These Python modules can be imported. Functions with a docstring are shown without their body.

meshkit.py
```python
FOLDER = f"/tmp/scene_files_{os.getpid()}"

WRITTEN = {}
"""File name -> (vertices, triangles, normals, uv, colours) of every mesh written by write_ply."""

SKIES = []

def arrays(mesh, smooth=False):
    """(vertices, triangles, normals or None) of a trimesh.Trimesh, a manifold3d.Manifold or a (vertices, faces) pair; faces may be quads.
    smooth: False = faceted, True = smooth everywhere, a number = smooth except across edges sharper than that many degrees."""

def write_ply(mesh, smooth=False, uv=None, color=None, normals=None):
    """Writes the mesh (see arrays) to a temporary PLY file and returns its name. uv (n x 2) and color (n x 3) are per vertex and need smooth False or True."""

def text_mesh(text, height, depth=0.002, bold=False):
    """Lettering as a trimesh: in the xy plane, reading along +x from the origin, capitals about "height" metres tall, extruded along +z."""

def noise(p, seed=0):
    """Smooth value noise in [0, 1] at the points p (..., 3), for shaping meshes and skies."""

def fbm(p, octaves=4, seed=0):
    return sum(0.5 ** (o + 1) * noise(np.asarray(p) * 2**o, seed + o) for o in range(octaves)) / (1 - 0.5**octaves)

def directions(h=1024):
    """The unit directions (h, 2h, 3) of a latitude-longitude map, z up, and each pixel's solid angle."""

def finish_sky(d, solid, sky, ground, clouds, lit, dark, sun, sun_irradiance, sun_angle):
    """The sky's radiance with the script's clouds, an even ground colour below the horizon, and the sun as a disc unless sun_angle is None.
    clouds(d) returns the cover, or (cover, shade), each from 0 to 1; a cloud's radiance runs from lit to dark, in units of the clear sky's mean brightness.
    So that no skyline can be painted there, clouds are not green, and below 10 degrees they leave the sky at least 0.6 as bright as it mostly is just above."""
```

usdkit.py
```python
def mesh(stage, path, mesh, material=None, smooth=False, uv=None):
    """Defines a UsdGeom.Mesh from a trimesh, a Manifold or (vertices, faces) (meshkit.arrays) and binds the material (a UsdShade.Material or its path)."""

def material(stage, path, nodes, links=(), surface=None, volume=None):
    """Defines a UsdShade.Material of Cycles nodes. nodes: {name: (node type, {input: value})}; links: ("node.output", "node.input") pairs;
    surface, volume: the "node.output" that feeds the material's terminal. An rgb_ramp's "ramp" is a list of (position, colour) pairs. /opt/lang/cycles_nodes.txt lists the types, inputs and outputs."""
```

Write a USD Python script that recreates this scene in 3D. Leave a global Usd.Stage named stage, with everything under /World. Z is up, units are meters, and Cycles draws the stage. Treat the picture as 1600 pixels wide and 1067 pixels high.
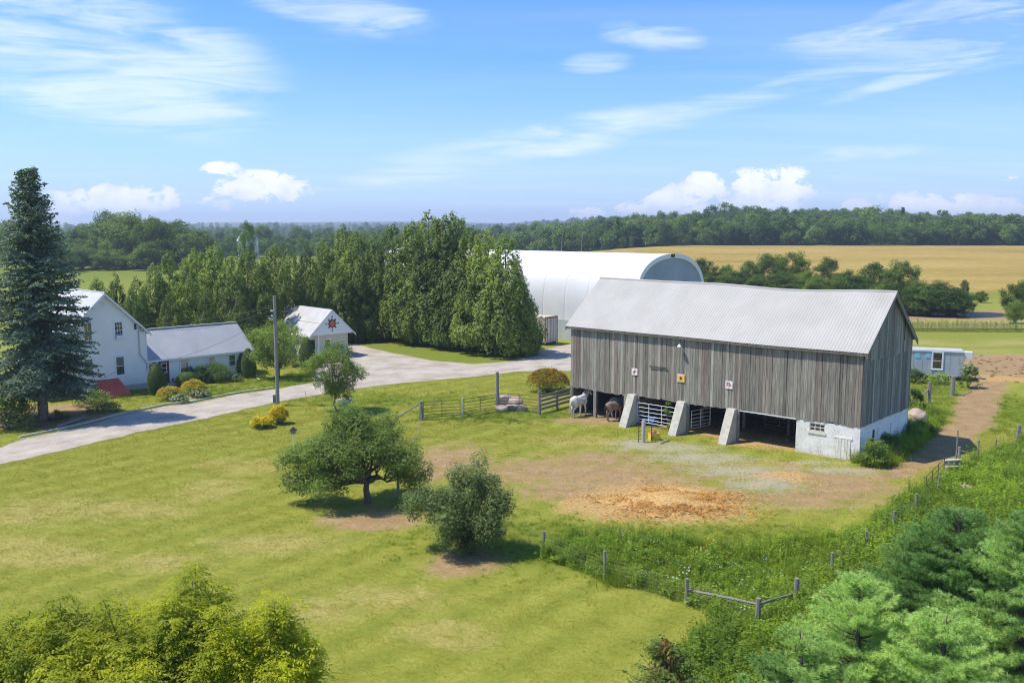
import math, numpy as np, trimesh, usdkit, meshkit
import manifold3d as m3
from shapely.geometry import Polygon
from pxr import Usd, UsdGeom, UsdLux, UsdShade, Gf, Sdf, Vt

stage = Usd.Stage.CreateInMemory()
UsdGeom.SetStageUpAxis(stage, 'Z'); UsdGeom.SetStageMetersPerUnit(stage, 1.0)
world = UsdGeom.Xform.Define(stage, '/World'); stage.SetDefaultPrim(world.GetPrim())
UsdGeom.Scope.Define(stage, '/World/Looks')

# ------------------------------------------------------------------ camera, sun, sky, exposure
CAM_H, FOC, HORIZON = 15.0, 1450.0, 352.0
PITCH = math.atan((533.5 - HORIZON) / FOC)
cam = UsdGeom.Camera.Define(stage, '/World/camera')
cam.CreateHorizontalApertureAttr(36.0); cam.CreateVerticalApertureAttr(36.0 * 682 / 1024)
cam.CreateFocalLengthAttr(36.0 * FOC / 1600)
cam.AddTranslateOp().Set(Gf.Vec3d(0, 0, CAM_H)); cam.AddRotateXOp().Set(90 - math.degrees(PITCH))
cam.CreateExposureAttr(0.54)
cam.CreateClippingRangeAttr(Gf.Vec2f(0.1, 60000))

SUN_ELEV, SUN_AZ = math.radians(60.0), math.radians(182.0)      # direction towards the sun
to_sun = np.array([math.cos(SUN_ELEV) * math.cos(SUN_AZ), math.cos(SUN_ELEV) * math.sin(SUN_AZ), math.sin(SUN_ELEV)])
sun = UsdLux.DistantLight.Define(stage, '/World/sun')
sun.CreateIntensityAttr(0.98); sun.CreateAngleAttr(0.53); sun.CreateColorAttr(Gf.Vec3f(1.0, 0.935, 0.82))
sun.CreateNormalizeAttr(True)
q = Gf.Rotation(Gf.Vec3d(0, 0, 1), Gf.Vec3d(*map(float, to_sun)))
sun.AddOrientOp().Set(Gf.Quatf(q.GetQuat()))


class Ref(str):
    pass


class Graph:
    """Collects shader nodes; every call adds one and returns its output."""
    def __init__(s):
        s.nodes, s.links = {}, []

    def add(s, kind, out, **inp):
        name = 'n%d' % len(s.nodes)
        s.nodes[name] = (kind, {k: v for k, v in inp.items() if not isinstance(v, Ref)})
        s.links += [(str(v), name + '.' + k) for k, v in inp.items() if isinstance(v, Ref)]
        return Ref(name + '.' + out)

    def m(s, op, a, b=0.0, c=None, clamp=False):
        kw = dict(math_type=op, value1=a, value2=b)
        if c is not None: kw['value3'] = c
        if clamp: kw['use_clamp'] = True
        return s.add('math', 'value', **kw)

    def smooth(s, v, a, b, lo=0.0, hi=1.0):
        return s.add('map_range', 'result', range_type='smoothstep', value=v, from_min=a, from_max=b, to_min=lo, to_max=hi)

    def lin(s, v, a, b, lo=0.0, hi=1.0):
        return s.add('map_range', 'result', range_type='linear', value=v, from_min=a, from_max=b, to_min=lo, to_max=hi, clamp=True)

    def mix(s, fac, a, b, blend='mix'):
        return s.add('mix_color', 'result', blend_type=blend, fac=fac, a=a, b=b)

    def ramp(s, fac, *stops):
        return s.add('rgb_ramp', 'color', fac=fac, ramp=list(stops))

    def noise(s, vec, scale, detail=3, rough=0.5, out='fac', dist=0.0):
        return s.add('noise_texture', out, vector=vec, scale=scale, detail=detail, roughness=rough, distortion=dist)

    def pos(s):
        return s.add('geometry', 'position')

    def mapping(s, vec, scale=(1, 1, 1), rot=(0, 0, 0), loc=(0, 0, 0)):
        return s.add('mapping', 'vector', vector=vec, scale=scale, rotation=rot, location=loc)

    def make(s, path, surface=None, volume=None):
        return usdkit.material(stage, '/World/Looks/' + path, s.nodes, s.links, surface=surface and str(surface), volume=volume and str(volume))


def sky_material():
    g = Graph()
    d = g.add('texture_coordinate', 'generated')
    sky = g.add('sky_texture', 'color', sky_type='single_scattering', sun_disc=False, sun_elevation=SUN_ELEV,
                sun_rotation=math.atan2(to_sun[0], to_sun[1]), altitude=200.0, air_density=1.0, aerosol_density=0.6, ozone_density=3.0)
    sky = g.mix(1.0, sky, (0.385, 0.64, 0.96), 'multiply')
    x, y, z = (g.add('separate_xyz', k, vector=d) for k in 'xyz')
    az = g.m('arctan2', x, y)                                   # 0 = the way the camera looks
    el = g.m('arcsine', z)
    zz = g.m('maximum', z, 0.02)
    # thin high cirrus: noise on a flat sheet high above, drawn out along the wind
    sheet = g.add('combine_xyz', 'vector', x=g.m('divide', x, g.m('add', zz, 0.08)), y=g.m('divide', y, g.m('add', zz, 0.08)), z=0.0)
    w = g.mapping(sheet, scale=(0.16, 0.9, 1), rot=(0, 0, -0.30))
    c1 = g.noise(w, 1.1, 8, 0.6, dist=0.7)
    c2 = g.noise(g.mapping(sheet, scale=(0.05, 0.16, 1), rot=(0, 0, -0.35), loc=(1.7, 0.4, 0)), 1.0, 2, 0.5)
    cirrus = g.m('multiply', g.smooth(c1, 0.44, 0.80), g.smooth(c2, 0.36, 0.62))
    cirrus = g.m('multiply', cirrus, 0.30)
    # wispy patches where the photograph has them
    def patch(px, py, rx, ry, tilt, gain):
        ca, ce = math.atan2(px - 800, FOC), math.atan2(HORIZON - py, math.hypot(FOC, px - 800))
        da, de = g.m('subtract', az, ca), g.m('subtract', el, ce)
        co, si = math.cos(tilt), math.sin(tilt)
        u = g.m('divide', g.m('add', g.m('multiply', da, co), g.m('multiply', de, si)), rx / FOC)
        v = g.m('divide', g.m('subtract', g.m('multiply', de, co), g.m('multiply', da, si)), ry / FOC)
        r = g.m('add', g.m('multiply', u, u), g.m('multiply', v, v))
        return g.m('multiply', g.smooth(r, 1.0, 0.0), gain)
    sm = g.add('combine_xyz', 'vector', x=az, y=el, z=0.0)
    streak = g.noise(g.mapping(sm, scale=(4.5, 34, 1), rot=(0, 0, -0.24)), 1.3, 9, 0.60, dist=0.9)
    wl = None
    for a in [(190, 110, 330, 130, -0.12, 1.0), (530, 25, 210, 50, -0.14, 0.9), (1010, 66, 130, 34, -0.10, 0.75), (930, 108, 80, 26, 0.08, 0.7), (760, 235, 260, 30, 0.14, 0.75), (1150, 160, 420, 26, 0.2, 0.6),
              (640, 275, 160, 26, 0.05, 0.7), (900, 215, 330, 42, 0.16, 0.85), (1430, 60, 300, 90, 0.06, 0.75), (1490, 100, 260, 22, 0.27, 0.8),
              (1330, 243, 150, 20, 0.06, 0.6), (280, 172, 60, 12, 0, 0.5)]:
        p = patch(*a)
        wl = p if wl is None else g.m('maximum', wl, p)
    rag = g.noise(g.mapping(sm, scale=(3.0, 9.0, 1), rot=(0, 0, -0.24)), 2.2, 5, 0.6, dist=0.6)
    wl = g.m('multiply', wl, g.smooth(rag, 0.22, 0.52, 0.40, 1.12))
    wisps = g.m('multiply', g.smooth(g.m('add', streak, g.m('multiply', wl, 0.26)), 0.48, 0.96), g.smooth(wl, 0.05, 0.85))
    cirrus = g.m('maximum', cirrus, g.m('multiply', wisps, 0.54))
    # fair-weather cumulus low over the horizon
    billow = g.noise(g.mapping(sm, scale=(1, 1.5, 1)), 36.0, 10, 0.68, dist=0.3)
    cl = None
    for a in [(415, 292, 105, 34, 0.0, 1.0), (350, 266, 50, 13, 0, 0.85), (200, 312, 110, 30, 0, 0.95), (95, 325, 60, 30, 0, 0.85), (1070, 306, 92, 26, 0.16, 1.0), (1100, 285, 42, 24, 0, 0.9),
              (1205, 290, 88, 36, 0, 1.0), (915, 336, 48, 18, 0, 0.9), (1130, 326, 190, 22, 0.03, 0.72), (1000, 322, 60, 18, 0.1, 0.85), (1500, 326, 150, 28, -0.08, 0.95), (1340, 322, 50, 12, 0, 0.7), (1565, 281, 18, 6, 0, 0.5), (330, 318, 60, 16, 0, 0.6)]:
        p = patch(*a)
        cl = p if cl is None else g.m('maximum', cl, p)
    away = g.smooth(g.m('absolute', az), 0.56, 0.70)             # beyond the frame the same kind of clouds go on
    far = g.m('multiply', g.m('multiply', g.smooth(g.noise(sm, 5.0, 2), 0.48, 0.62), g.smooth(el, 0.13, 0.02)), away)
    cl = g.m('maximum', cl, far)
    cum = g.smooth(g.m('add', g.m('multiply', cl, 0.85), g.m('multiply', g.m('subtract', billow, 0.5), 2.9)), 0.36, 0.60)
    cum = g.m('multiply', cum, g.smooth(cl, 0.0, 0.12))
    glow = g.smooth(el, 0.20, -0.02, 0.0, 0.50)                 # pale, milky air low down
    sky = g.mix(glow, sky, (4.0, 4.6, 6.3))
    out = g.mix(cirrus, sky, (5.6, 5.8, 6.2))
    lit = g.ramp(g.m('add', g.m('multiply', g.noise(g.mapping(sm, loc=(0.006, -0.012, 0)), 42.0, 7, 0.6), 0.75), g.m('multiply', cl, 0.22)), (0.40, (4.3, 4.65, 5.4)), (0.62, (5.9, 5.95, 6.1)))
    out = g.mix(g.m('multiply', cum, 0.96), out, lit)
    return g.make('sky_look', surface=g.add('background_shader', 'background', color=out, strength=0.148))


dome = UsdLux.DomeLight.Define(stage, '/World/sky')
UsdShade.MaterialBindingAPI.Apply(dome.GetPrim()).Bind(sky_material())
dome.GetPrim().SetCustomDataByKey('kind', 'structure')

# ------------------------------------------------------------------ helpers
used = {}


def numbered(parent, name):
    k = used.get((parent, name), 0); used[(parent, name)] = k + 1
    return name if k == 0 else '%s_%03d' % (name, k)


def keys(prim, label=None, cat=None, group=None, kind=None):
    for k, v in (('label', label), ('category', cat), ('group', group), ('kind', kind)):
        if v: prim.SetCustomDataByKey(k, v)
    return prim


def thing(name, label, cat, loc=(0, 0, 0), group=None, kind=None):
    path = '/World/' + numbered('/World', name)
    x = UsdGeom.Xform.Define(stage, path)
    x.AddTranslateOp().Set(Gf.Vec3d(*map(float, loc)))
    keys(x.GetPrim(), label, cat, group, kind)
    t = Thing(); t.path, t.loc, t.prim = path, np.array(loc, float), x.GetPrim()
    return t


class Thing:
    pass


def put(name, mesh, material, parent=None, smooth=False, label=None, cat=None, group=None, kind=None, world_pts=True):
    """One Mesh prim; its points are given in world space unless world_pts is False."""
    base = parent.path if parent else '/World'
    path = base + '/' + numbered(base, name)
    v, f = (np.asarray(mesh.vertices), np.asarray(mesh.faces)) if hasattr(mesh, 'vertices') else mesh
    v = np.asarray(v, float)
    if parent is not None and world_pts: v = v - parent.loc
    p = usdkit.mesh(stage, path, (v, f), material, smooth=smooth)
    keys(p.GetPrim(), label, cat, group, kind)
    t = Thing(); t.path, t.prim, t.loc = path, p.GetPrim(), (parent.loc if parent is not None else np.zeros(3))
    return t


def copy(src, name, loc, rotz=0.0, scale=1.0, label=None, cat=None, group=None):
    path = '/World/' + numbered('/World', name)
    x = UsdGeom.Xform.Define(stage, path)
    x.GetPrim().GetReferences().AddInternalReference(src.path)
    x.ClearXformOpOrder()
    x.GetPrim().RemoveProperty('xformOp:translate')
    place(x, loc, rotz, scale)
    keys(x.GetPrim(), label, cat, group)
    x.GetPrim().SetInstanceable(True)
    return x


def place(x, loc, rotz=0.0, scale=1.0):
    x = x if isinstance(x, UsdGeom.Xform) else UsdGeom.Xform(x)
    x.ClearXformOpOrder()
    s = np.broadcast_to(scale, 3)
    c, n = math.cos(rotz), math.sin(rotz)
    m = Gf.Matrix4d(c * s[0], n * s[0], 0, 0, -n * s[1], c * s[1], 0, 0, 0, 0, float(s[2]), 0, float(loc[0]), float(loc[1]), float(loc[2]), 1)
    x.AddTransformOp().Set(m)


class MB:
    """Collects boxes, tubes, prisms and quads into one mesh."""
    def __init__(s): s.v, s.f, s.n = [], [], 0

    def raw(s, v, f):
        v = np.asarray(v, float); f = np.asarray(f, int)
        if f.shape[1] == 4: f = np.vstack([f[:, [0, 1, 2]], f[:, [0, 2, 3]]])
        s.v.append(v); s.f.append(f + s.n); s.n += len(v); return s

    def box(s, F, u0, u1, w0, w1, z0, z1):
        c = [(u0, w0, z0), (u1, w0, z0), (u1, w1, z0), (u0, w1, z0), (u0, w0, z1), (u1, w0, z1), (u1, w1, z1), (u0, w1, z1)]
        return s.raw(F(c), [(0, 3, 2, 1), (4, 5, 6, 7), (0, 1, 5, 4), (1, 2, 6, 5), (2, 3, 7, 6), (3, 0, 4, 7)])

    def bar(s, a, b, w, h, up=(0, 0, 1)):
        a, b = np.asarray(a, float), np.asarray(b, float); d = b - a; d /= np.linalg.norm(d)
        x = np.cross(d, up); n = np.linalg.norm(x); x = x / n if n > 1e-6 else np.array([1.0, 0, 0]); y = np.cross(x, d)
        c = [p + x * i * w / 2 + y * j * h / 2 for p in (a, b) for i, j in ((-1, -1), (1, -1), (1, 1), (-1, 1))]
        return s.raw(c, [(0, 3, 2, 1), (4, 5, 6, 7), (0, 1, 5, 4), (1, 2, 6, 5), (2, 3, 7, 6), (3, 0, 4, 7)])

    def tube(s, pts, rad, sides=6, cap=True):
        v, f = tube(pts, rad, sides, cap); return s.raw(v, f)

    def prism(s, poly, F, w0, w1):
        """poly: (u, z) corners, counter-clockwise seen from -w; runs from depth w0 to w1."""
        n = len(poly); v = F(np.array([(u, w, z) for w in (w0, w1) for u, z in poly], float))
        tri = np.array(trimesh.creation.triangulate_polygon(Polygon(poly), engine='earcut')[1]) if n > 4 else np.array([(0, i, i + 1) for i in range(1, n - 1)])
        side = [(i, (i + 1) % n, (i + 1) % n + n, i + n) for i in range(n)]
        side = np.asarray(side)
        return s.raw(v, np.vstack([tri, tri[:, ::-1] + n, side[:, [0, 2, 1]], side[:, [0, 3, 2]]]))

    def get(s): return np.vstack(s.v), np.vstack(s.f)


def tube(pts, rad, sides=6, cap=True):
    pts = np.asarray(pts, float); n = len(pts); rad = np.broadcast_to(rad, n)
    d = np.gradient(pts, axis=0); d /= np.linalg.norm(d, axis=1, keepdims=True) + 1e-12
    ref = np.array([0, 0, 1.0]) if abs(d[:, 2]).mean() < 0.8 else np.array([1.0, 0, 0])
    x = np.cross(d, ref); x /= np.linalg.norm(x, axis=1, keepdims=True) + 1e-12; y = np.cross(d, x)
    a = np.arange(sides) / sides * 2 * np.pi
    v = (pts[:, None] + rad[:, None, None] * (np.cos(a)[None, :, None] * x[:, None] + np.sin(a)[None, :, None] * y[:, None])).reshape(-1, 3)
    i = np.arange(n - 1)[:, None] * sides; j = np.arange(sides)[None]; k = (j + 1) % sides
    f = np.stack([i + j, i + k, i + sides + k, i + sides + j], -1).reshape(-1, 4)
    f = np.vstack([f[:, [0, 2, 1]], f[:, [0, 3, 2]]])
    if cap:
        v = np.vstack([v, pts[:1], pts[-1:]]); m = n * sides
        f = np.vstack([f, [(m, b, (b + 1) % sides) for b in range(sides)], [(m + 1, (n - 1) * sides + (b + 1) % sides, (n - 1) * sides + b) for b in range(sides)]])
    return v, f


def frame(o, ang, flip=False):
    """Local (u, w, z) -> world; u runs along angle ang (degrees), w is u turned left (or right when flip)."""
    a = math.radians(ang); e1 = np.array([math.cos(a), math.sin(a), 0]); e2 = np.array([-e1[1], e1[0], 0]) * (-1 if flip else 1)
    o = np.array([o[0], o[1], o[2] if len(o) > 2 else 0.0])
    def F(p):
        p = np.atleast_2d(np.asarray(p, float))
        return o + p[:, :1] * e1 + p[:, 1:2] * e2 + p[:, 2:] * np.array([0, 0, 1.0])
    F.e1, F.e2, F.o = e1, e2, o
    return F


def G(px, py, z=0.0):
    """The point at height z that lies on the sight line through pixel (px, py) of the 1600 px photograph."""
    c, s = math.cos(PITCH), math.sin(PITCH); a, b = (px - 800) / FOC, -(py - 533.5) / FOC
    r = np.array([a, c + b * s, -s + b * c]); t = (z - CAM_H) / r[2]
    return np.array([r[0] * t, r[1] * t, z])


def height_at(px, py, y):
    c, s = math.cos(PITCH), math.sin(PITCH); b = -(py - 533.5) / FOC
    return CAM_H + (-s + b * c) / (c + b * s) * y


def x_at(px, py, y):
    c, s = math.cos(PITCH), math.sin(PITCH); b = -(py - 533.5) / FOC
    return (px - 800) / FOC / (c + b * s) * y


def inpoly(x, y, poly):
    r = np.zeros(x.shape, bool); poly = np.asarray(poly)
    for (x0, y0), (x1, y1) in zip(poly, np.roll(poly, -1, 0)):
        c = (y0 > y) != (y1 > y)
        r ^= c & (x < (x1 - x0) * (y - y0) / (y1 - y0 + 1e-12) + x0)
    return r


def segdist(x, y, line):
    d = np.full(np.shape(x), 1e9); line = np.asarray(line)
    for a, b in zip(line[:-1], line[1:]):
        ab = b - a; t = np.clip(((x - a[0]) * ab[0] + (y - a[1]) * ab[1]) / (ab @ ab), 0, 1)
        d = np.minimum(d, np.hypot(x - a[0] - t * ab[0], y - a[1] - t * ab[1]))
    return d


def sstep(v, a, b):
    t = np.clip((v - a) / (b - a), 0, 1); return t * t * (3 - 2 * t)


def fb(x, y, s, seed=0, oct=4):
    return meshkit.fbm(np.stack([np.asarray(x) * s, np.asarray(y) * s, np.full(np.shape(x), 0.37)], -1), oct, seed)


# ------------------------------------------------------------------ materials
def plain(name, c0, c1=None, scale=4.0, rough=0.7, spec=0.3, metal=0.0, bump=0.0, bscale=40.0, stretch=(1, 1, 1), detail=5, c2=None, lo=0.3, hi=0.7, coat=0.0):
    g = Graph(); p = g.mapping(g.pos(), scale=stretch)
    stops = [(lo, c0), (hi, c1 or c0)]
    if c2: stops = [(lo, c0), ((lo + hi) / 2, c1), (hi, c2)]
    col = g.ramp(g.noise(p, scale, detail, 0.6), *stops)
    kw = dict(base_color=col, roughness=rough, metallic=metal, specular_ior_level=spec, coat_weight=coat)
    if bump: kw['normal'] = g.add('bump', 'normal', height=g.noise(p, bscale, 6, 0.65), strength=bump, distance=0.03)
    return g.make(name, surface=g.add('principled_bsdf', 'BSDF', **kw))


def leafy(name, dark, mid, light, trans=0.35, scale=0.35, rough=0.55, spec=0.25, amount=0.5, gain=1.0, warm=(1.22, 1.05, 0.72)):
    """Foliage: every leaf its own tone, drifting in patches, with some light let through."""
    g = Graph()
    dark, mid, light = (tuple(min(0.8, x * gain * k_) for x, k_ in zip(q_, warm)) for q_ in (dark, mid, light))
    r = g.add('geometry', 'random_per_island')
    n = g.noise(g.pos(), scale, 3, 0.6)
    o = g.add('object_info', 'random')
    t = g.m('add', g.m('multiply', r, amount), g.m('multiply', g.m('subtract', n, 0.5), 1.1))
    t = g.m('add', g.m('add', t, 0.24), g.m('multiply', g.m('subtract', o, 0.5), 0.42))
    col = g.ramp(t, (0.0, dark), (0.45, mid), (1.0, light))
    a = g.add('principled_bsdf', 'BSDF', base_color=col, roughness=rough, specular_ior_level=spec)
    b = g.add('translucent_bsdf', 'BSDF', color=g.mix(1.0, col, (1.25, 1.35, 0.6), 'multiply'))
    return g.make(name, surface=g.add('mix_closure', 'closure', fac=trans, closure1=a, closure2=b))


M = {}
M['white_paint'] = plain('white_paint_look', (0.70, 0.71, 0.70), (0.80, 0.80, 0.79), 1.5, 0.55)
M['white_siding'] = plain('white_siding_look', (0.79, 0.765, 0.70), (0.84, 0.815, 0.755), 0.8, 0.5)
M['white_roof'] = plain('white_roof_look', (0.44, 0.43, 0.41), (0.54, 0.53, 0.51), 0.9, 0.45, 0.4)
M['cream'] = plain('cream_look', (0.60, 0.57, 0.48), (0.70, 0.67, 0.58), 1.0, 0.6)
M['fabric_white'] = plain('fabric_white_look', (0.60, 0.61, 0.62), (0.70, 0.70, 0.70), 0.25, 0.6, 0.3)
M['blue_grey'] = plain('blue_grey_look', (0.23, 0.27, 0.32), (0.30, 0.34, 0.39), 0.4, 0.55, bump=0.1, bscale=2)
M['concrete'] = plain('concrete_look', (0.40, 0.37, 0.31), (0.55, 0.515, 0.44), 3.0, 0.85, 0.2, bump=0.3, bscale=25)
M['stone'] = plain('stone_look', (0.24, 0.20, 0.17), (0.46, 0.38, 0.32), 2.2, 0.85, 0.2, bump=0.5, bscale=14)
M['pink_stone'] = plain('pink_stone_look', (0.36, 0.26, 0.21), (0.52, 0.40, 0.33), 2.0, 0.85, 0.2, bump=0.4, bscale=14)
M['red_metal'] = plain('red_metal_look', (0.58, 0.075, 0.045), (0.68, 0.11, 0.065), 2.0, 0.4, 0.5)
M['red_door'] = plain('red_door_look', (0.20, 0.03, 0.03), (0.26, 0.045, 0.04), 2.0, 0.45)
M['faded_red'] = plain('faded_red_look', (0.34, 0.13, 0.10), (0.46, 0.20, 0.15), 8.0, 0.75)
M['dark'] = plain('dark_trim_look', (0.03, 0.03, 0.032), (0.05, 0.05, 0.05), 2.0, 0.6)
M['grey_metal'] = plain('grey_metal_look', (0.42, 0.43, 0.44), (0.55, 0.56, 0.57), 3.0, 0.4, 0.5, metal=0.5)
M['tube_white'] = plain('tube_white_look', (0.62, 0.64, 0.66), (0.75, 0.76, 0.77), 3.0, 0.4, 0.5)
M['rusty_tube'] = plain('rusty_tube_look', (0.10, 0.055, 0.035), (0.20, 0.12, 0.075), 5.0, 0.75)
M['blue_plastic'] = plain('blue_plastic_look', (0.03, 0.10, 0.34), (0.04, 0.14, 0.42), 3.0, 0.4)
M['yellow_plastic'] = plain('yellow_plastic_look', (0.62, 0.42, 0.05), (0.72, 0.52, 0.08), 3.0, 0.5)
M['yellow'] = plain('yellow_look', (0.75, 0.42, 0.03), (0.85, 0.52, 0.05), 3.0, 0.5)
M['orange'] = plain('orange_look', (0.62, 0.20, 0.03), (0.72, 0.27, 0.05), 3.0, 0.55)
M['quilt_red'] = plain('quilt_red_look', (0.46, 0.10, 0.07), (0.58, 0.17, 0.12), 9.0, 0.7)
M['quilt_brown'] = plain('quilt_brown_look', (0.07, 0.025, 0.015), (0.11, 0.04, 0.02), 9.0, 0.7)
M['quilt_yellow'] = plain('quilt_yellow_look', (0.74, 0.42, 0.07), (0.80, 0.50, 0.12), 9.0, 0.7)
M['sign_black'] = plain('sign_black_look', (0.02, 0.02, 0.02), (0.04, 0.035, 0.03), 9.0, 0.6)
M['curtain'] = plain('curtain_look', (0.55, 0.55, 0.52), (0.7, 0.7, 0.66), 6.0, 0.8)
M['cable'] = plain('cable_look', (0.06, 0.06, 0.065), (0.10, 0.10, 0.105), 2.0, 0.6)
M['light_blue'] = plain('light_blue_look', (0.22, 0.52, 0.66), (0.28, 0.60, 0.72), 2.0, 0.5)
M['trailer_grey'] = plain('trailer_grey_look', (0.37, 0.41, 0.43), (0.46, 0.49, 0.51), 0.9, 0.5, 0.4)
M['trailer_rust'] = plain('trailer_rust_look', (0.20, 0.10, 0.06), (0.34, 0.20, 0.13), 5, 0.8)
M['box_beige'] = plain('box_beige_look', (0.46, 0.41, 0.33), (0.62, 0.57, 0.48), 1.2, 0.6)
M['timber_grey'] = plain('timber_grey_look', (0.16, 0.145, 0.125), (0.34, 0.31, 0.27), 3.0, 0.85, 0.2, bump=0.4, bscale=22, stretch=(6, 6, 1))
M['pole_wood'] = plain('pole_wood_look', (0.20, 0.185, 0.16), (0.34, 0.315, 0.28), 3.0, 0.85, 0.2, bump=0.3, bscale=22, stretch=(8, 8, 0.6))
M['rail_wood'] = plain('rail_wood_look', (0.17, 0.15, 0.13), (0.30, 0.275, 0.245), 5.0, 0.85, 0.2, bump=0.3, bscale=22)
M['bark'] = plain('bark_look', (0.07, 0.055, 0.042), (0.19, 0.155, 0.12), 4.0, 0.9, 0.15, bump=0.7, bscale=16, stretch=(4, 4, 1))
M['pale_bark'] = plain('pale_bark_look', (0.15, 0.125, 0.10), (0.33, 0.28, 0.23), 4.0, 0.9, 0.15, bump=0.6, bscale=16, stretch=(4, 4, 1))
M['straw'] = plain('straw_look', (0.30, 0.175, 0.065), (0.50, 0.315, 0.12), 7.0, 0.9, 0.1, bump=0.6, bscale=30, c2=(0.60, 0.41, 0.175), detail=9)
M['roof_metal'] = plain('roof_metal_look', (0.365, 0.35, 0.318), (0.435, 0.42, 0.385), 0.5, 0.55, 0.3, metal=0.0, stretch=(1, 1, 1))
M['annex_metal'] = plain('annex_metal_look', (0.33, 0.335, 0.345), (0.40, 0.405, 0.41), 0.6, 0.45, 0.4, metal=0.1)
M['gravel'] = None


def weathered(name, c0, c1, c2):
    g = Graph(); p = g.pos(); o = g.add('object_info', 'random')
    v = g.add('vector_math', 'vector', math_type='add', vector1=g.mapping(p, scale=(14, 14, 0.55)), vector2=g.add('combine_xyz', 'vector', x=g.m('multiply', o, 37.0), y=0.0, z=g.m('multiply', o, 91.0)))
    grain = g.noise(v, 1.6, 8, 0.68)
    blot = g.noise(g.mapping(p, scale=(1.2, 1.2, 0.35)), 1.4, 4, 0.6)
    t = g.m('add', g.m('multiply', grain, 0.8), g.m('multiply', blot, 0.2))
    t = g.m('add', t, g.m('multiply', g.m('subtract', o, 0.5), 0.12))
    c0, c1, c2 = (tuple(x * k_ for x, k_ in zip(c_, (1.18, 1.14, 1.07))) for c_ in (c0, c1, c2))
    col = g.ramp(t, (0.31, c0), (0.5, c1), (0.69, c2))
    nrm = g.add('bump', 'normal', height=grain, strength=0.5, distance=0.02)
    return g.make(name, surface=g.add('principled_bsdf', 'BSDF', base_color=col, roughness=0.88, specular_ior_level=0.2, normal=nrm))


WOOD = [weathered('barn_board_grey_look', (0.080, 0.078, 0.066), (0.190, 0.182, 0.160), (0.35, 0.335, 0.30)),
        weathered('barn_board_dark_look', (0.060, 0.058, 0.050), (0.145, 0.138, 0.122), (0.28, 0.265, 0.24)),
        weathered('barn_board_pale_look', (0.12, 0.117, 0.102), (0.265, 0.255, 0.228), (0.42, 0.405, 0.37)),
        weathered('barn_board_brown_look', (0.075, 0.062, 0.051), (0.175, 0.150, 0.128), (0.30, 0.27, 0.24)),
        weathered('barn_board_redworn_look', (0.085, 0.062, 0.052), (0.19, 0.155, 0.135), (0.31, 0.27, 0.245))]


def glass_look():
    g = Graph()
    t = g.add('transparent_bsdf', 'BSDF', color=(0.75, 0.78, 0.78))
    s = g.add('glossy_bsdf', 'BSDF', color=(0.9, 0.92, 0.95), roughness=0.04)
    f = g.m('add', g.m('multiply', g.add('fresnel', 'fac', IOR=1.5), 1.0), 0.06)
    return g.make('pane_look', surface=g.add('mix_closure', 'closure', fac=f, closure1=t, closure2=s))


M['pane'] = glass_look()
M['room'] = plain('room_look', (0.028, 0.028, 0.03), (0.045, 0.044, 0.042), 1.0, 0.9)


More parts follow.
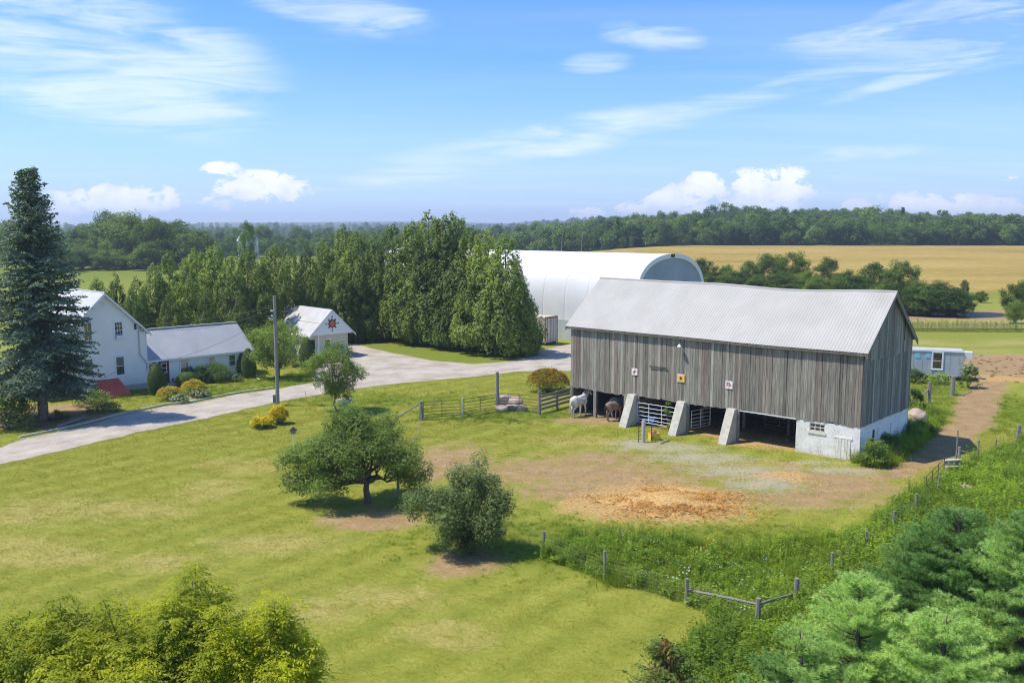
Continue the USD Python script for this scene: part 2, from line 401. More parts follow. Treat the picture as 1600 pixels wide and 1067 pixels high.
def whitewash():
    g = Graph(); p = g.pos()
    n1, n2 = g.noise(p, 1.3, 6, 0.65), g.noise(p, 9.0, 5, 0.6)
    z = g.add('separate_xyz', 'z', vector=p)
    worn = g.m('add', g.m('multiply', n1, 0.6), g.m('multiply', n2, 0.4))
    col = g.ramp(worn, (0.34, (0.40, 0.36, 0.31)), (0.44, (0.68, 0.655, 0.60)), (0.6, (0.80, 0.78, 0.73)))
    splash = g.smooth(g.m('add', z, g.m('multiply', n2, 0.5)), 0.62, 0.1)
    col = g.mix(g.m('multiply', splash, 0.6), col, (0.40, 0.34, 0.27))
    nrm = g.add('bump', 'normal', height=g.noise(p, 7.0, 6, 0.6), strength=0.5, distance=0.04)
    return g.make('whitewash_look', surface=g.add('principled_bsdf', 'BSDF', base_color=col, roughness=0.85, specular_ior_level=0.2, normal=nrm))


M['whitewash'] = whitewash()
L = {}
L['cedar'] = leafy('cedar_leaf_look', (0.016, 0.028, 0.008), (0.042, 0.062, 0.017), (0.105, 0.125, 0.034), 0.36, 0.22, gain=4.8)
L['cedar_dark'] = leafy('cedar_dark_leaf_look', (0.012, 0.022, 0.008), (0.030, 0.048, 0.016), (0.075, 0.095, 0.028), 0.2, 0.22, gain=3.20)
L['spruce'] = leafy('spruce_needle_look', (0.018, 0.030, 0.023), (0.044, 0.064, 0.052), (0.105, 0.130, 0.108), 0.18, 0.5, gain=5.2, warm=(1.12, 1.0, 0.8))
L['apple'] = leafy('apple_leaf_look', (0.018, 0.034, 0.010), (0.048, 0.076, 0.022), (0.115, 0.150, 0.05), 0.38, 0.6, gain=3.9)
L['apple_grey'] = leafy('apple_grey_leaf_look', (0.020, 0.035, 0.016), (0.052, 0.078, 0.034), (0.13, 0.160, 0.08), 0.36, 0.6, gain=3.6)
L['young'] = leafy('young_leaf_look', (0.035, 0.060, 0.015), (0.080, 0.120, 0.030), (0.17, 0.22, 0.06), 0.35, 0.8, gain=3.1)
L['ash'] = leafy('ash_leaf_look', (0.030, 0.055, 0.008), (0.085, 0.120, 0.014), (0.215, 0.240, 0.028), 0.48, 0.7, gain=3.6, warm=(1.55, 1.12, 0.36))
L['pine'] = leafy('pine_needle_look', (0.020, 0.045, 0.020), (0.060, 0.100, 0.048), (0.155, 0.200, 0.095), 0.3, 0.5, rough=0.45, gain=6.0, warm=(1.3, 1.06, 0.62))
L['broad'] = leafy('broadleaf_look', (0.016, 0.032, 0.008), (0.042, 0.070, 0.018), (0.095, 0.130, 0.035), 0.38, 0.15, gain=3.6)
L['broad_light'] = leafy('broadleaf_light_look', (0.026, 0.046, 0.012), (0.060, 0.095, 0.024), (0.125, 0.160, 0.042), 0.4, 0.15, gain=3.00)
L['wood'] = leafy('far_wood_leaf_look', (0.014, 0.030, 0.009), (0.038, 0.066, 0.020), (0.085, 0.118, 0.036), 0.36, 0.03, gain=3.6)
L['shrub'] = leafy('shrub_leaf_look', (0.016, 0.036, 0.010), (0.038, 0.068, 0.018), (0.085, 0.125, 0.03), 0.35, 0.9, gain=3.00)
L['yew'] = leafy('yew_leaf_look', (0.018, 0.036, 0.010), (0.042, 0.072, 0.018), (0.085, 0.125, 0.03), 0.15, 1.5, gain=2.90)
L['weed'] = leafy('weed_leaf_look', (0.035, 0.070, 0.012), (0.090, 0.150, 0.024), (0.20, 0.265, 0.05), 0.4, 0.25, gain=2.60, warm=(1.3, 1.08, 0.55))
L['grass'] = leafy('grass_blade_look', (0.055, 0.090, 0.015), (0.120, 0.165, 0.030), (0.24, 0.265, 0.065), 0.35, 0.12, gain=2.20, warm=(1.25, 1.08, 0.55))
L['lawn'] = leafy('lawn_blade_look', (0.13, 0.150, 0.016), (0.185, 0.185, 0.026), (0.27, 0.24, 0.05), 0.3, 0.12, gain=1.6)
L['flower_yellow'] = leafy('yellow_flower_look', (0.60, 0.44, 0.01), (0.74, 0.57, 0.03), (0.80, 0.66, 0.08), 0.2, 0.9, warm=(1.0, 1.03, 1.0))
L['flower_gold'] = leafy('golden_flower_look', (0.44, 0.32, 0.03), (0.58, 0.44, 0.06), (0.68, 0.54, 0.11), 0.2, 0.9, warm=(1.0, 1.03, 1.0))
L['flower_white'] = leafy('white_flower_look', (0.45, 0.45, 0.40), (0.62, 0.62, 0.58), (0.75, 0.75, 0.70), 0.2, 0.9, warm=(1.0, 1.03, 1.0))
L['flower_orange'] = leafy('orange_leaf_look', (0.34, 0.20, 0.02), (0.52, 0.32, 0.04), (0.62, 0.46, 0.08), 0.3, 0.9, warm=(1.0, 1.03, 1.0))
L['hosta'] = leafy('hosta_leaf_look', (0.06, 0.10, 0.05), (0.13, 0.18, 0.10), (0.30, 0.34, 0.24), 0.25, 2.0, gain=1.70)
L['dead'] = leafy('brown_cone_look', (0.08, 0.05, 0.02), (0.16, 0.105, 0.045), (0.27, 0.19, 0.09), 0.2, 0.9, gain=1.80)

# ------------------------------------------------------------------ the land
def terrain(x, y):
    x, y = np.asarray(x, float), np.asarray(y, float)
    rise = sstep(y, 215, 470) * 5.2 * sstep(x, -10, 90)
    bx = sstep(x, 10, 170) * (1 - 0.75 * sstep(x, 240, 400))
    hill = sstep(y, 440, 680) * (6.0 + 2.5 * np.exp(-((x - 190) / 90.0) ** 2)) * bx
    far = sstep(y, 1500, 5200) * (16 + 70 * (fb(x, y, 1 / 1300.0, 5, 3) - 0.5)) * sstep(np.abs(x + 300) + 0 * y, -1, 0)
    roll = (fb(x, y, 1 / 70.0, 9, 3) - 0.5) * 1.6 * sstep(np.hypot(x, y - 80), 150, 320)
    return rise + hill + far + roll * (1 - sstep(y, 215, 250) * 0.6)


def px_poly(*pts): return np.array([G(*p)[:2] for p in pts])


ROUGH = px_poly((990, 1130), (1085, 1010), (1165, 965), (1235, 905), (1290, 872), (1345, 838), (1398, 800), (1438, 770), (1482, 748), (1530, 716), (1600, 694), (1760, 660), (2200, 900), (1700, 1300), (1000, 1300))
STRIP = px_poly((838, 868), (945, 908), (1075, 948), (1180, 988), (1245, 925), (1300, 875), (1352, 838), (1260, 846), (1150, 862), (1050, 842), (960, 838), (885, 838))
TRACK = np.array([G(*p)[:2] for p in ((1255, 752), (1330, 744), (1392, 735), (1440, 716), (1478, 692), (1510, 660), (1530, 630), (1545, 600), (1570, 580))])
NEARBARN = np.array([G(*p)[:2] for p in ((1365, 722), (1395, 700), (1425, 678), (1440, 662), (1438, 640))])


def warp(x, y, amp=1.0, s=0.35):
    return x + (fb(x, y, s, 21) - 0.5) * 2 * amp, y + (fb(x, y, s, 33) - 0.5) * 2 * amp


def ell(x, y, px, py, rx, ry, edge=0.75):
    """Soft patch around the ground point under (px, py): half axes in metres along x and y."""
    c = G(px, py); r = np.hypot((x - c[0]) / rx, (y - c[1]) / ry)
    return 1 - sstep(r, 1 - edge, 1 + edge)


def weed_cover(x, y):
    u, v = warp(x, y, 0.8)
    a = inpoly(u, v, ROUGH) * 1.0
    b = inpoly(u, v, STRIP) * 0.9
    c = (1 - sstep(segdist(u, v, NEARBARN), 0.9, 1.7)) * 0.9
    return np.maximum(np.maximum(a, b), c)


def ground_masks(x, y):
    u, v = warp(x, y, 1.2, 0.3); u2, v2 = warp(u, v, 0.35, 1.3)
    mx = np.maximum
    dirt = np.zeros(x.shape)
    for a in [(700, 722, 3.2, 5.0), (860, 735, 6.0, 3.2), (905, 765, 4.0, 2.4), (960, 745, 4.5, 4.0), (925, 657, 3.8, 1.6), (1010, 760, 4.2, 3.2), (1130, 770, 3.5, 2.5), (1250, 770, 5.5, 3.0), (1110, 735, 6.5, 3.2), (1210, 735, 5.0, 2.2), (960, 715, 5.0, 2.2), (1330, 762, 3.5, 1.8)]:
        dirt = mx(dirt, ell(u2, v2, *a, edge=0.85) * 0.84)
    dirt = mx(dirt, ell(u2, v2, 580, 812, 2.6, 2.1) * 0.95); dirt = mx(dirt, ell(u2, v2, 730, 882, 1.9, 1.5) * 0.95)
    dirt = mx(dirt, ell(u2, v2, 75, 650, 5.2, 5.0, 0.3))
    dirt = mx(dirt, (1 - sstep(segdist(u2, v2, TRACK), 0.8, 2.3)) * 0.97)
    dirt = mx(dirt, ell(u2, v2, 1640, 572, 13, 9, 0.35) * 0.97)
    straw = np.zeros(x.shape)
    for a in [(1040, 785, 4.8, 3.6), (960, 790, 3.2, 2.2), (1110, 660, 2.6, 1.4), (1195, 690, 3.2, 2.0), (1090, 790, 3.0, 2.2), (1215, 745, 2.2, 0.9), (1560, 592, 4, 2)]:
        straw = mx(straw, ell(u2, v2, *a))
    C = np.array(G(1342, 722)[:2]); th = math.radians(138.2); d1 = np.array([math.cos(th), math.sin(th)]); d2 = np.array([d1[1], -d1[0]])
    bu, bw = (x - C[0]) * d1[0] + (y - C[1]) * d1[1], (x - C[0]) * d2[0] + (y - C[1]) * d2[1]
    inside = ((bu > -0.2) & (bu < 24) & (bw > 0) & (bw < 9)) * 1.0
    dirt = mx(dirt, inside); straw = mx(straw * (1 - inside * 0.4), inside * (bw < 3.2) * (bu < 14) * 0.75)
    grav = np.zeros(x.shape)
    for a in [(1005, 695, 3.0, 2.0), (1060, 700, 2.8, 1.5), (1190, 756, 2.4, 1.6), (1310, 736, 2.6, 0.9), (1275, 722, 2.2, 0.7), (1090, 715, 4.0, 1.6), (1150, 735, 3.4, 1.6)]:
        grav = mx(grav, ell(u2, v2, *a, edge=0.9) * 0.72)
    dry = np.zeros(x.shape)
    for a in [(330, 765, 2.6, 3.2), (200, 795, 4.0, 2.6), (60, 800, 3.8, 3.6), (390, 730, 2.4, 2.4), (340, 722, 1.6, 1.6), (20, 860, 3, 2.5), (90, 870, 3, 1.5), (420, 850, 3.5, 2.0), (690, 585, 3.5, 1.2), (1500, 640, 2, 3),
              (600, 935, 3.0, 1.6), (700, 990, 2.5, 1.4), (480, 960, 2.6, 1.4), (910, 690, 4, 2), (250, 880, 3, 1.5), (1200, 730, 4, 2)]:
        dry = mx(dry, ell(u, v, *a, edge=0.85) * 0.62)
    lush = np.zeros(x.shape)
    for a in [(170, 420, 60, 120), (900, 850, 7, 3.5), (1160, 840, 5, 2.2), (820, 850, 2.5, 4), (790, 650, 7, 2.5), (620, 625, 8, 2.5), (300, 612, 12, 3.5), (460, 600, 6, 6), (1560, 640, 8, 8), (1480, 610, 3, 8), (700, 560, 14, 5), (640, 545, 16, 6)]:
        lush = mx(lush, ell(u, v, *a, edge=0.7) * 0.85)
    weeds = weed_cover(x, y)
    lush = mx(lush, weeds)
    # ploughed strips, creek bank and the far meadows on the right
    tan = ((y > 136.5) & (y < 149) & (x > 30)) * 1.0
    bank = ((y > 147.5) & (y < 168) & (x > 30)) * (fb(x, y, 0.12, 4) > 0.42) * 1.0
    dirt = mx(dirt, bank * 0.75)
    dry = mx(dry, tan)
    meadow = sstep(y, 170, 200) * 0.55 + ((y > 95) & (y < 137) & (x > 30)) * 0.45
    lush = mx(lush, meadow * (1 - tan))
    dry = mx(dry, ((y > 92) & (y < 137) & (x > 30)) * np.clip((fb(x * 0.35, y, 0.22, 41) - 0.40) * 3.2, 0, 0.8))
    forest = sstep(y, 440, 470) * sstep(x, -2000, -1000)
    k = 1 - np.clip(grav * 0.9, 0, 1)
    return np.stack([dirt * k, straw, grav], -1), np.stack([dry * (1 - weeds), lush, forest], -1)


def spaced(parts):
    out = [np.arange(a, b, st) for a, b, st in parts]
    return np.unique(np.concatenate(out + [[parts[-1][1]]]))


gx = spaced([(-7000, -2500, 500), (-2500, -800, 120), (-800, -200, 24), (-200, -64, 4), (-64, 60, 0.42), (60, 200, 4), (200, 800, 20), (800, 2500, 120), (2500, 7000, 500)])
gy = spaced([(-400, -20, 40), (-20, 20, 4), (20, 100, 0.42), (100, 180, 1.6), (180, 700, 8), (700, 2000, 60), (2000, 9000, 350)])
X, Y = np.meshgrid(gx, gy)
V = np.stack([X.ravel(), Y.ravel(), terrain(X, Y).ravel()], -1)
nx = len(gx); i = (np.arange(len(gy) - 1)[:, None] * nx + np.arange(nx - 1)[None]).ravel()
F4 = np.stack([i, i + 1, i + nx + 1, i + nx], -1)


def primvar(m, name, data):
    UsdGeom.PrimvarsAPI(m).CreatePrimvar(name, Sdf.ValueTypeNames.Color3fArray, 'vertex').Set(Vt.Vec3fArray.FromNumpy(np.asarray(data, np.float32)))


def ground_material():
    g = Graph(); p = g.pos()
    A, B = g.add('attribute', 'color', attribute='mask_a'), g.add('attribute', 'color', attribute='mask_b')
    dirt, straw, grav = (g.add('separate_color', k, color=A) for k in 'rgb')
    dry, lush, forest = (g.add('separate_color', k, color=B) for k in 'rgb')
    big, mid = g.noise(p, 0.13, 5, 0.6), g.noise(p, 0.9, 6, 0.62)
    fine = g.noise(p, 5.0, 10, 0.74); grit = g.noise(p, 34.0, 4, 0.7)
    mown = g.add('wave_texture', 'fac', vector=g.mapping(p, rot=(0, 0, -2.46)), scale=0.15, distortion=0.22, detail=1.0, detail_scale=0.6, wave_type='bands', bands_direction='x')
    t0 = g.m('add', g.m('multiply', mid, 0.28), g.m('multiply', fine, 0.72))
    t = g.m('add', t0, g.m('multiply', g.m('multiply', g.m('subtract', mown, 0.5), 0.11), g.smooth(g.add('separate_xyz', 'y', vector=p), 110.0, 80.0)))
    lawn = g.ramp(t, (0.30, (0.142, 0.176, 0.024)), (0.5, (0.230, 0.246, 0.036)), (0.70, (0.330, 0.316, 0.066)))
    dryc = g.ramp(t0, (0.30, (0.27, 0.235, 0.060)), (0.5, (0.37, 0.310, 0.100)), (0.70, (0.48, 0.395, 0.165)))
    lushc = g.ramp(t0, (0.30, (0.085, 0.125, 0.014)), (0.5, (0.145, 0.182, 0.022)), (0.70, (0.215, 0.24, 0.036)))
    dirtc = g.ramp(g.m('add', g.m('multiply', mid, 0.4), g.m('multiply', fine, 0.6)), (0.32, (0.185, 0.110, 0.050)), (0.5, (0.310, 0.200, 0.102)), (0.68, (0.43, 0.31, 0.175)))
    strawc = g.ramp(fine, (0.34, (0.27, 0.155, 0.06)), (0.5, (0.43, 0.27, 0.105)), (0.66, (0.55, 0.38, 0.17)))
    gravc = g.ramp(g.m('add', g.m('multiply', grit, 0.5), g.m('multiply', fine, 0.5)), (0.36, (0.24, 0.20, 0.145)), (0.5, (0.35, 0.305, 0.24)), (0.64, (0.46, 0.415, 0.345)))
    def amount(mask, soft=0.85):
        n = g.m('add', g.m('multiply', mid, 0.45), g.m('multiply', fine, 0.55))
        return g.smooth(g.m('add', mask, g.m('multiply', g.m('subtract', n, 0.5), soft * 2.4)), 0.18, 0.86)
    natural_dry = g.smooth(big, 0.46, 0.78, 0.0, 0.34)
    col = g.mix(amount(g.m('maximum', dry, natural_dry), 0.45), lawn, dryc)
    col = g.mix(g.m('multiply', amount(lush, 0.5), 0.85), col, lushc)
    col = g.mix(g.m('multiply', amount(dirt, 1.05), 0.93), col, dirtc)
    col = g.mix(g.m('multiply', amount(straw), 0.92), col, strawc)
    col = g.mix(g.m('multiply', amount(grav), 0.8), col, gravc)
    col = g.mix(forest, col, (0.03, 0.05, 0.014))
    nrm = g.add('bump', 'normal', height=g.m('add', fine, g.m('multiply', grit, 0.5)), strength=0.45, distance=0.06)
    return g.make('ground_look', surface=g.add('principled_bsdf', 'BSDF', base_color=col, roughness=0.95, specular_ior_level=0.1, normal=nrm))


m = usdkit.mesh(stage, '/World/ground', (V, F4), ground_material(), smooth=True)
ma, mb = ground_masks(X, Y)
primvar(m, 'mask_a', ma.reshape(-1, 3)); primvar(m, 'mask_b', mb.reshape(-1, 3))
keys(m.GetPrim(), kind='structure')


def sheet(name, poly, z, material, step=0.3, jitter=0.12, seed=3, drape=False, label=None):
    pts = []
    for a, b in zip(poly, np.roll(poly, -1, 0)):
        n = max(1, int(np.hypot(*(b - a)) / step)); pts.append(a + (b - a) * (np.arange(n) / n)[:, None])
    pts = np.vstack(pts)
    pts = pts + np.stack([(fb(pts[:, 0], pts[:, 1], 0.9, seed, 5) - 0.5), (fb(pts[:, 0], pts[:, 1], 0.9, seed + 9, 5) - 0.5)], -1) * 4 * jitter
    pg = Polygon(pts).buffer(0)
    if pg.geom_type != 'Polygon': pg = max(pg.geoms, key=lambda q: q.area)
    v, f = trimesh.creation.triangulate_polygon(pg, engine='earcut')
    v = np.column_stack([v, np.full(len(v), z)])
    if drape: v[:, 2] += terrain(v[:, 0], v[:, 1])
    a = v[f]; flip = np.cross(a[:, 1] - a[:, 0], a[:, 2] - a[:, 0])[:, 2] < 0
    f = np.asarray(f); f[flip] = f[flip][:, ::-1]
    return put(name, (v, f), material, kind='structure', label=label)


def gravel_material():
    g = Graph(); p = g.pos(); A = g.add('attribute', 'color', attribute='mask_drive')
    track, edge, shoulder = (g.add('separate_color', k, color=A) for k in 'rgb')
    n1, n2, n3 = g.noise(p, 0.45, 5, 0.6), g.noise(p, 5.0, 8, 0.7), g.noise(p, 38.0, 4, 0.7)
    t = g.m('add', g.m('add', g.m('multiply', n1, 0.55), g.m('multiply', n2, 0.30)), g.m('multiply', n3, 0.15))
    t = g.m('add', t, g.m('multiply', track, 0.07))
    col = g.ramp(t, (0.33, (0.25, 0.212, 0.168)), (0.5, (0.40, 0.350, 0.290)), (0.64, (0.50, 0.445, 0.375)))
    grass = g.smooth(g.m('add', edge, g.m('multiply', g.m('subtract', n2, 0.5), 1.7)), 0.55, 0.85)
    col = g.mix(grass, col, g.ramp(n2, (0.35, (0.13, 0.15, 0.03)), (0.65, (0.27, 0.26, 0.075))))
    crown = g.m('multiply', g.smooth(g.m('add', shoulder, g.m('multiply', g.m('subtract', n2, 0.5), 2.2)), 0.75, 1.25), 0.45)
    col = g.mix(crown, col, (0.22, 0.205, 0.09))
    nrm = g.add('bump', 'normal', height=g.m('add', n2, n3), strength=0.5, distance=0.03)
    return g.make('gravel_look', surface=g.add('principled_bsdf', 'BSDF', base_color=col, roughness=0.95, specular_ior_level=0.1, normal=nrm))


M['gravel'] = gravel_material()
DRIVE = px_poly((-150, 722), (0, 699), (24, 688), (94, 673), (187, 649), (259, 634), (294, 631), (377, 614.5), (428, 608), (486, 597.5), (490, 580), (502, 562), (553, 536.5), (596, 547), (640, 556), (675, 563), (742, 568.6),
                (799, 564), (830, 556), (842, 547), (870, 541), (905, 534), (990, 540), (980, 575), (884, 580), (810, 581), (731, 590), (630, 599), (540, 610), (501, 617), (428, 630), (301, 659), (225, 674), (112, 702), (0, 726), (-150, 768))
from scipy.spatial import Delaunay
bp_ = []
for a, b in zip(DRIVE, np.roll(DRIVE, -1, 0)):
    n = max(1, int(np.hypot(*(b - a)) / 0.35)); bp_.append(a + (b - a) * (np.arange(n) / n)[:, None])
bp_ = np.vstack(bp_); bp_ = bp_ + np.stack([fb(bp_[:, 0], bp_[:, 1], 0.8, 3, 5) - 0.5, fb(bp_[:, 0], bp_[:, 1], 0.8, 12, 5) - 0.5], -1) * 0.9
ii, jj = np.meshgrid(np.arange(-60, 16, 0.45), np.arange(45, 135, 0.45)); ip = np.stack([ii.ravel(), jj.ravel()], -1)
ip = ip[inpoly(ip[:, 0], ip[:, 1], bp_)]
closed = np.vstack([bp_, bp_[:1]]); ip = ip[segdist(ip[:, 0], ip[:, 1], closed) > 0.22]
dp = np.vstack([bp_, ip]); tri = Delaunay(dp).simplices; cen_ = dp[tri].mean(1); tri = tri[inpoly(cen_[:, 0], cen_[:, 1], bp_)]
a = dp[tri]; e1_, e2_ = a[:, 1] - a[:, 0], a[:, 2] - a[:, 0]; flip = e1_[:, 0] * e2_[:, 1] - e1_[:, 1] * e2_[:, 0] < 0; tri[flip] = tri[flip][:, ::-1]
md = usdkit.mesh(stage, '/World/driveway', (np.column_stack([dp, np.full(len(dp), 0.014)]), tri), M['gravel']); keys(md.GetPrim(), kind='structure')
CL = np.array([G(*p)[:2] for p in ((-150, 745), (0, 712), (110, 688), (225, 661), (300, 645), (428, 619), (500, 607), (560, 594), (640, 580), (740, 579), (850, 567), (940, 555))])
CL2 = np.array([G(*p)[:2] for p in ((500, 606), (545, 588), (560, 565), (548, 546))])
dc = np.minimum(segdist(dp[:, 0], dp[:, 1], CL), segdist(dp[:, 0], dp[:, 1], CL2) + 0.02)
primvar(md, 'mask_drive', np.stack([np.exp(-((dc - 0.78) / 0.30) ** 2), 1 - np.clip(segdist(dp[:, 0], dp[:, 1], closed) / 0.7, 0, 1), np.exp(-(dc / 0.3) ** 2) * 0.6], -1))

# golden hay field on the rise, with crop height and a rough edge
def field_material():
    g = Graph(); p = g.pos()
    n1 = g.noise(g.mapping(p, scale=(0.012, 0.05, 1)), 1.0, 5, 0.6); n2 = g.noise(g.mapping(p, scale=(0.3, 0.8, 1)), 1.0, 7, 0.7)
    t = g.m('add', g.m('multiply', n1, 0.5), g.m('multiply', n2, 0.5))
    col = g.ramp(t, (0.36, (0.22, 0.165, 0.035)), (0.5, (0.345, 0.245, 0.062)), (0.64, (0.43, 0.315, 0.10)))
    nrm = g.add('bump', 'normal', height=n2, strength=0.8, distance=0.5)
    return g.make('hay_field_look', surface=g.add('principled_bsdf', 'BSDF', base_color=col, roughness=0.95, specular_ior_level=0.1, normal=nrm))


fx, fy = np.arange(40, 900, 10.0), np.arange(206, 452, 6.0)
FX, FY = np.meshgrid(fx, fy)
front = 206 + 14 * np.clip((FX - 60) / 200, 0, 1) + 5 * (fb(FX, FY * 0, 0.05, 3) - 0.5)
FY = front + (FY - 206) / (452 - 206) * (440 + 10 * np.clip(1 - (FX - 60) / 120, 0, 1) - front)
FV = np.stack([FX, FY, terrain(FX, FY) + 0.55 + 0.15 * (fb(FX, FY, 0.2, 8) - 0.5)], -1)
FV[0, :, 2] -= 0.6; FV[:, 0, 2] -= 0.6
nx = len(fx); i = (np.arange(len(fy) - 1)[:, None] * nx + np.arange(nx - 1)[None]).ravel()
put('hay_field', (FV.reshape(-1, 3), np.stack([i, i + 1, i + nx + 1, i + nx], -1)), field_material(), smooth=True, kind='structure')
# creek
def water_material():
    g = Graph(); n = g.noise(g.mapping(g.pos(), scale=(1, 2, 1)), 1.5, 4, 0.6)
    nrm = g.add('bump', 'normal', height=n, strength=0.12, distance=0.05)
    return g.make('creek_water_look', surface=g.add('principled_bsdf', 'BSDF', base_color=(0.028, 0.026, 0.018), roughness=0.35, specular_ior_level=0.015, normal=nrm))


sheet('creek', px_poly((1380, 487), (1435, 488), (1490, 487), (1545, 488), (1572, 490), (1570, 495), (1530, 497), (1480, 497), (1430, 495), (1380, 494)), 0.03, water_material(), step=2, jitter=0.5)
# air: thin summer haze
g = Graph()
hz = g.make('haze_look', volume=g.add('principled_volume', 'volume', color=(0.80, 0.88, 1.0), density=0.00022, anisotropy=0.2))
b = trimesh.creation.box(bounds=[(-7600, -600, -4.5), (7600, 9600, 110)])
put('haze', b, hz, kind='stuff')

# ------------------------------------------------------------------ the barn
D1 = 138.2
BC = G(1342, 722)
BL, BW, EAVE, RIDGE, WOODZ = 23.4, 8.65, 7.05, 10.45, 2.25
B = frame(BC, D1, flip=True)                    # u along the front to the left, w into the barn
rng = np.random.default_rng(7)


def wall_u(px, py, w=0.0):
    """Distance along the barn front of the point of its plane under this pixel."""
    best, bu = 1e9, 0
    o = BC[:2] + B.e2[:2] * w
    c, s = math.cos(PITCH), math.sin(PITCH)
    rx = (px - 800) / FOC; ry = c + -(py - 533.5) / FOC * s
    # intersect the vertical plane with the sight line in plan
    A = np.array([[rx, -B.e1[0]], [ry, -B.e1[1]]]); t = np.linalg.solve(A, o)
    return t[1]


barn = thing('barn', 'long weathered grey board barn with pale metal roof on white stone footing', 'barn', BC)
U1 = wall_u(1243, 690)                          # left end of the white stone footing
BUT = [wall_u(1146, 640), wall_u(1068, 628), wall_u(991, 616)]
UO = wall_u(974, 640)                           # right side of the horses' opening
UC = [wall_u(975, 640), wall_u(991, 640)]
# boards of the front
def rag(u): return WOODZ - 0.02 + 0.05 * math.sin(u * 0.9) + 0.10 * (u / BL) * (-1)


u = 0.0; k = 0
while u < BL - 0.05:
    wd = min(rng.uniform(0.17, 0.30), BL - u)
    z0 = rag(u) + rng.normal(0, 0.035)
    lean = rng.normal(0, 0.012)
    out = -0.03 - abs(rng.normal(0, 0.012))
    c = [(u + 0.008, 0, z0), (u + wd - 0.008, 0, z0 + rng.normal(0, 0.01)), (u + wd - 0.008 + lean, 0, EAVE + 0.0), (u + 0.008 + lean, 0, EAVE + 0.0)]
    v = np.array([(a, out, z) for a, _, z in c] + [(a, 0.0, z) for a, _, z in c])
    f = [(0, 1, 2, 3), (7, 6, 5, 4), (0, 4, 5, 1), (1, 5, 6, 2), (2, 6, 7, 3), (3, 7, 4, 0)]
    put('board', MB().raw(B(v), f).get(), WOOD[rng.choice(5, p=[0.46, 0.15, 0.17, 0.14, 0.08])], barn)
    u += wd
# boards of the right gable: lower course up to the belt, upper course to the rafters
w = 0.0
while w < BW - 0.05:
    wd = min(rng.uniform(0.17, 0.30), BW - w)
    top = lambda ww: EAVE + 0.16 + (RIDGE - EAVE) * (1 - abs(ww - BW / 2) / (BW / 2))
    belt = 6.45 + 0.04 * math.sin(w)
    for z0, za, zb, out in ((WOODZ + rng.normal(0, 0.02), belt, belt, -0.03), (belt - 0.1, min(top(w + 0.008), RIDGE), min(top(w + wd - 0.008), RIDGE), -0.062)):
        o = out - abs(rng.normal(0, 0.008))
        v = np.array([(x, a, z) for x in (o, o + 0.03) for a, z in ((w + 0.006, z0), (w + wd - 0.006, z0), (w + wd - 0.006, zb), (w + 0.006, za))])
        put('gable_board', MB().raw(B(v), [(3, 2, 1, 0), (4, 5, 6, 7), (1, 5, 4, 0), (2, 6, 5, 1), (3, 7, 6, 2), (0, 4, 7, 3)]).get(), WOOD[rng.choice(5, p=[0.34, 0.34, 0.1, 0.17, 0.05])], barn)
    w += wd
# far walls, loft floor, posts and beams
mb = MB(); mb.box(B, 0, BL, BW - 0.06, BW, 0, EAVE + 0.2); mb.box(B, BL - 0.06, BL, 0.25, BW - 0.06, -0.05, EAVE)
put('back_wall', mb.get(), WOOD[1], barn)
mb = MB(); mb.prism([(0, EAVE), (BW, EAVE), (BW / 2, RIDGE - 0.1)], lambda p: B(np.stack([p[:, 1], p[:, 0], p[:, 2]], -1)), BL - 0.05, BL - 0.01)
put('left_gable', mb.get(), WOOD[1], barn)
put('loft_floor', MB().box(B, 0.1, BL - 0.1, 0.05, BW - 0.1, WOODZ + 0.10, WOODZ + 0.24).get(), WOOD[1], barn)
for uu in np.linspace(U1 + 1.2, BL - 1, 12):
    put('floor_joist', MB().box(B, uu - 0.08, uu + 0.08, 0.06, BW - 0.1, WOODZ - 0.1, WOODZ + 0.10).get(), WOOD[1], barn)
for uu in np.linspace(U1 + 2.5, BL - 2.5, 5):
    put('stable_post', MB().box(B, uu - 0.1, uu + 0.1, 4.2, 4.4, 0, WOODZ - 0.1).get(), WOOD[0], barn)
put('stall_partition', MB().box(B, BUT[2] - 0.3, BUT[2] - 0.24, 0.3, BW - 0.3, 0, 1.9).get(), WOOD[1], barn)
# white stone footing, with window and boarded-up doorway
mb = MB()
wu0, wu1 = wall_u(1288, 690), wall_u(1264, 690)
wu0, wu1 = min(wu0, wu1), max(wu0, wu1)
zs, ze = height_at(1276, 676, BC[1] + B.e1[1] * wu0), 2.1
mb.box(B, 0, wu0, 0, 0.4, -0.05, WOODZ); mb.box(B, wu0, wu1, 0, 0.4, -0.05, zs); mb.box(B, wu1, U1, 0, 0.4, -0.05, WOODZ); mb.box(B, wu0, wu1, 0, 0.4, ze, WOODZ)
mb.box(B, 0, 0.4, 0.4, BW, -0.05, WOODZ)
foot = put('stone_footing', mb.get(), M['whitewash'], barn)
mb = MB(); mb.box(B, wu0 - 0.08, wu1 + 0.10, -0.06, 0.05, zs - 0.16, zs)
for a, b_, c, d in ((wu0, wu0 + 0.06, zs, ze), (wu1 - 0.06, wu1, zs, ze), (wu0, wu1, zs, zs + 0.06), (wu0, wu1, ze - 0.06, ze)): mb.box(B, a, b_, 0.05, 0.11, c, d)
put('window_frame', mb.get(), M['cream'], barn)
mb = MB()
for t in (0.333, 0.667): x0 = wu0 + (wu1 - wu0) * t; mb.box(B, x0 - 0.016, x0 + 0.016, 0.06, 0.10, zs + 0.06, ze - 0.06)
mb.box(B, wu0 + 0.06, wu1 - 0.06, 0.061, 0.099, (zs + ze) / 2 - 0.018, (zs + ze) / 2 + 0.018)
put('window_muntin', mb.get(), M['white_paint'], barn)
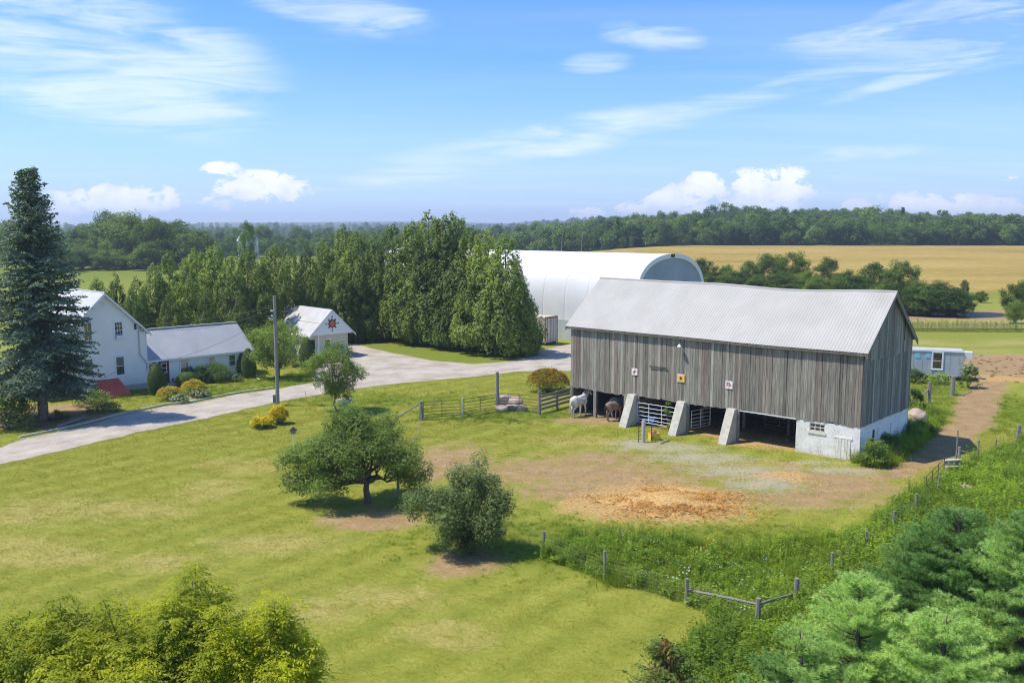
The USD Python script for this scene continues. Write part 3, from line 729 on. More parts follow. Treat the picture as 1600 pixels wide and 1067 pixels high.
put('window_pane', MB().box(B, wu0 + 0.06, wu1 - 0.06, 0.075, 0.083, zs + 0.06, ze - 0.06).get(), M['pane'], barn)
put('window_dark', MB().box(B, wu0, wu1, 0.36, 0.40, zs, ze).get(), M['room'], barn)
du0, du1 = wall_u(1329, 700), wall_u(1305, 700); du0, du1 = min(du0, du1), max(du0, du1)
n = 5
for q in range(n):
    a = du0 + (du1 - du0) * q / n
    put('doorway_board', MB().box(B, a + 0.01, a + (du1 - du0) / n - 0.01, -0.035 - 0.01 * (q % 2), 0.0, 0.02, 1.36).get(), M['cream'] if q % 2 else M['whitewash'], barn, label='worn pale boards closing the old doorway')
put('doorway_lintel', MB().box(B, du0 - 0.08, du1 + 0.08, -0.05, 0.0, 1.36, 1.46).get(), M['whitewash'], barn)
for a, b_ in ((2.1, 2.35), (2.9, 3.6), (5.3, 5.9)):
    put('vent_board', MB().box(B, -0.05, 0.0, a, b_, 0.75, 1.75).get(), M['dark'] if b_ - a < 0.3 else M['whitewash'], barn)
# concrete buttresses against the front
for q, uu in enumerate(BUT):
    w_ = 0.32
    Fb = lambda p, uu=uu: B(np.stack([uu + p[:, 1], p[:, 0], p[:, 2]], -1))
    mb = MB().prism([(-1.55, -0.03), (-0.05, -0.03), (-0.05, 2.32), (-0.42, 2.32)], Fb, -w_, w_)
    put('buttress', mb.get(), M['concrete'], barn)
    put('corner_post', MB().box(B, uu - w_ - 0.16, uu - w_ - 0.01, -0.10, 0.08, 0, WOODZ).get(), M['timber_grey'], barn)
# boarded pier beside the horses, with a faded red board on it
put('pier', MB().box(B, UC[1] + 0.0, UC[0], -0.05, 0.10, 0, WOODZ - 0.05).get(), WOOD[2], barn)
up = wall_u(930, 640)
put('opening_post', MB().box(B, up - 0.13, up + 0.13, -0.10, 0.10, -0.02, WOODZ - 0.12).get(), M['timber_grey'], barn)
put('corner_post', MB().box(B, BL - 0.2, BL, -0.02, 0.2, 0, WOODZ).get(), WOOD[1], barn)
put('sill_beam', MB().box(B, U1, BL, 0.0, 0.14, WOODZ - 0.04, WOODZ + 0.1).get(), WOOD[0], barn)
put('drip_board', MB().box(B, U1, BUT[0] - 0.4, -0.075, -0.05, WOODZ - 0.06, WOODZ + 0.0).get(), M['white_paint'], barn)

# the roof: ribbed sheets side by side, the ridge sagging near the right third
OG, OF = 0.36, 0.30
def sag(u, t):
    s = -0.24 * math.exp(-((u - 7.0) / 4.2) ** 2) - 0.06 * math.exp(-((u - 17) / 4.0) ** 2)
    return s * (0.25 + 0.75 * t)


slope = (RIDGE - EAVE) / (BW / 2)
npan = 28; pw = (BL + 2 * OG) / npan
prof = []
for kk in range(4):
    a = kk * 0.25
    prof += [(a, 0.0), (a + 0.06, 0.0), (a + 0.085, 0.020), (a + 0.145, 0.020), (a + 0.17, 0.0)]
prof += [(1.0, 0.0)]
for side in (0, 1):
    for kp in range(npan):
        rows = []
        for t in np.linspace(0, 1, 6):
            for a, h in prof:
                uu = -OG + (kp + a) * pw
                ww = -OF + t * (BW / 2 + OF)
                z = EAVE + 0.06 + slope * (ww) + sag(uu, t) + h + 0.17
                rows.append((uu, ww if side == 0 else BW - ww, z))
        npf = len(prof); v = np.array(rows)
        i = (np.arange(5)[:, None] * npf + np.arange(npf - 1)[None]).ravel()
        f = np.stack([i, i + npf, i + npf + 1, i + 1], -1)
        if side: f = f[:, ::-1]
        v[:, 2] += 0.002 * (kp % 2)
        put('roof_sheet', MB().raw(B(v), f).get(), M['roof_metal'], barn)
us = np.linspace(-OG, BL + OG, 40)
put('ridge_cap', MB().tube(np.vstack([B([(a, BW / 2, RIDGE + 0.22 + sag(a, 1))]) for a in us]), 0.09, 8).get(), M['roof_metal'], barn)
mb = MB()
for a, b_ in zip(np.linspace(-OG, BL + OG, 25)[:-1], np.linspace(-OG, BL + OG, 25)[1:]):
    s0, s1 = sag(a, 0), sag(b_, 0); zt_ = EAVE - 0.045
    v = [(u_, w_, zt_ + h_ + (s0 if u_ == a else s1)) for w_ in (-OF + 0.02, -OF + 0.06) for u_, h_ in ((a, -0.15), (b_, -0.15), (b_, 0), (a, 0))]
    mb.raw(B(v), [(3, 2, 1, 0), (4, 5, 6, 7), (0, 1, 5, 4), (2, 3, 7, 6)])
put('eave_board', mb.get(), WOOD[1], barn)
for uu in (-OG + 0.02, BL + OG - 0.06):
    mb = MB()
    for sgn in (0, 1):
        a, c = (-OF, EAVE + 0.06 - slope * OF), (BW / 2, RIDGE + 0.06)
        P0 = [(a[0], a[1] - 0.16), (c[0], c[1] - 0.18), (c[0], c[1] + 0.12), (a[0], a[1] + 0.14)]
        if sgn: P0 = [(BW - x_, z_) for x_, z_ in P0][::-1]
        mb.prism(P0, lambda p: B(np.stack([p[:, 1], p[:, 0], p[:, 2]], -1)), uu, uu + 0.04)
    put('barge_board', mb.get(), WOOD[1], barn)
# soffit rafters' tails under the gable overhang
put('track_rail', MB().box(B, wall_u(1043, 575), wall_u(1016, 572), -0.14, -0.09, 4.55, 4.62).get(), M['dark'], barn)
put('narrow_slot', MB().box(B, -0.085, -0.07, 6.9, 7.05, 7.2, 9.0).get(), M['room'], barn)

# things hanging on the barn front

def quilt_block(px, py, size, label, style):
    uu = wall_u(px, py); zc = height_at(px, py, (BC + B.e1 * uu)[1])
    o = B([(uu, -0.085, zc)])[0]
    R = lambda p: o - p[:, :1] * B.e1 - p[:, 1:2] * B.e2 + p[:, 2:] * np.array([0, 0, 1.0])   # u right, w towards the yard
    Q = lambda p: R(np.atleast_2d(np.asarray(p, float)))
    t = thing('quilt_block', label, 'barn quilt', o)
    h = size / 2
    def panel(name, mat, dep, *polys):
        mb = MB()
        for pts in polys: mb.prism([(a * h, c * h) for a, c in pts], Q, dep, dep + 0.007)
        put(name, mb.get(), mat, t)
    sq = lambda r: [(-r, -r), (r, -r), (r, r), (-r, r)]
    panel('panel', M['white_paint'] if style != 'sun' else M['quilt_yellow'], 0.0, sq(1.0))
    if style == 'leaf':
        panel('leaf_shape', M['quilt_red'], 0.008, [(-0.7, 0.1), (-0.1, 0.1), (-0.1, 0.7), (-0.7, 0.7)], [(0, 0.1), (0.65, 0.1), (0.0, 0.7)], [(-0.7, 0.0), (-0.7, -0.6), (-0.1, 0.0)],
              [(0.0, 0.0), (0.0, -0.55), (0.7, -0.1), (0.7, 0.0)])
        panel('stem', M['quilt_red'], 0.009, [(-0.1, -0.75), (0.05, -0.75), (0.05, 0.0), (-0.1, 0.0)])
    elif style == 'star':
        panel('star', M['quilt_red'], 0.008, [(0, -0.75), (0.22, -0.2), (0.75, 0.0), (0.22, 0.2), (0, 0.75), (-0.22, 0.2), (-0.75, 0), (-0.22, -0.2)])
        panel('corner', M['faded_red'], 0.009, [(0.3, 0.3), (0.7, 0.3), (0.3, 0.7)], [(-0.3, -0.3), (-0.7, -0.3), (-0.3, -0.7)])
    else:
        panel('inner_square', M['white_paint'], 0.008, sq(0.84)); panel('field', M['quilt_yellow'], 0.016, sq(0.74))
        panel('petal', M['orange'], 0.024, *[[(0.22 * math.cos(a - 0.3), 0.22 * math.sin(a - 0.3)), (0.66 * math.cos(a), 0.66 * math.sin(a)), (0.22 * math.cos(a + 0.3), 0.22 * math.sin(a + 0.3))] for a in np.arange(8) * math.pi / 4])
        panel('seed_head', M['quilt_brown'], 0.032, [(0.3 * math.cos(a), 0.3 * math.sin(a)) for a in np.arange(10) * math.pi / 5])
    return t


quilt_block(992.5, 580.5, 0.52, 'faded white quilt square with reddish star, leftmost on the barn boards', 'star')
quilt_block(1065, 590.5, 0.62, 'yellow sunflower quilt square in the middle of the barn front', 'sun')
quilt_block(1140, 601, 0.55, 'white quilt square with red leaf, rightmost on the barn boards', 'leaf')
uu = (UC[0] + UC[1]) / 2
put('red_sign', MB().box(B, uu - 0.28, uu + 0.22, -0.09, -0.055, 0.95, 1.55).get(), M['faded_red'], label='faded red board fixed to the barn pier beside the horses', cat='sign')
lu = wall_u(1066, 540); lz = height_at(1066, 540, (BC + B.e1 * lu)[1])
t = thing('yard_lamp', 'small white yard lamp sticking out below the barn eave', 'lamp', B([(lu, -0.05, lz)])[0])
put('arm', MB().tube(B([(lu, -0.05, lz + 0.1), (lu, -0.35, lz + 0.14)]), 0.02).get(), M['grey_metal'], t)
put('lamp_shade', MB().tube(B([(lu, -0.38, lz + 0.13), (lu, -0.38, lz - 0.04)]), [0.06, 0.17], 10).get(), M['white_paint'], t)

# ------------------------------------------------------------------ other buildings
def clap(mb, F, u0, u1, z0, z1, w=0.0, top=None, pitch=0.19, lap=0.034):
    """Lapped boards on the plane w (outside towards -w), clipped under the line top(z) -> (ua, ub)."""
    z = z0
    while z < z1 - 1e-6:
        zt = min(z + pitch, z1)
        a, b = (u0, u1) if top is None else top(z); c, d = (u0, u1) if top is None else top(zt)
        if b > a:
            mb.raw(F([(a, w - lap, z), (b, w - lap, z), (d, w - 0.004, zt), (c, w - 0.004, zt)]), [(0, 1, 2, 3)])
            mb.raw(F([(a, w, z), (b, w, z), (b, w - lap, z), (a, w - lap, z)]), [(0, 1, 2, 3)])
        z = zt


def window(t, F, u, z, wd, ht, w=0.0, cols=2, rows=2, frame_mat=None, sash=True, surround=0.10, ac=False, curtain=False):
    """A sash window whose lower left corner is (u, z) on the wall plane w; outside is -w."""
    fm = frame_mat or M['white_paint']
    mb = MB(); e = surround
    for a, b, c, d in ((-e, wd + e, -e, 0), (-e, wd + e, ht, ht + e), (-e, 0, 0, ht), (wd, wd + e, 0, ht)): mb.box(F, u + a, u + b, w - 0.065, w + 0.02, z + c, z + d)
    mb.box(F, u - e - 0.03, u + wd + e + 0.03, w - 0.10, w - 0.066, z - e, z - e + 0.05)
    fr = put('window', mb.get(), fm, t)
    for nm, parts in (('sash', [(0, wd, ht / 2 - 0.025, ht / 2 + 0.025), (0, 0.045, 0, ht), (wd - 0.045, wd, 0, ht), (0.045, wd - 0.045, 0, 0.05), (0.045, wd - 0.045, ht - 0.045, ht)]),
                      ('muntin', [(wd * k / cols - 0.012, wd * k / cols + 0.012, 0.05, ht - 0.05) for k in range(1, cols)] + [(0.045, wd - 0.045, ht * k / rows - 0.012, ht * k / rows + 0.012) for k in range(1, rows) if abs(k / rows - 0.5) > 0.05])):
        mb = MB(); dep = 0.05 if nm == 'sash' else 0.044
        for a, b, c, d in parts: mb.box(F, u + a, u + b, w - dep, w - 0.03, z + c, z + d)
        if parts: put(nm, mb.get(), fm, fr)
    put('pane', MB().box(F, u, u + wd, w - 0.036, w - 0.031, z, z + ht).get(), M['pane'], fr)
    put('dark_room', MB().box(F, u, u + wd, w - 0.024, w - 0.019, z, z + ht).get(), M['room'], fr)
    if curtain: put('curtain', MB().box(F, u + 0.05, u + wd - 0.05, w - 0.030, w - 0.0255, z + ht * 0.55, z + ht - 0.04).get(), M['curtain'], fr)
    if ac: put('air_conditioner', MB().box(F, u + 0.08, u + wd - 0.08, w - 0.32, w - 0.066, z, z + 0.34).get(), M['tube_white'], t)
    return fr


def ribbed(F, u0, u1, wa, za, wb, zb, pitch=0.30, rib=0.013, thick=0.0):
    """A ribbed metal roof slope from (wa, za) up to (wb, zb)."""
    us = []
    n = max(1, int(round((u1 - u0) / pitch))); p = (u1 - u0) / n
    for k in range(n): us += [(u0 + k * p, 0), (u0 + k * p + 0.03, rib), (u0 + k * p + 0.07, rib), (u0 + k * p + 0.10, 0)]
    us.append((u1, 0)); v = [(a, wa, za + h) for a, h in us] + [(a, wb, zb + h) for a, h in us]
    m_ = len(us); f = [(k, k + 1, k + 1 + m_, k + m_) for k in range(m_ - 1)]
    return F(v), f


HA = 46.0
HC = G(232, 606.5)
Hm = frame(HC, HA)                               # u right along the gable front, w back; the front face looks to -w
HW, HE, HR, HL = 7.35, 5.35, 8.95, 8.5
house = thing('farmhouse', 'white two storey clapboard farmhouse behind the big blue spruce', 'house', HC)
mid = -HW / 2; hs = (HR - HE) / (HW / 2)
mb = MB()
edge = lambda z: (-HW, 0) if z <= HE else (mid - (HR - z) / hs, mid + (HR - z) / hs)
clap(mb, Hm, -HW, 0, 0.55, HR - 0.05, 0.0, edge)
put('gable_siding', mb.get(), M['white_siding'], house, kind='stuff')
side = frame(Hm([(0, 0, 0)])[0], HA + 90)        # right side wall runs back from the corner
mb = MB(); clap(mb, side, 0, HL, 0.55, HE); put('side_siding', mb.get(), M['white_siding'], house, kind='stuff')
mb = MB(); mb.box(Hm, -HW + 0.02, -0.02, 0.01, HL, -0.05, HE); mb.prism([(-HW + 0.02, HE), (-0.02, HE), (mid, HR - 0.06)], Hm, 0.01, HL)
put('wall', mb.get(), M['white_siding'], house)
put('foundation', MB().box(Hm, -HW + 0.01, -0.01, -0.005, HL, -0.05, 0.56).get(), M['concrete'], house)
mb = MB()
for a in (-HW - 0.03, -0.09): mb.box(Hm, a, a + 0.12, -0.045, 0.06, 0.55, HE + 0.05)
put('corner_trim', mb.get(), M['white_paint'], house)
for sgn in (-1, 1):
    f_ = lambda u: mid + sgn * u
    ov = 0.38
    a = (HW / 2 + ov, HE + 0.12 - hs * ov); c = (0.0, HR + 0.12)
    v = [(f_(a[0]), -0.35, a[1]), (f_(c[0]), -0.35, c[1]), (f_(c[0]), HL + 0.3, c[1]), (f_(a[0]), HL + 0.3, a[1])]
    v += [(x, y, z - 0.07) for x, y, z in v]
    put('roof_slope', MB().raw(Hm(v), [(0, 1, 2, 3), (7, 6, 5, 4), (0, 4, 5, 1), (1, 5, 6, 2), (2, 6, 7, 3), (3, 7, 4, 0)]).get(), M['white_roof'], house)
    pl = [(f_(a[0]), a[1] - 0.22), (f_(a[0]), a[1] - 0.06), (f_(c[0]), c[1] - 0.06), (f_(c[0]), c[1] - 0.24)]
    if sgn < 0: pl = pl[::-1]
    put('barge_board', MB().prism(pl, Hm, -0.37, -0.33).get(), M['white_paint'], house)
put('ridge_cap', MB().tube(Hm([(mid, -0.36, HR + 0.13), (mid, HL + 0.3, HR + 0.13)]), 0.07, 6).get(), M['white_roof'], house)
def hu(px, py):
    rx = (px - 800) / FOC; c, s = math.cos(PITCH), math.sin(PITCH); ry = c + -(py - 533.5) / FOC * s
    t = np.linalg.solve(np.array([[rx, -Hm.e1[0]], [ry, -Hm.e1[1]]]), HC[:2]); return t[1], height_at(px, py, (HC + Hm.e1 * t[1])[1])
for (x0, y0, x1, y1, kw) in ((178, 502, 192, 529, dict(cols=3, rows=4, ac=True)), (180, 556, 195, 585, dict(cols=1, rows=2, curtain=True)),
                             (130, 504, 144, 532, dict(cols=2, rows=2)), (131, 560, 146, 588, dict(cols=1, rows=2))):
    (ua, zt), (ub, zb) = hu(x0, y0), hu(x1, y1)
    window(house, Hm, ua, zb, ub - ua, hu(x0, y0)[1] - hu(x0, y1)[1], **kw)
ua, za = hu(159.5, 476)
mb = MB(); mb.box(Hm, ua - 0.2, ua + 0.2, -0.05, -0.02, za - 0.25, za + 0.25)
for q in range(4): mb.box(Hm, ua - 0.16, ua + 0.16, -0.065, -0.05, za - 0.2 + q * 0.11, za - 0.14 + q * 0.11)
put('gable_vent', mb.get(), M['tube_white'], house)
# service mast with its bend down to the meter
ua, zt = hu(216, 512); ub, zb = hu(229, 566)
pts = Hm([(ua, -0.09, zt + 0.1), (ua, -0.09, hu(216, 553)[1]), (ua + 0.15, -0.09, hu(217, 557)[1]), (ub - 0.1, -0.09, hu(227, 565)[1]), (ub, -0.09, hu(228, 568)[1]), (ub, -0.09, hu(228, 578)[1])])
put('service_mast', MB().tube(pts, 0.055, 8).get(), M['grey_metal'], house)
ud, zd = hu(211, 508); put('wall_light', MB().box(Hm, ud - 0.09, ud + 0.05, -0.16, -0.03, zd - 0.38, zd + 0.15).get(), M['dark'], house)
ud, zd = hu(221, 514); a = np.linspace(0, 2 * np.pi, 17)
put('wire_coil', MB().tube(Hm(np.stack([ud + 0.16 * np.cos(a), np.full(17, -0.07), zd + 0.22 * np.sin(a)], -1)), 0.025, 5).get(), M['cable'], house)
# gutter pipe at the left corner and back porch half hidden by the spruce
ul, _ = hu(101, 600)
put('downspout', MB().tube(Hm([(-HW + 0.02, -0.1, 4.9), (-HW + 0.02, -0.1, 0.5), (-HW + 0.25, -0.45, 0.12), (-HW + 0.45, -0.75, 0.06)]), 0.05, 6).get(), M['white_paint'], house)
mb = MB(); mb.box(Hm, -HW - 2.6, -HW - 0.02, 0.5, 4.2, 0.75, 0.87); porch = put('porch_deck', mb.get(), M['timber_grey'], house)
for a in (-HW - 2.5, -HW - 1.3): put('porch_post', MB().box(Hm, a, a + 0.12, 0.5, 0.62, 0.87, 3.1).get(), M['white_paint'], house)
for q in range(4): put('porch_step', MB().box(Hm, -HW - 1.35, -HW - 0.1, 0.47 - 0.28 * (q + 1), 0.46 - 0.28 * q, 0.62 - 0.17 * q, 0.67 - 0.17 * q).get(), M['timber_grey'], house)
put('porch_rail', MB().bar(Hm([(-HW - 2.5, 0.55, 1.7)])[0], Hm([(-HW - 0.1, 0.55, 1.7)])[0], 0.09, 0.05).get(), M['timber_grey'], house)
put('porch_roof', MB().box(Hm, -HW - 2.9, -HW - 0.02, 0.2, 4.4, 3.1, 3.24).get(), M['white_roof'], house)
put('porch_wall', MB().box(Hm, -HW - 2.6, -HW - 1.5, 2.2, 4.2, 0.87, 3.1).get(), M['red_door'], house)
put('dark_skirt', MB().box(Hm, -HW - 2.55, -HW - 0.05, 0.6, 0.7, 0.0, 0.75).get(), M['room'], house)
# red sloping cellar hatch leaning on the wall
(ha, _), (hb, _) = hu(151, 598), hu(184, 596)
hatch = thing('cellar_hatch', 'red sloping metal cellar hatch on the lawn against the farmhouse wall', 'cellar door', Hm([(ha, 0, 0)])[0])
zt = 1.25; out = 2.6
mb = MB(); mb.prism([(0.0, 0.0), (-out, 0.0), (-out, 0.16), (0.0, zt)][::-1], lambda p: Hm(np.stack([p[:, 1], p[:, 0] - 0.06, p[:, 2]], -1)), ha, hb)
put('side_box', mb.get(), M['red_metal'], hatch)
sl = (zt - 0.16) / out
for q in range(6):
    a = ha - 0.05 + (hb - ha + 0.1) * q / 6; b = ha - 0.05 + (hb - ha + 0.1) * (q + 1) / 6 - 0.02
    v = [(a, -0.06, zt + 0.05), (b, -0.06, zt + 0.05), (b, -out - 0.14, 0.17), (a, -out - 0.14, 0.17)]; v += [(x, y, z - 0.035) for x, y, z in v]
    put('hatch_panel', MB().raw(Hm(v), [(0, 3, 2, 1), (4, 5, 6, 7), (0, 1, 5, 4), (1, 2, 6, 5), (2, 3, 7, 6), (3, 0, 4, 7)]).get(), M['red_metal'], hatch)

# low annex with the ribbed metal roof
AL = 10.9
An = frame(Hm([(0.02, 0.45, 0)])[0], 45.2)
aw = 0.0; az = height_at(394, 546.5, An([(AL, -0.3, 0)])[0][1]); ad = 3.3
ar = height_at(369, 503.6, An([(AL, ad, 0)])[0][1])
annex = thing('house_annex', 'low white annex with grey ribbed metal roof and red door', 'annex', An([(0, 0, 0)])[0])
mb = MB(); clap(mb, An, 0, AL, 0.15, az - 0.1); put('front_siding', mb.get(), M['white_siding'], annex, kind='stuff')
mb = MB(); mb.box(An, 0, AL - 0.02, 0.01, 2 * ad, -0.05, az - 0.08); mb.prism([(0.01, az - 0.08), (2 * ad, az - 0.08), (ad, ar - 0.1)], lambda p: An(np.stack([p[:, 1], p[:, 0], p[:, 2]], -1)), 0, AL - 0.02)
put('wall', mb.get(), M['white_siding'], annex)
sl = (ar - az) / (ad + 0.3)
v, f = ribbed(An, -0.05, AL + 0.25, -0.34, az - 0.01, ad, ar, 0.3)
put('roof_slope', MB().raw(v, f).get(), M['annex_metal'], annex)
v, f = ribbed(An, -0.05, AL + 0.25, ad, ar, 2 * ad + 0.34, az - 0.01, 0.3)
put('roof_slope', MB().raw(v, f).get(), M['annex_metal'], annex)
put('ridge_cap', MB().box(An, -0.05, AL + 0.27, ad - 0.14, ad + 0.14, ar + 0.0, ar + 0.06).get(), M['white_roof'], annex)
mb = MB(); mb.box(An, -0.02, AL + 0.24, -0.37, -0.32, az - 0.18, az - 0.015); mb.box(An, -0.02, AL, -0.32, 0, az - 0.18, az - 0.15); put('fascia', mb.get(), M['white_paint'], annex)
mb = MB(); mb.prism([(-0.34, az - 0.16), (-0.34, az - 0.02), (ad, ar - 0.01), (ad, ar - 0.16)][::-1], lambda p: An(np.stack([p[:, 1], p[:, 0], p[:, 2]], -1)), AL + 0.2, AL + 0.24)
put('barge_board', mb.get(), M['white_paint'], annex)
def au(px, py):
    rx = (px - 800) / FOC; c, s = math.cos(PITCH), math.sin(PITCH); ry = c + -(py - 533.5) / FOC * s
    t = np.linalg.solve(np.array([[rx, -An.e1[0]], [ry, -An.e1[1]]]), An.o[:2]); return t[1], height_at(px, py, (An.o + An.e1 * t[1])[1])
for (x0, y0, x1, y1, kw) in ((281, 559, 295, 583, dict(cols=1, rows=2, curtain=True)), (326, 556, 336, 574, dict(cols=1, rows=2)), (357, 554, 368, 571, dict(cols=1, rows=2))):
    (ua, zt), (ub, zb) = au(x0, y0), au(x1, y1)
    window(annex, An, ua, zb, ub - ua, min(au((x0 + x1) / 2, y0)[1], az - 0.3) - zb, **kw)
(ua, zt), (ub, _) = au(248.5, 562), au(261.5, 561)
dz = 0.22
door = put('door', MB().box(An, ua, ub, -0.05, -0.005, dz, dz + 2.05).get(), M['red_door'], annex)
mb = MB(); e = 0.1
for a, b, c, d in ((ua - e, ub + e, dz + 2.05, dz + 2.15), (ua - e, ua, dz, dz + 2.05), (ub, ub + e, dz, dz + 2.05)): mb.box(An, a, b, -0.075, 0.0, c, d)
put('door_frame', mb.get(), M['red_door'], door)
mb = MB(); w_ = ub - ua
for a, b, c, d in ((0.12, w_ - 0.12, 0.98, 1.04), (0.12, w_ - 0.12, 1.86, 1.92), (0.12, w_ - 0.12, 1.42, 1.47), (0.12, 0.18, 1.04, 1.86), (w_ - 0.18, w_ - 0.12, 1.04, 1.86)): mb.box(An, ua + a, ua + b, -0.07, -0.05, dz + c, dz + d)
put('door_window', mb.get(), M['white_paint'], door)
put('pane', MB().box(An, ua + 0.18, ub - 0.18, -0.060, -0.054, dz + 1.04, dz + 1.86).get(), M['room'], door)
put('handle', MB().box(An, ub - 0.1, ub - 0.06, -0.1, -0.05, dz + 0.95, dz + 1.07).get(), M['grey_metal'], door)
put('door_step', MB().box(An, ua - 0.5, ub + 0.5, -1.3, -0.02, -0.02, 0.2).get(), M['concrete'], annex)
ul, zl = au(240.5, 565); put('wall_lamp', MB().box(An, ul - 0.09, ul + 0.09, -0.2, -0.02, zl - 0.2, zl + 0.15).get(), M['dark'], annex)
us_, zs_ = au(238, 574.5)
t = thing('house_sign', 'small square sign with black border and orange motif beside the red door', 'sign', An([(us_, 0, zs_)])[0])
put('board', MB().box(An, us_ - 0.28, us_ + 0.28, -0.05, -0.03, zs_ - 0.26, zs_ + 0.3).get(), M['sign_black'], t)
put('field', MB().box(An, us_ - 0.21, us_ + 0.21, -0.058, -0.05, zs_ - 0.20, zs_ + 0.22).get(), M['quilt_yellow'], t)
put('motif', MB().prism([(us_ + 0.15 * math.cos(a) * (1 if k % 2 else 0.6), zs_ + 0.15 * math.sin(a) * (1 if k % 2 else 0.6)) for k, a in enumerate(np.arange(10) * math.pi / 5)], An, -0.066, -0.058).get(), M['quilt_red'], t)

# white shed with the red star ornament on its overhanging gable
SC = G(487, 562); Sh = frame(SC, 42.06); SW, SE, SR, SL = 5.5, 2.77, 5.40, 10.4
shed = thing('garage_shed', 'small white garage with a red star ornament on its gable', 'garage', SC)
put('wall', MB().box(Sh, 0.12, SW - 0.15, 0.9, SL - 0.2, -0.05, SE + 0.05).get(), M['cream'], shed)
mb = MB(); sm_ = SW / 2; hs2 = (SR - SE) / sm_
clap(mb, Sh, 0, SW, SE - 0.05, SR - 0.06, 0.04, lambda z: (0.0, SW) if z < SE else (sm_ - (SR - z) / hs2, sm_ + (SR - z) / hs2), 0.16)
put('gable_siding', mb.get(), M['white_siding'], shed, kind='stuff')
mb = MB(); mb.prism([(0.05, SE - 0.05), (SW - 0.05, SE - 0.05), (sm_, SR - 0.08)], Sh, 0.05, 0.9); mb.box(Sh, 0.05, SW - 0.05, 0.06, 0.9, SE - 0.12, SE - 0.055)
put('gable_overhang', mb.get(), M['white_paint'], shed)
for sgn in (-1, 1):
    v, _f = None, None
    a = (sm_ + 0.35, SE + 0.1 - hs2 * 0.35); c = (0, SR + 0.1)
    v = [(sm_ + sgn * a[0], -0.08, a[1]), (sm_, -0.08, c[1]), (sm_, SL, c[1]), (sm_ + sgn * a[0], SL, a[1])]; v += [(x, y, z - 0.06) for x, y, z in v]
    put('roof_slope', MB().raw(Sh(v), [(0, 1, 2, 3), (7, 6, 5, 4), (0, 4, 5, 1), (1, 5, 6, 2), (2, 6, 7, 3), (3, 7, 4, 0)]).get(), M['white_roof'], shed)
    pl = [(sm_ + sgn * a[0], a[1] - 0.2), (sm_ + sgn * a[0], a[1] - 0.05), (sm_, c[1] - 0.05), (sm_, c[1] - 0.22)]
    put('barge_board', MB().prism(pl if sgn > 0 else pl[::-1], Sh, -0.10, -0.06).get(), M['white_paint'], shed)
put('seam_strip', MB().bar(Sh([(sm_ / 2 - 0.2, 0.1, SE + 0.13 + hs2 * (sm_ / 2 - 0.2))])[0], Sh([(sm_ / 2 - 0.2, SL - 0.1, SE + 0.13 + hs2 * (sm_ / 2 - 0.2))])[0], 0.08, 0.03).get(), M['cream'], shed)
put('door', MB().box(Sh, 2.15, 3.0, 0.84, 0.9, 0.02, 2.05).get(), M['white_paint'], shed)
put('door_window', MB().box(Sh, 2.25, 2.9, 0.82, 0.84, 1.2, 1.95).get(), M['room'], shed)
put('window', MB().box(Sh, 0.25, 0.95, 0.85, 0.9, 1.0, 2.1).get(), M['room'], shed)
put('corner_post', MB().box(Sh, 1.05, 1.2, 0.3, 0.45, 0, SE - 0.12).get(), M['white_paint'], shed)
put('eave_bracket', MB().box(Sh, SW - 0.1, SW + 0.1, 0.2, 0.9, SE - 0.4, SE - 0.12).get(), M['dark'], shed)
orn = thing('gable_star', 'red and black star ornament mounted on the white garage gable', 'ornament', Sh([(sm_, 0, 3.9)])[0])
oc = 3.9
k8 = [(sm_ + r * math.cos(a), oc + r * math.sin(a)) for k, a in enumerate(np.arange(16) * math.pi / 8) for r in [0.62 if k % 2 == 0 else 0.42]]
put('star', MB().prism(k8, Sh, -0.03, 0.0).get(), M['quilt_brown'], orn)
k4 = [(sm_ + r * math.cos(a), oc + r * math.sin(a)) for k, a in enumerate(np.arange(8) * math.pi / 4) for r in [0.5 if k % 2 == 0 else 0.28]]
put('inner_star', MB().prism(k4, Sh, -0.045, -0.03).get(), M['quilt_red'], orn)
for k in range(8):
    a = k * math.pi / 4; r = 0.80 if k % 2 == 0 else 0.62; s_ = 0.10
    cx_, cz_ = sm_ + r * math.cos(a), oc + r * math.sin(a)
    put('tip', MB().prism([(cx_ - s_, cz_), (cx_, cz_ - s_), (cx_ + s_, cz_), (cx_, cz_ + s_)], Sh, -0.035, -0.004).get(), M['sign_black'], orn)

# big white fabric-covered arched building
QW, QH, QN = 16.95, 11.28, 0.38
qe = G(880, 530)[:2] - np.array([math.cos(math.radians(D1)), math.sin(math.radians(D1))]) * 11.26
Q_ = frame(qe, D1, flip=True); QLEN = 52.0
arch = thing('fabric_building', 'large white fabric covered arched storage building behind the barn', 'building', Q_([(0, 0, 0)])[0])
tt = np.linspace(0, np.pi, 41); aw_, ah = QW / 2 * (1 - np.cos(tt)), QH * np.sin(tt) ** QN
bays = 14
for k in range(bays):
    a, b = QLEN * k / bays, QLEN * (k + 1) / bays
    rows = []
    for s_ in (0, 0.06, 0.5, 0.94, 1):
        puff = -0.10 if s_ in (0, 1) else 0.0
        rows.append(np.stack([np.full(41, a + (b - a) * s_), QW / 2 + (aw_ - QW / 2) * (1 + puff / 9), ah * (1 + puff / 11) + 0.02], -1))
    v = np.vstack(rows); i = (np.arange(4)[:, None] * 41 + np.arange(40)[None]).ravel()
    put('cover_panel', (Q_(v), np.stack([i, i + 41, i + 42, i + 1], -1)), M['fabric_white'], arch, smooth=True)
mb = MB(); v = []
for s0, s1, u in ((1.0, 0.94, -0.06), (1.0, 0.94, 0.25)):
    pass
outer = np.stack([aw_, ah + 0.06], -1); inner = np.stack([QW / 2 + (aw_ - QW / 2) * 0.945, ah * 0.955], -1)
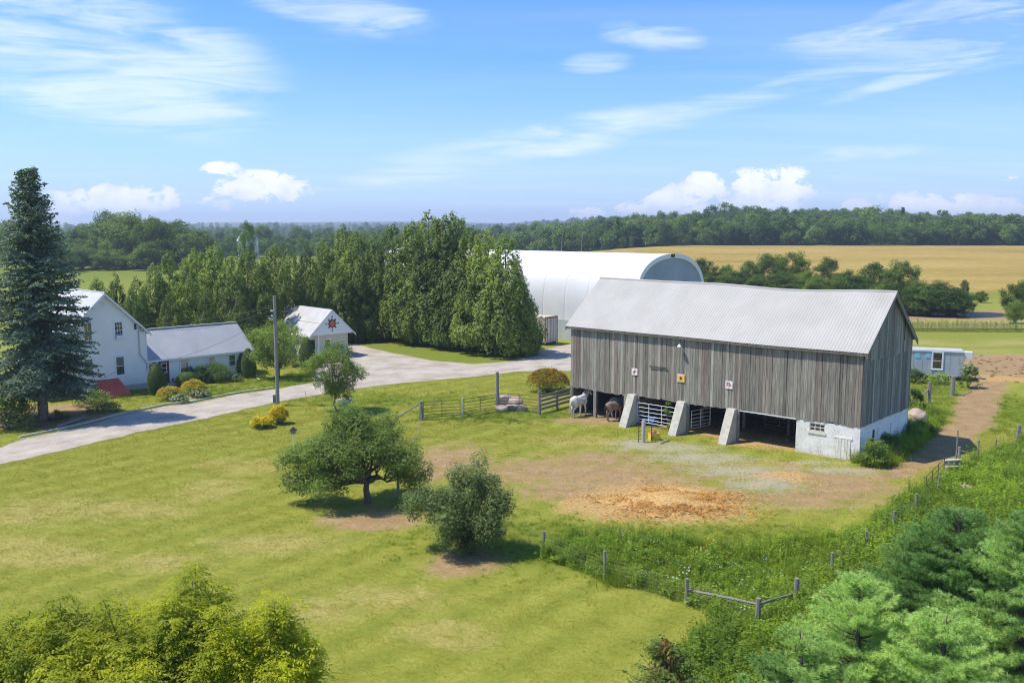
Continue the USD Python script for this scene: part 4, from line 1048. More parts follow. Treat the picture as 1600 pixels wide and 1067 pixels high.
P4 = np.vstack([[(-0.08, a, z) for a, z in outer], [(-0.08, a, z) for a, z in inner], [(0.3, a, z) for a, z in outer], [(0.3, a, z) for a, z in inner]])
f = []
for k in range(40): f += [(k, k + 1, 41 + k + 1, 41 + k), (k, 82 + k, 82 + k + 1, k + 1), (41 + k, 41 + k + 1, 123 + k + 1, 123 + k)]
put('arch_rim', (Q_(P4), np.vstack([np.array(f)[:, [0, 1, 2]], np.array(f)[:, [0, 2, 3]]])), M['fabric_white'], arch)
pl = [(a, z) for a, z in inner]
put('end_wall', MB().prism(pl[::-1], lambda p: Q_(np.stack([p[:, 1], p[:, 0], p[:, 2]], -1)), 0.1, 0.16).get(), M['blue_grey'], arch)
put('logo_plate', MB().box(Q_, -0.12, -0.085, QW / 2 - 0.45, QW / 2 + 0.45, QH - 0.42, QH + 0.02).get(), M['dark'], arch)
put('side_curtain', MB().box(Q_, 0.1, 14, -0.12, -0.02, 0.0, 2.6).get(), M['trailer_grey'], arch)

# beige box body / container with steps beside the cedars
KA = math.degrees(math.atan2(*(G(878, 536) - G(849, 541))[:2][::-1]))
kc = G(852, 540); Kf = frame(kc, KA)
box = thing('storage_container', 'beige weathered storage container with double doors beside the cedars', 'container', kc)
put('body', MB().box(Kf, 0, 2.55, 0, 5.5, 0.35, 3.55).get(), M['box_beige'], box)
for a in (0.04, 1.29):
    d_ = put('door', MB().box(Kf, a, a + 1.2, -0.06, -0.003, 0.45, 3.35).get(), M['box_beige'], box)
    for x_ in (0.3, 0.9): put('lock_bar', MB().tube(Kf([(a + x_, -0.09, 0.45), (a + x_, -0.09, 3.35)]), 0.025, 6).get(), M['trailer_rust'], d_)
mb = MB(); mb.box(Kf, -0.03, 2.58, -0.07, 0.06, 3.36, 3.6); mb.box(Kf, -0.05, 0.035, -0.075, 0.05, 0.2, 3.36); mb.box(Kf, 2.515, 2.6, -0.075, 0.05, 0.2, 3.36); put('door_frame', mb.get(), M['trailer_rust'], box)
put('side_door', MB().box(Kf, -0.05, -0.003, 1.2, 2.1, 0.5, 2.5).get(), M['white_paint'], box)
put('side_door_window', MB().box(Kf, -0.06, -0.05, 1.35, 1.95, 1.0, 2.2).get(), M['room'], box)
for q in range(2): put('step', MB().box(Kf, -0.5 - 0.3 * q, -0.05 - 0.3 * q, 1.1, 2.2, 0.28 - 0.16 * q, 0.34 - 0.16 * q).get(), M['timber_grey'], box)
put('skid', MB().box(Kf, 0.1, 2.45, 0.1, 5.4, 0.0, 0.35).get(), M['dark'], box)

# grey site trailer at the right of the barn
tc = G(1504, 596); Tf = frame(tc, math.degrees(math.atan2(-0.30, 0.954)))
ztop = height_at(1506, 551.5, tc[1]); TL = 8.2
tr = thing('site_trailer', 'grey site trailer with one white window beyond the barn gable', 'trailer', tc)
put('body', MB().box(Tf, -TL, 0, 0, 2.5, 0.45, ztop).get(), M['trailer_grey'], tr)
for q in range(10): put('panel_rib', MB().box(Tf, -TL + 0.4 + q * 0.82, -TL + 0.43 + q * 0.82, -0.015, -0.002, 0.5, ztop - 0.05).get(), M['trailer_grey'], tr)
mb = MB(); mb.box(Tf, -TL - 0.06, 0.06, -0.06, 2.56, ztop, ztop + 0.10); mb.box(Tf, -TL - 0.02, 0.02, 0.3, 2.2, ztop + 0.10, ztop + 0.16); put('roof', mb.get(), M['white_roof'], tr)
put('skirt', MB().box(Tf, -TL + 0.1, -0.1, 0.1, 2.4, 0.0, 0.45).get(), M['dark'], tr)
def tu(px, py):
    rx = (px - 800) / FOC; c, s = math.cos(PITCH), math.sin(PITCH); ry = c + -(py - 533.5) / FOC * s
    t = np.linalg.solve(np.array([[rx, -Tf.e1[0]], [ry, -Tf.e1[1]]]), Tf.o[:2]); return t[1], height_at(px, py, (Tf.o + Tf.e1 * t[1])[1])
(ua, zt), (ub, zb) = tu(1458, 550.5), tu(1471.5, 576.5)
window(tr, Tf, ua, zb, ub - ua, zt - zb, cols=1, rows=2)
for x0, x1 in ((1430, 1438), (1447, 1454)):
    (ua, zt), (ub, zb) = tu(x0, 552), tu(x1, 559.5)
    put('blue_pane', MB().box(Tf, ua, ub, -0.03, -0.004, zb, zt).get(), M['light_blue'], tr)
put('end_door', MB().box(Tf, 0.003, 0.05, 0.5, 1.4, 0.5, ztop - 0.15).get(), M['trailer_grey'], tr)
put('air_conditioner', MB().box(Tf, 0.0, 1.0, 1.5, 2.3, ztop - 0.75, ztop - 0.1).get(), M['white_paint'], tr)
put('air_vent', MB().box(Tf, 1.0, 1.03, 1.55, 2.25, ztop - 0.7, ztop - 0.15).get(), M['dark'], tr)

# far white farm building showing over the trees on the left
fc = np.array([x_at(388, 368, 420.0), 420.0, 0.0]); Ff = frame(fc, 20)
ft = height_at(388, 361.5, 420)
t = thing('far_barn', 'distant white farm building showing above the trees on the left', 'barn', fc)
put('wall', MB().box(Ff, -4.2, 4.2, 0, 9, -0.5, ft - 4.2).get(), M['white_paint'], t)
put('roof', MB().prism([(-4.7, ft - 4.4), (4.7, ft - 4.4), (2.4, ft - 0.8), (0, ft), (-2.4, ft - 0.8)], Ff, -0.6, 9.6).get(), M['white_roof'], t)

# ------------------------------------------------------------------ plants
def unit(v): return v / (np.linalg.norm(v, axis=-1, keepdims=True) + 1e-9)


def cards(c, nrm, axis, length, width, fold=0.25):
    """Diamond-shaped leaves: centre, normal, direction of the midrib, sizes."""
    c, nrm = np.asarray(c, float), unit(np.asarray(nrm, float)); n = len(c)
    ax = unit(axis - nrm * (axis * nrm).sum(-1, keepdims=True)); b = np.cross(nrm, ax)
    L_, W_ = np.broadcast_to(length, n)[:, None] / 2, np.broadcast_to(width, n)[:, None] / 2
    v = np.stack([c - ax * L_, c + b * W_ - nrm * W_ * fold, c + ax * L_, c - b * W_ - nrm * W_ * fold], 1).reshape(-1, 3)
    k = np.arange(n)[:, None] * 4
    return v, np.vstack([k + [0, 1, 2], k + [0, 2, 3]])


def blades(base, tip, width, rng):
    """Thin upright triangles from base to tip."""
    d = unit(tip - base); s = unit(np.cross(d, rng.normal(size=d.shape))) * np.broadcast_to(width, len(d))[:, None] / 2
    v = np.stack([base - s, base + s, tip], 1).reshape(-1, 3)
    return v, np.arange(len(v)).reshape(-1, 3)


def clump_leaves(rng, cen, rad, per, length, width, up=0.35, out=0.9, flat=0.8, droop=0.0, shell=0.45):
    """Leaves gathered on puffs: cen (k,3), rad (k,)."""
    k = len(cen); per = np.broadcast_to(per, k).astype(int); idx = np.repeat(np.arange(k), per); n = len(idx)
    d = unit(rng.normal(size=(n, 3))); r = rad[idx] * (shell + (1 - shell) * rng.random(n) ** 0.6) * (1 + 0.18 * rng.normal(size=n))
    p = cen[idx] + d * r[:, None] * [1, 1, flat]
    nrm = d * out * 0.75 + rng.normal(size=(n, 3)) * 0.45 + [-0.25, 0, up + 0.45]
    ax = rng.normal(size=(n, 3)) + d * 0.6 - np.array([0, 0, droop])
    s = rng.uniform(0.7, 1.3, n)
    return cards(p, nrm, ax, length * s, width * s)


def join(*ms):
    v, f, n = [], [], 0
    for a, b in ms: v.append(a); f.append(np.asarray(b) + n); n += len(a)
    return np.vstack(v), np.vstack(f)


def bend(a, b, sag_=0.0, n=5, rng=None, wob=0.0):
    a, b = np.asarray(a, float), np.asarray(b, float); t = np.linspace(0, 1, n)[:, None]
    p = a + (b - a) * t; p[:, 2] += (sag_ * 4 * t * (1 - t))[:, 0]
    if rng is not None and wob: p[1:-1] += rng.normal(size=(n - 2, 3)) * wob
    return p


def broadleaf(rng, H, R, clear, nlimb, nclump, crad, per, leaf, lw, up=0.4, flat=0.8, trunk_r=0.18, ecc=(1, 1), low=0.15, lean=(0, 0), boxy=False, lobes=None):
    """Trunk with limbs reaching into a puffed crown. Returns (wood, leaves)."""
    wood = []
    fork = np.array([lean[0] * 0.4, lean[1] * 0.4, clear])
    wood.append(tube(bend((0, 0, -0.1), fork, 0, 5, rng, 0.03), np.linspace(trunk_r * 1.25, trunk_r * 0.8, 5), 8))
    ch = H - clear * (1 - low); zc = H - ch / 2
    d = unit(rng.normal(size=(nclump * 3, 3))); d[:, 2] = d[:, 2] * 0.9 + 0.12
    rr = rng.uniform(0.45, 1.0, nclump * 3) ** 0.6
    if boxy: lowz = np.minimum(d[:, 2], 0); d[:, :2] *= (np.sqrt(np.clip(1 - lowz ** 4, 0.02, 1)) / np.sqrt(np.clip(1 - lowz ** 2, 0.02, 1)))[:, None]
    p = d * rr[:, None] * [R * ecc[0], R * ecc[1], ch / 2] + [lean[0], lean[1], zc]
    a = np.arctan2(p[:, 1], p[:, 0]); lump = 1 + 0.20 * np.sin(a * 2 + rng.uniform(0, 6)) + 0.13 * np.sin(a * 3 + rng.uniform(0, 6)) + 0.1 * np.sin(p[:, 2] * 2.2)
    p[:, :2] *= lump[:, None]
    if lobes is not None:
        lb = np.asarray(lobes, float); wgt = lb[:, 3] ** 2; pick = rng.choice(len(lb), nclump * 3, p=wgt / wgt.sum())
        p = lb[pick, :3] + unit(rng.normal(size=(nclump * 3, 3))) * (lb[pick, 3] * rng.uniform(0.35, 1.0, nclump * 3) ** 0.5)[:, None] * [1, 1, 0.85]
        p[:, 2] = np.maximum(p[:, 2], 0.45)
    keep = []
    for i_ in range(len(p)):                                   # spread the puffs
        if len(keep) >= nclump: break
        if not keep or np.min(np.linalg.norm(p[keep] - p[i_], axis=1)) > crad * 0.62: keep.append(i_)
    p = p[keep]
    cr = crad * rng.uniform(0.5, 1.35, len(p))
    order = rng.permutation(len(p))[:nlimb]
    for q_ in order:
        mid_ = fork + (p[q_] - fork) * 0.5 + [0, 0, -0.06 * R]
        wood.append(tube(np.vstack([bend(fork, mid_, 0.05 * R, 4, rng, 0.04 * R)[:-1], bend(mid_, p[q_], 0.03 * R, 4, rng, 0.03 * R)]), np.linspace(trunk_r * 0.62, trunk_r * 0.10, 7), 5, False))
        for _ in range(2):
            j = np.argmin(np.linalg.norm(p - p[q_], axis=1) + rng.uniform(0, R, len(p)))
            wood.append(tube(bend(mid_, p[j], 0.04 * R, 4, rng, 0.03 * R), np.linspace(trunk_r * 0.28, trunk_r * 0.06, 4), 4, False))
    leaves = clump_leaves(rng, p, cr, np.maximum(8, per * (cr / crad) ** 2), leaf, lw, up, 0.9, flat)
    return join(*wood), leaves


def conifer_puffs(rng, H, R, nclump, crad, per, leaf, lw, start=0.06, power=0.75, trunk_r=0.2, lean=0.0, ragged=0.11):
    """Dense cedar: a tapering column of upward-swept sprays."""
    z = start * H + (H * 0.985 - start * H) * (1 - (1 - rng.random(nclump)) ** 0.62)
    t = (z / H)
    prof = np.minimum(1.0, (t + 0.10) / 0.30) ** 0.5 * (1 - t) ** power * 1.18 + 0.045
    a = rng.uniform(0, 2 * np.pi, nclump)
    lump = 1 + ragged * np.sin(a * 3 + z * 0.7 + rng.uniform(0, 6)) + ragged * 0.8 * np.sin(a * 2 - z * 0.45 + rng.uniform(0, 6))
    r = R * prof * lump * (0.45 + 0.55 * rng.random(nclump) ** 0.5)
    p = np.stack([r * np.cos(a), r * np.sin(a), z], -1)
    cr = crad * rng.uniform(0.6, 1.25, nclump) * (0.45 + 0.55 * (1 - t))
    k = len(p); pr = np.maximum(10, per * (cr / crad) ** 1.5).astype(int); idx = np.repeat(np.arange(k), pr); n = len(idx)
    d = unit(rng.normal(size=(n, 3))); q_ = p[idx] + d * (cr[idx] * (0.35 + 0.65 * rng.random(n) ** 0.5))[:, None] * [0.9, 0.9, 1.6]
    rad = unit(np.stack([np.cos(a), np.sin(a), np.zeros(k)], -1))[idx]
    nrm = rad * 0.6 + d * 0.5 + rng.normal(size=(n, 3)) * 0.45 + [0, 0, 0.75]
    ax = rad * 0.55 + np.array([0, 0, 0.75]) + rng.normal(size=(n, 3)) * 0.5
    s = rng.uniform(0.7, 1.35, n)
    lv = cards(q_, nrm, ax, leaf * s, lw * s)
    wood = [tube(bend((0, 0, -0.1), (0, 0, H * 0.96), 0, 8, rng, 0.04), np.linspace(trunk_r * 1.2, 0.02, 8), 7)]
    for _ in range(26):
        j = rng.integers(k); wood.append(tube(bend((0, 0, max(0.3, p[j, 2] - 0.7)), p[j], -0.1, 4), np.linspace(trunk_r * 0.25, 0.015, 4), 4, False))
    return join(*wood), lv


def spruce(rng, H, R, bare, trunk_r, step, nb, card, tw_len, droop=0.35, power=0.78):
    """Whorled boughs that sag and lift at the tips, each carrying flat sprays of needles."""
    wood = [tube(bend((0, 0, -0.1), (0, 0, H), 0, 9, rng, 0.02), np.linspace(trunk_r * 1.15, 0.015, 9), 8)]
    C, N, A, S = [], [], [], []
    z = bare
    while z < H - 0.15:
        t = (z - bare) / (H - bare)
        Lb = R * (1 - t) ** power * min(1.0, 0.62 + t * 3.2) + 0.18
        for q_ in range(int(nb * (0.55 + 0.45 * (1 - t)))):
            az = rng.uniform(0, 2 * np.pi); L_ = Lb * rng.uniform(0.68, 1.14); zz = z + rng.uniform(-step, step) * 0.6
            h = np.array([math.cos(az), math.sin(az), 0.0]); sd = np.array([-h[1], h[0], 0.0])
            n = max(4, int(L_ / 0.28)); s = np.linspace(0.05, 1, n)
            rise = 0.55 * (t - 0.35) * 1.3
            pz = zz + L_ * (rise * s - droop * (1 - t * 0.8) * s ** 1.3 + 0.20 * s ** 3)
            pts = h * (L_ * s)[:, None]; pts[:, 2] = pz
            wood.append(tube(np.vstack([[0, 0, zz], pts[n // 2], pts[-1]]), [0.05 * (1 - t) + 0.012, 0.025 * (1 - t) + 0.008, 0.006], 4, False))
            for i_ in range(n):
                wl = tw_len * (0.35 + 0.65 * math.sin(math.pi * (0.22 + 0.70 * s[i_]))) * (0.45 + 0.55 * (1 - t))
                m_ = max(2, int(wl / card * 1.6))
                for sg in (-1, 1):
                    k = np.arange(m_) + rng.uniform(0.2, 0.8)
                    u_ = k / m_ * wl * rng.uniform(0.8, 1.15)
                    dirv = unit(h * 0.62 + sd * sg * 0.85 + np.array([0, 0, rng.normal(0, 0.12)]))
                    c = pts[i_] + dirv * u_[:, None]; c[:, 2] -= u_ ** 2 * 0.32 / max(wl, 0.3)
                    C.append(c + rng.normal(size=c.shape) * 0.045); A.append(np.repeat(dirv[None], m_, 0) + rng.normal(size=(m_, 3)) * 0.32)
                    N.append(np.repeat([[0, 0, 1.0]], m_, 0) + rng.normal(size=(m_, 3)) * 0.55 + h * 0.25); S.append(rng.uniform(0.75, 1.3, m_))
            C.append(pts + rng.normal(size=pts.shape) * 0.05); A.append(np.repeat(h[None], n, 0) + rng.normal(size=(n, 3)) * 0.3); N.append(np.repeat([[0, 0, 1.0]], n, 0) + rng.normal(size=(n, 3)) * 0.5); S.append(rng.uniform(0.9, 1.5, n))
        z += step * rng.uniform(0.8, 1.2) * (0.55 + 0.6 * (1 - t))
    C, A, N, S = map(np.concatenate, (C, A, N, S))
    return join(*wood), cards(C, N, A, card * 1.5 * S, card * 0.62 * S, 0.5)


def plant(name, label, cat, loc, wood, leaves, bark, leafm, group=None, rotz=0.0, scale=1.0, crown='crown', stem='trunk', kind=None):
    t = thing(name, label, cat, loc, group)
    place(t.prim, loc, rotz, scale)
    if wood is not None: put(stem, wood, bark, t, smooth=True, world_pts=False)
    if leaves is not None: put(crown, leaves, leafm, t, world_pts=False)
    return t


# ---- the big blue spruce by the house
sp = G(68, 655); SPH = height_at(43, 262, sp[1])
wd_, lv = spruce(np.random.default_rng(11), SPH, 4.35, 2.7, 0.36, 0.40, 12, 0.23, 1.25, 0.46)
plant('blue_spruce', 'tall blue grey spruce in front of the farmhouse at the left', 'tree', sp, wd_, lv, M['pale_bark'], L['spruce'])

# ---- cedar windbreak: a few grown forms, repeated
ORD = ('first second third fourth fifth sixth seventh eighth ninth tenth eleventh twelfth thirteenth fourteenth fifteenth sixteenth seventeenth eighteenth nineteenth twentieth').split()


ced = []
for k, (H_, R_) in enumerate(((13.5, 2.9), (13.0, 3.5), (14.0, 2.6), (12.0, 3.3))):
    ced.append(conifer_puffs(np.random.default_rng(40 + k), H_, R_, 430, 0.66, 52, 0.34, 0.15, 0.045 if k != 1 else 0.10, 0.62 + 0.1 * (k % 2)))
CH = (13.5, 13.0, 14.0, 12.0)
rng = np.random.default_rng(5)
protos = {}


def cedar(px, top, Y, wide=1.0, group='', label='', form=None, x=None):
    k = form if form is not None else int(rng.integers(4))
    x = x_at(px, top, Y) if x is None else x; H_ = height_at(px, top, Y)
    sc = (H_ / CH[k] * wide, H_ / CH[k] * wide, H_ / CH[k]); loc = (x, Y, 0); rz = rng.uniform(0, 6.28)
    if k not in protos:
        protos[k] = plant('cedar_tree', label, 'tree', loc, ced[k][0], ced[k][1], M['pale_bark'], L['cedar'], group, rz, sc)
    else:
        copy(protos[k], 'cedar_tree', loc, rz, sc, label, 'tree', group)


gA = 'cedars behind the farmhouse'
XA = (112, 150, 180, 212, 240, 262, 290, 305, 333, 360, 385, 408, 428, 452, 205, 265, 322, 130, 378)
for px, top, Y in ((112, 438, 108), (150, 432, 106), (180, 424, 110), (212, 430, 106), (240, 410, 111), (262, 392, 113), (290, 404, 108), (305, 385, 116), (333, 378, 112), (360, 392, 107), (385, 386, 114), (408, 402, 108),
                   (428, 380, 116), (452, 388, 112), (205, 448, 101.5), (265, 452, 102), (322, 448, 103), (130, 460, 101), (378, 455, 104)):
    cedar(px, top, Y, rng.uniform(0.82, 1.08), gA, '%s cedar from the left in the dark row rising behind the farmhouse and annex' % ORD[sorted(XA).index(px)])
gB = 'cedars behind the garage'
XB = (478, 505, 538, 560, 585, 490.1, 528.1, 560.1, 590.1)
for px, top, Y in ((478, 378, 122), (505, 372, 125), (538, 350, 127), (560, 358, 123), (585, 362, 128), (490, 420, 117), (528, 405, 119), (560, 420, 120), (590, 410, 121)):
    cedar(px, top, Y, rng.uniform(0.85, 1.1), gB, '%s olive cedar, %s from the left, between garage roof and tall clump' % (('low' if top > 400 else 'high'), ORD[sorted(XB).index(px + 0.1 * (top > 400))]))
gC = 'tall cedars before the arched building'
XC = (612, 640, 669, 690, 712, 735, 757, 790, 655, 700, 765)
for px, top, Y in ((612, 346, 124), (640, 342, 119), (669, 327, 122), (690, 332, 116), (712, 328, 119), (735, 352, 113), (757, 356, 110), (790, 362, 106.5), (655, 400, 117), (700, 420, 113), (765, 410, 110)):
    cedar(px, top, Y, rng.uniform(0.9, 1.12), gC, '%s cedar from the left in the tall clump before the white arched building' % ORD[sorted(XC).index(px)], form=1 if top < 400 else None)
cedar(812, 425, 107, 1.15, None, 'lower cedar at the right end of the clump beside the beige container', 0)
# slim bare trunks showing under the clump
for q_, (px, py) in enumerate(((660, 537), (674, 540), (693, 541), (714, 545), (729, 546), (752, 550), (775, 553))):
    o = G(px, py); r_ = 0.20 if q_ < 5 else 0.28
    lb = ['thin grey trunk at the left of the cedar clump', 'thin grey trunk, second from the left under the cedar clump', 'thin grey trunk, third from the left under the cedar clump', 'grey trunk in the middle under the cedar clump',
          'grey trunk right of the middle under the cedar clump', 'thick grey trunk near the right end of the cedar clump', 'pale thick trunk at the right end of the cedar clump'][q_]
    w_ = tube(bend((0, 0, -0.1), (0.1, 0.3, 7.5), 0, 6, rng, 0.05), np.linspace(r_ * 1.15, r_ * 0.35, 6), 8)
    cl_ = np.stack([rng.uniform(-1.3, 1.3, 26), rng.uniform(-1.3, 1.3, 26), rng.uniform(3.2, 8.5, 26)], -1)
    plant('pine_tree', lb, 'tree', o, w_, clump_leaves(rng, cl_, rng.uniform(0.5, 0.9, 26), 60, 0.38, 0.14, 0.3, 0.8, 0.6), M['pale_bark'], L['cedar'])

# ---- broadleaf trees: forms
forms = [broadleaf(np.random.default_rng(60 + k), H_, R_, cl_, 9, nc, cr_, per, lf, lf * 0.5, trunk_r=0.28, low=0.85, boxy=True) for k, (H_, R_, cl_, nc, cr_, per, lf) in enumerate((
    (16.0, 5.6, 1.2, 80, 1.75, 130, 0.6), (15.0, 4.8, 0.9, 74, 1.6, 130, 0.55), (13.0, 6.2, 0.4, 84, 1.75, 130, 0.6), (17.0, 4.6, 1.2, 76, 1.6, 130, 0.55)))]
FH = (16.0, 15.0, 13.0, 17.0)
bp = {}


def tree(k, loc, H_, wide, label, group=None, name='broadleaf_tree', leafm='broad'):
    sc = (H_ / FH[k] * wide, H_ / FH[k] * wide, H_ / FH[k]); rz = rng.uniform(0, 6.28)
    if (k, leafm) not in bp: bp[k, leafm] = plant(name, label, 'tree', loc, forms[k][0], forms[k][1], M['bark'], L[leafm], group, rz, sc)
    else: copy(bp[k, leafm], name, loc, rz, sc, label, 'tree', group)


def tree_px(k, px, top, base, wide, label, group=None, leafm='broad', name='broadleaf_tree', z=None):
    Y = CAM_H * FOC / (base - HORIZON); x = x_at(px, top, Y); z = float(terrain(x, Y)) if z is None else z
    tree(k, (x, Y, z - 0.1), height_at(px, top, Y) - z, wide, label, group, name, leafm)


# hedgerow along the creek, behind the barn
for k, px, top, base, wide, lab, lm in ((2, 1098, 406, 448, 1.0, 'rounded tree touching the right edge of the arched roof', 'broad'), (0, 1135, 414, 452, 1.0, 'low dense tree in the hedgerow right of the arched roof', 'broad'),
        (1, 1172, 408, 455, 1.1, 'darker tree in the hedgerow before the pale willow', 'broad'), (0, 1205, 397, 456, 1.2, 'pale green willow-like tree in the hedgerow behind the barn ridge', 'broad_light'),
        (1, 1240, 394, 458, 1.0, 'pale leaning tree right of the willow-like tree in the hedgerow', 'broad_light'), (3, 1291, 401, 460, 1.0, 'taller dark narrow tree near the middle of the hedgerow', 'broad'),
        (2, 1262, 424, 462, 1.1, 'low bush between the leaning tree and the dark narrow tree', 'broad'), (2, 1322, 424, 464, 1.2, 'wide low bush in the hedgerow right of the dark narrow tree', 'broad'),
        (2, 1345, 430, 466, 1.1, 'low dark bush left of the round topped tree', 'broad'), (3, 1370, 409, 468, 1.25, 'dark round topped tree behind the right end of the barn ridge', 'broad'),
        (1, 1411, 408, 484, 1.0, 'tall ragged tree right of the barn gable top', 'broad'), (2, 1440, 441, 488, 1.2, 'spreading dark bush by the creek below the ragged tree', 'broad'),
        (2, 1468, 442, 490, 1.25, 'wide dark bush on the creek bank', 'broad'), (2, 1496, 452, 490, 1.1, 'low bush at the right end of the creek hedgerow', 'broad'),
        (1, 1508, 437, 466, 0.6, 'thin small tree standing alone on the far creek bank', 'broad_light'), (2, 1533, 455, 472, 1.2, 'small grey green bush alone on the far creek bank', 'broad_light'),
        (2, 1596, 441, 492, 1.0, 'large dark bush at the right edge of the picture by the creek', 'broad'), (2, 1588, 470, 505, 0.8, 'lower bright bush at the right edge by the ploughed strip', 'broad_light')):
    tree_px(k, px, top, base, wide, lab, None, lm, 'creek_tree')
for k_, (px, base) in enumerate(((1115, 452), (1152, 456), (1188, 459), (1222, 461), (1250, 463), (1280, 465), (1308, 467), (1338, 470), (1360, 472), (1388, 478), (1422, 490), (1452, 492), (1482, 493))):
    Y = CAM_H * FOC / (base - HORIZON); x = x_at(px, base, Y)
    tree(2, (x, Y, -0.3), rng.uniform(3.6, 5.2), 1.7, '%s low bush from the left along the foot of the creek hedgerow' % ORD[k_], 'bushes at the foot of the creek hedgerow', 'hedge_bush', 'broad')
# trees beyond the windbreak on the left
for k, px, top, base, wide, lab, lm in ((0, 20, 345, 420, 1.1, 'broad tree behind the blue spruce at the left edge', 'broad'), (1, 132, 352, 412, 1.3, 'bushy tree right of the spruce top beyond the meadow', 'broad'),
        (0, 172, 332, 415, 1.15, 'tall bushy tree with thin dead twigs beyond the light green meadow', 'broad'), (2, 212, 338, 418, 1.3, 'wide rounded pale tree beyond the light green meadow', 'broad_light'),
        (0, 240, 342, 420, 1.0, 'rounded tree right of the wide pale tree beyond the meadow', 'broad'), (3, 276, 343, 416, 1.3, 'tall dark tree standing behind the cedars left of the far barn', 'broad'), (2, 95, 385, 425, 1.2, 'low tree beside the spruce at the meadow edge', 'broad'),
        (2, 305, 362, 420, 1.2, 'low dark tree between the tall dark tree and the far barn', 'broad'), (1, 410, 352, 392, 1.0, 'tree right of the far white farm building', 'broad'),
        (1, 365, 372, 388, 0.9, 'small tree at the left foot of the far white farm building', 'broad'), (0, 465, 354, 385, 1.2, 'rounded tree on the skyline behind the middle of the windbreak', 'broad'), (3, 385, 345, 430, 0.5, 'slender spire tree before the far white farm building', 'broad'),
        (0, 838, 347, 385, 1.1, 'broad dark tree on the skyline above the arched roof', 'broad'), (3, 778, 350, 383, 1.0, 'dark tree on the skyline right of the tall cedars', 'broad'), (1, 815, 350, 384, 1.0, 'ragged tree on the skyline left above the arched roof', 'broad')):
    tree_px(k, px, top, base, wide, lab, None, lm, 'far_tree')

for k_, px in enumerate((112, 128, 150, 168, 192, 214, 236, 262, 288, 312)):
    Y = 312.0 + 9 * (k_ % 3); x = x_at(px, 415, Y)
    tree(2, (x, Y, -0.4), rng.uniform(5.5, 9.5), 1.5, '%s leafy bush from the left at the far edge of the light green meadow' % ORD[k_], 'bushes at the far edge of the meadow', 'meadow_bush', 'broad')
# small spruces and dead trunks on the skyline
wd_, lv = spruce(np.random.default_rng(21), 12.0, 2.6, 0.8, 0.2, 0.55, 7, 0.42, 0.9, 0.3)
for px, top, Y, lab in ((1411, 324, 560, 'dark conifer standing up above the wooded ridge'), (965, 339, 470, 'small conifer on the skyline of the wooded ridge')):
    x = x_at(px, top, Y); z = float(terrain(x, Y)); plant('ridge_conifer', lab, 'tree', (x, Y, z), wd_, lv, M['bark'], L['wood'], scale=(height_at(px, top, Y) - z) / 12.0)
for px, top, lab in ((877, 358, 'bare pale dead trunk above the arched roof'), (908, 356, 'second bare dead trunk right above the arched roof'), (840, 356, 'thin bare dead trunk behind the left of the arched roof')):
    Y = 330.0; x = x_at(px, top, Y); H_ = height_at(px, top, Y)
    plant('dead_tree', lab, 'tree', (x, Y, 0), join(tube(bend((0, 0, 0), (0.6, 0, H_), 0, 6, rng, 0.15), np.linspace(0.3, 0.05, 6), 6), *[tube(bend((0.1, 0, H_ * a), (b, 0.2, H_ * (a + 0.14)), 0.1, 4), np.linspace(0.09, 0.02, 4), 4) for a, b in ((0.5, 1.6), (0.62, -1.3), (0.75, 1.0))]), None, M['pale_bark'], None)

# ---- wooded ridge: the edge trees one by one, the wood behind as a mass
wf = [broadleaf(np.random.default_rng(80 + k), H_, R_, 1.5, 3, nc, 1.9, 46, 0.95, 0.55, trunk_r=0.25, low=0.7, boxy=True) for k, (H_, R_, nc) in enumerate(((14.0, 4.6, 34), (12.5, 4.2, 30), (15.0, 3.8, 30), (11.0, 4.6, 30)))]
WH = (14.0, 12.5, 15.0, 11.0)
wp = {}
edge_n = 0
for xx in np.arange(16, 470, 6.2):
    k = int(rng.integers(4)); x = xx + rng.uniform(-2, 2); y = 449 + rng.uniform(0, 9) + max(0, (60 - x) * 0.4); z = float(terrain(x, y)) - 0.2
    H_ = rng.uniform(7.5, 13.0) * (0.78 + 0.22 * sstep(x, 40, 160)); s_ = H_ / WH[k]; sc = (s_ * rng.uniform(0.85, 1.15), s_, s_)
    u_ = 800 + FOC * x / y
    lab = 'tree at the edge of the wooded ridge above the golden hay field' if u_ > 1000 else 'tree at the low left end of the wooded ridge'
    grp = 'trees along the edge of the ridge wood' if u_ > 1000 else 'trees at the left end of the ridge wood'
    if k not in wp: wp[k] = plant('ridge_tree', lab, 'tree', (x, y, z), wf[k][0], wf[k][1], M['bark'], L['wood'], grp, rng.uniform(0, 6.28), sc)
    else: copy(wp[k], 'ridge_tree', (x, y, z), rng.uniform(0, 6.28), sc, lab, 'tree', grp)


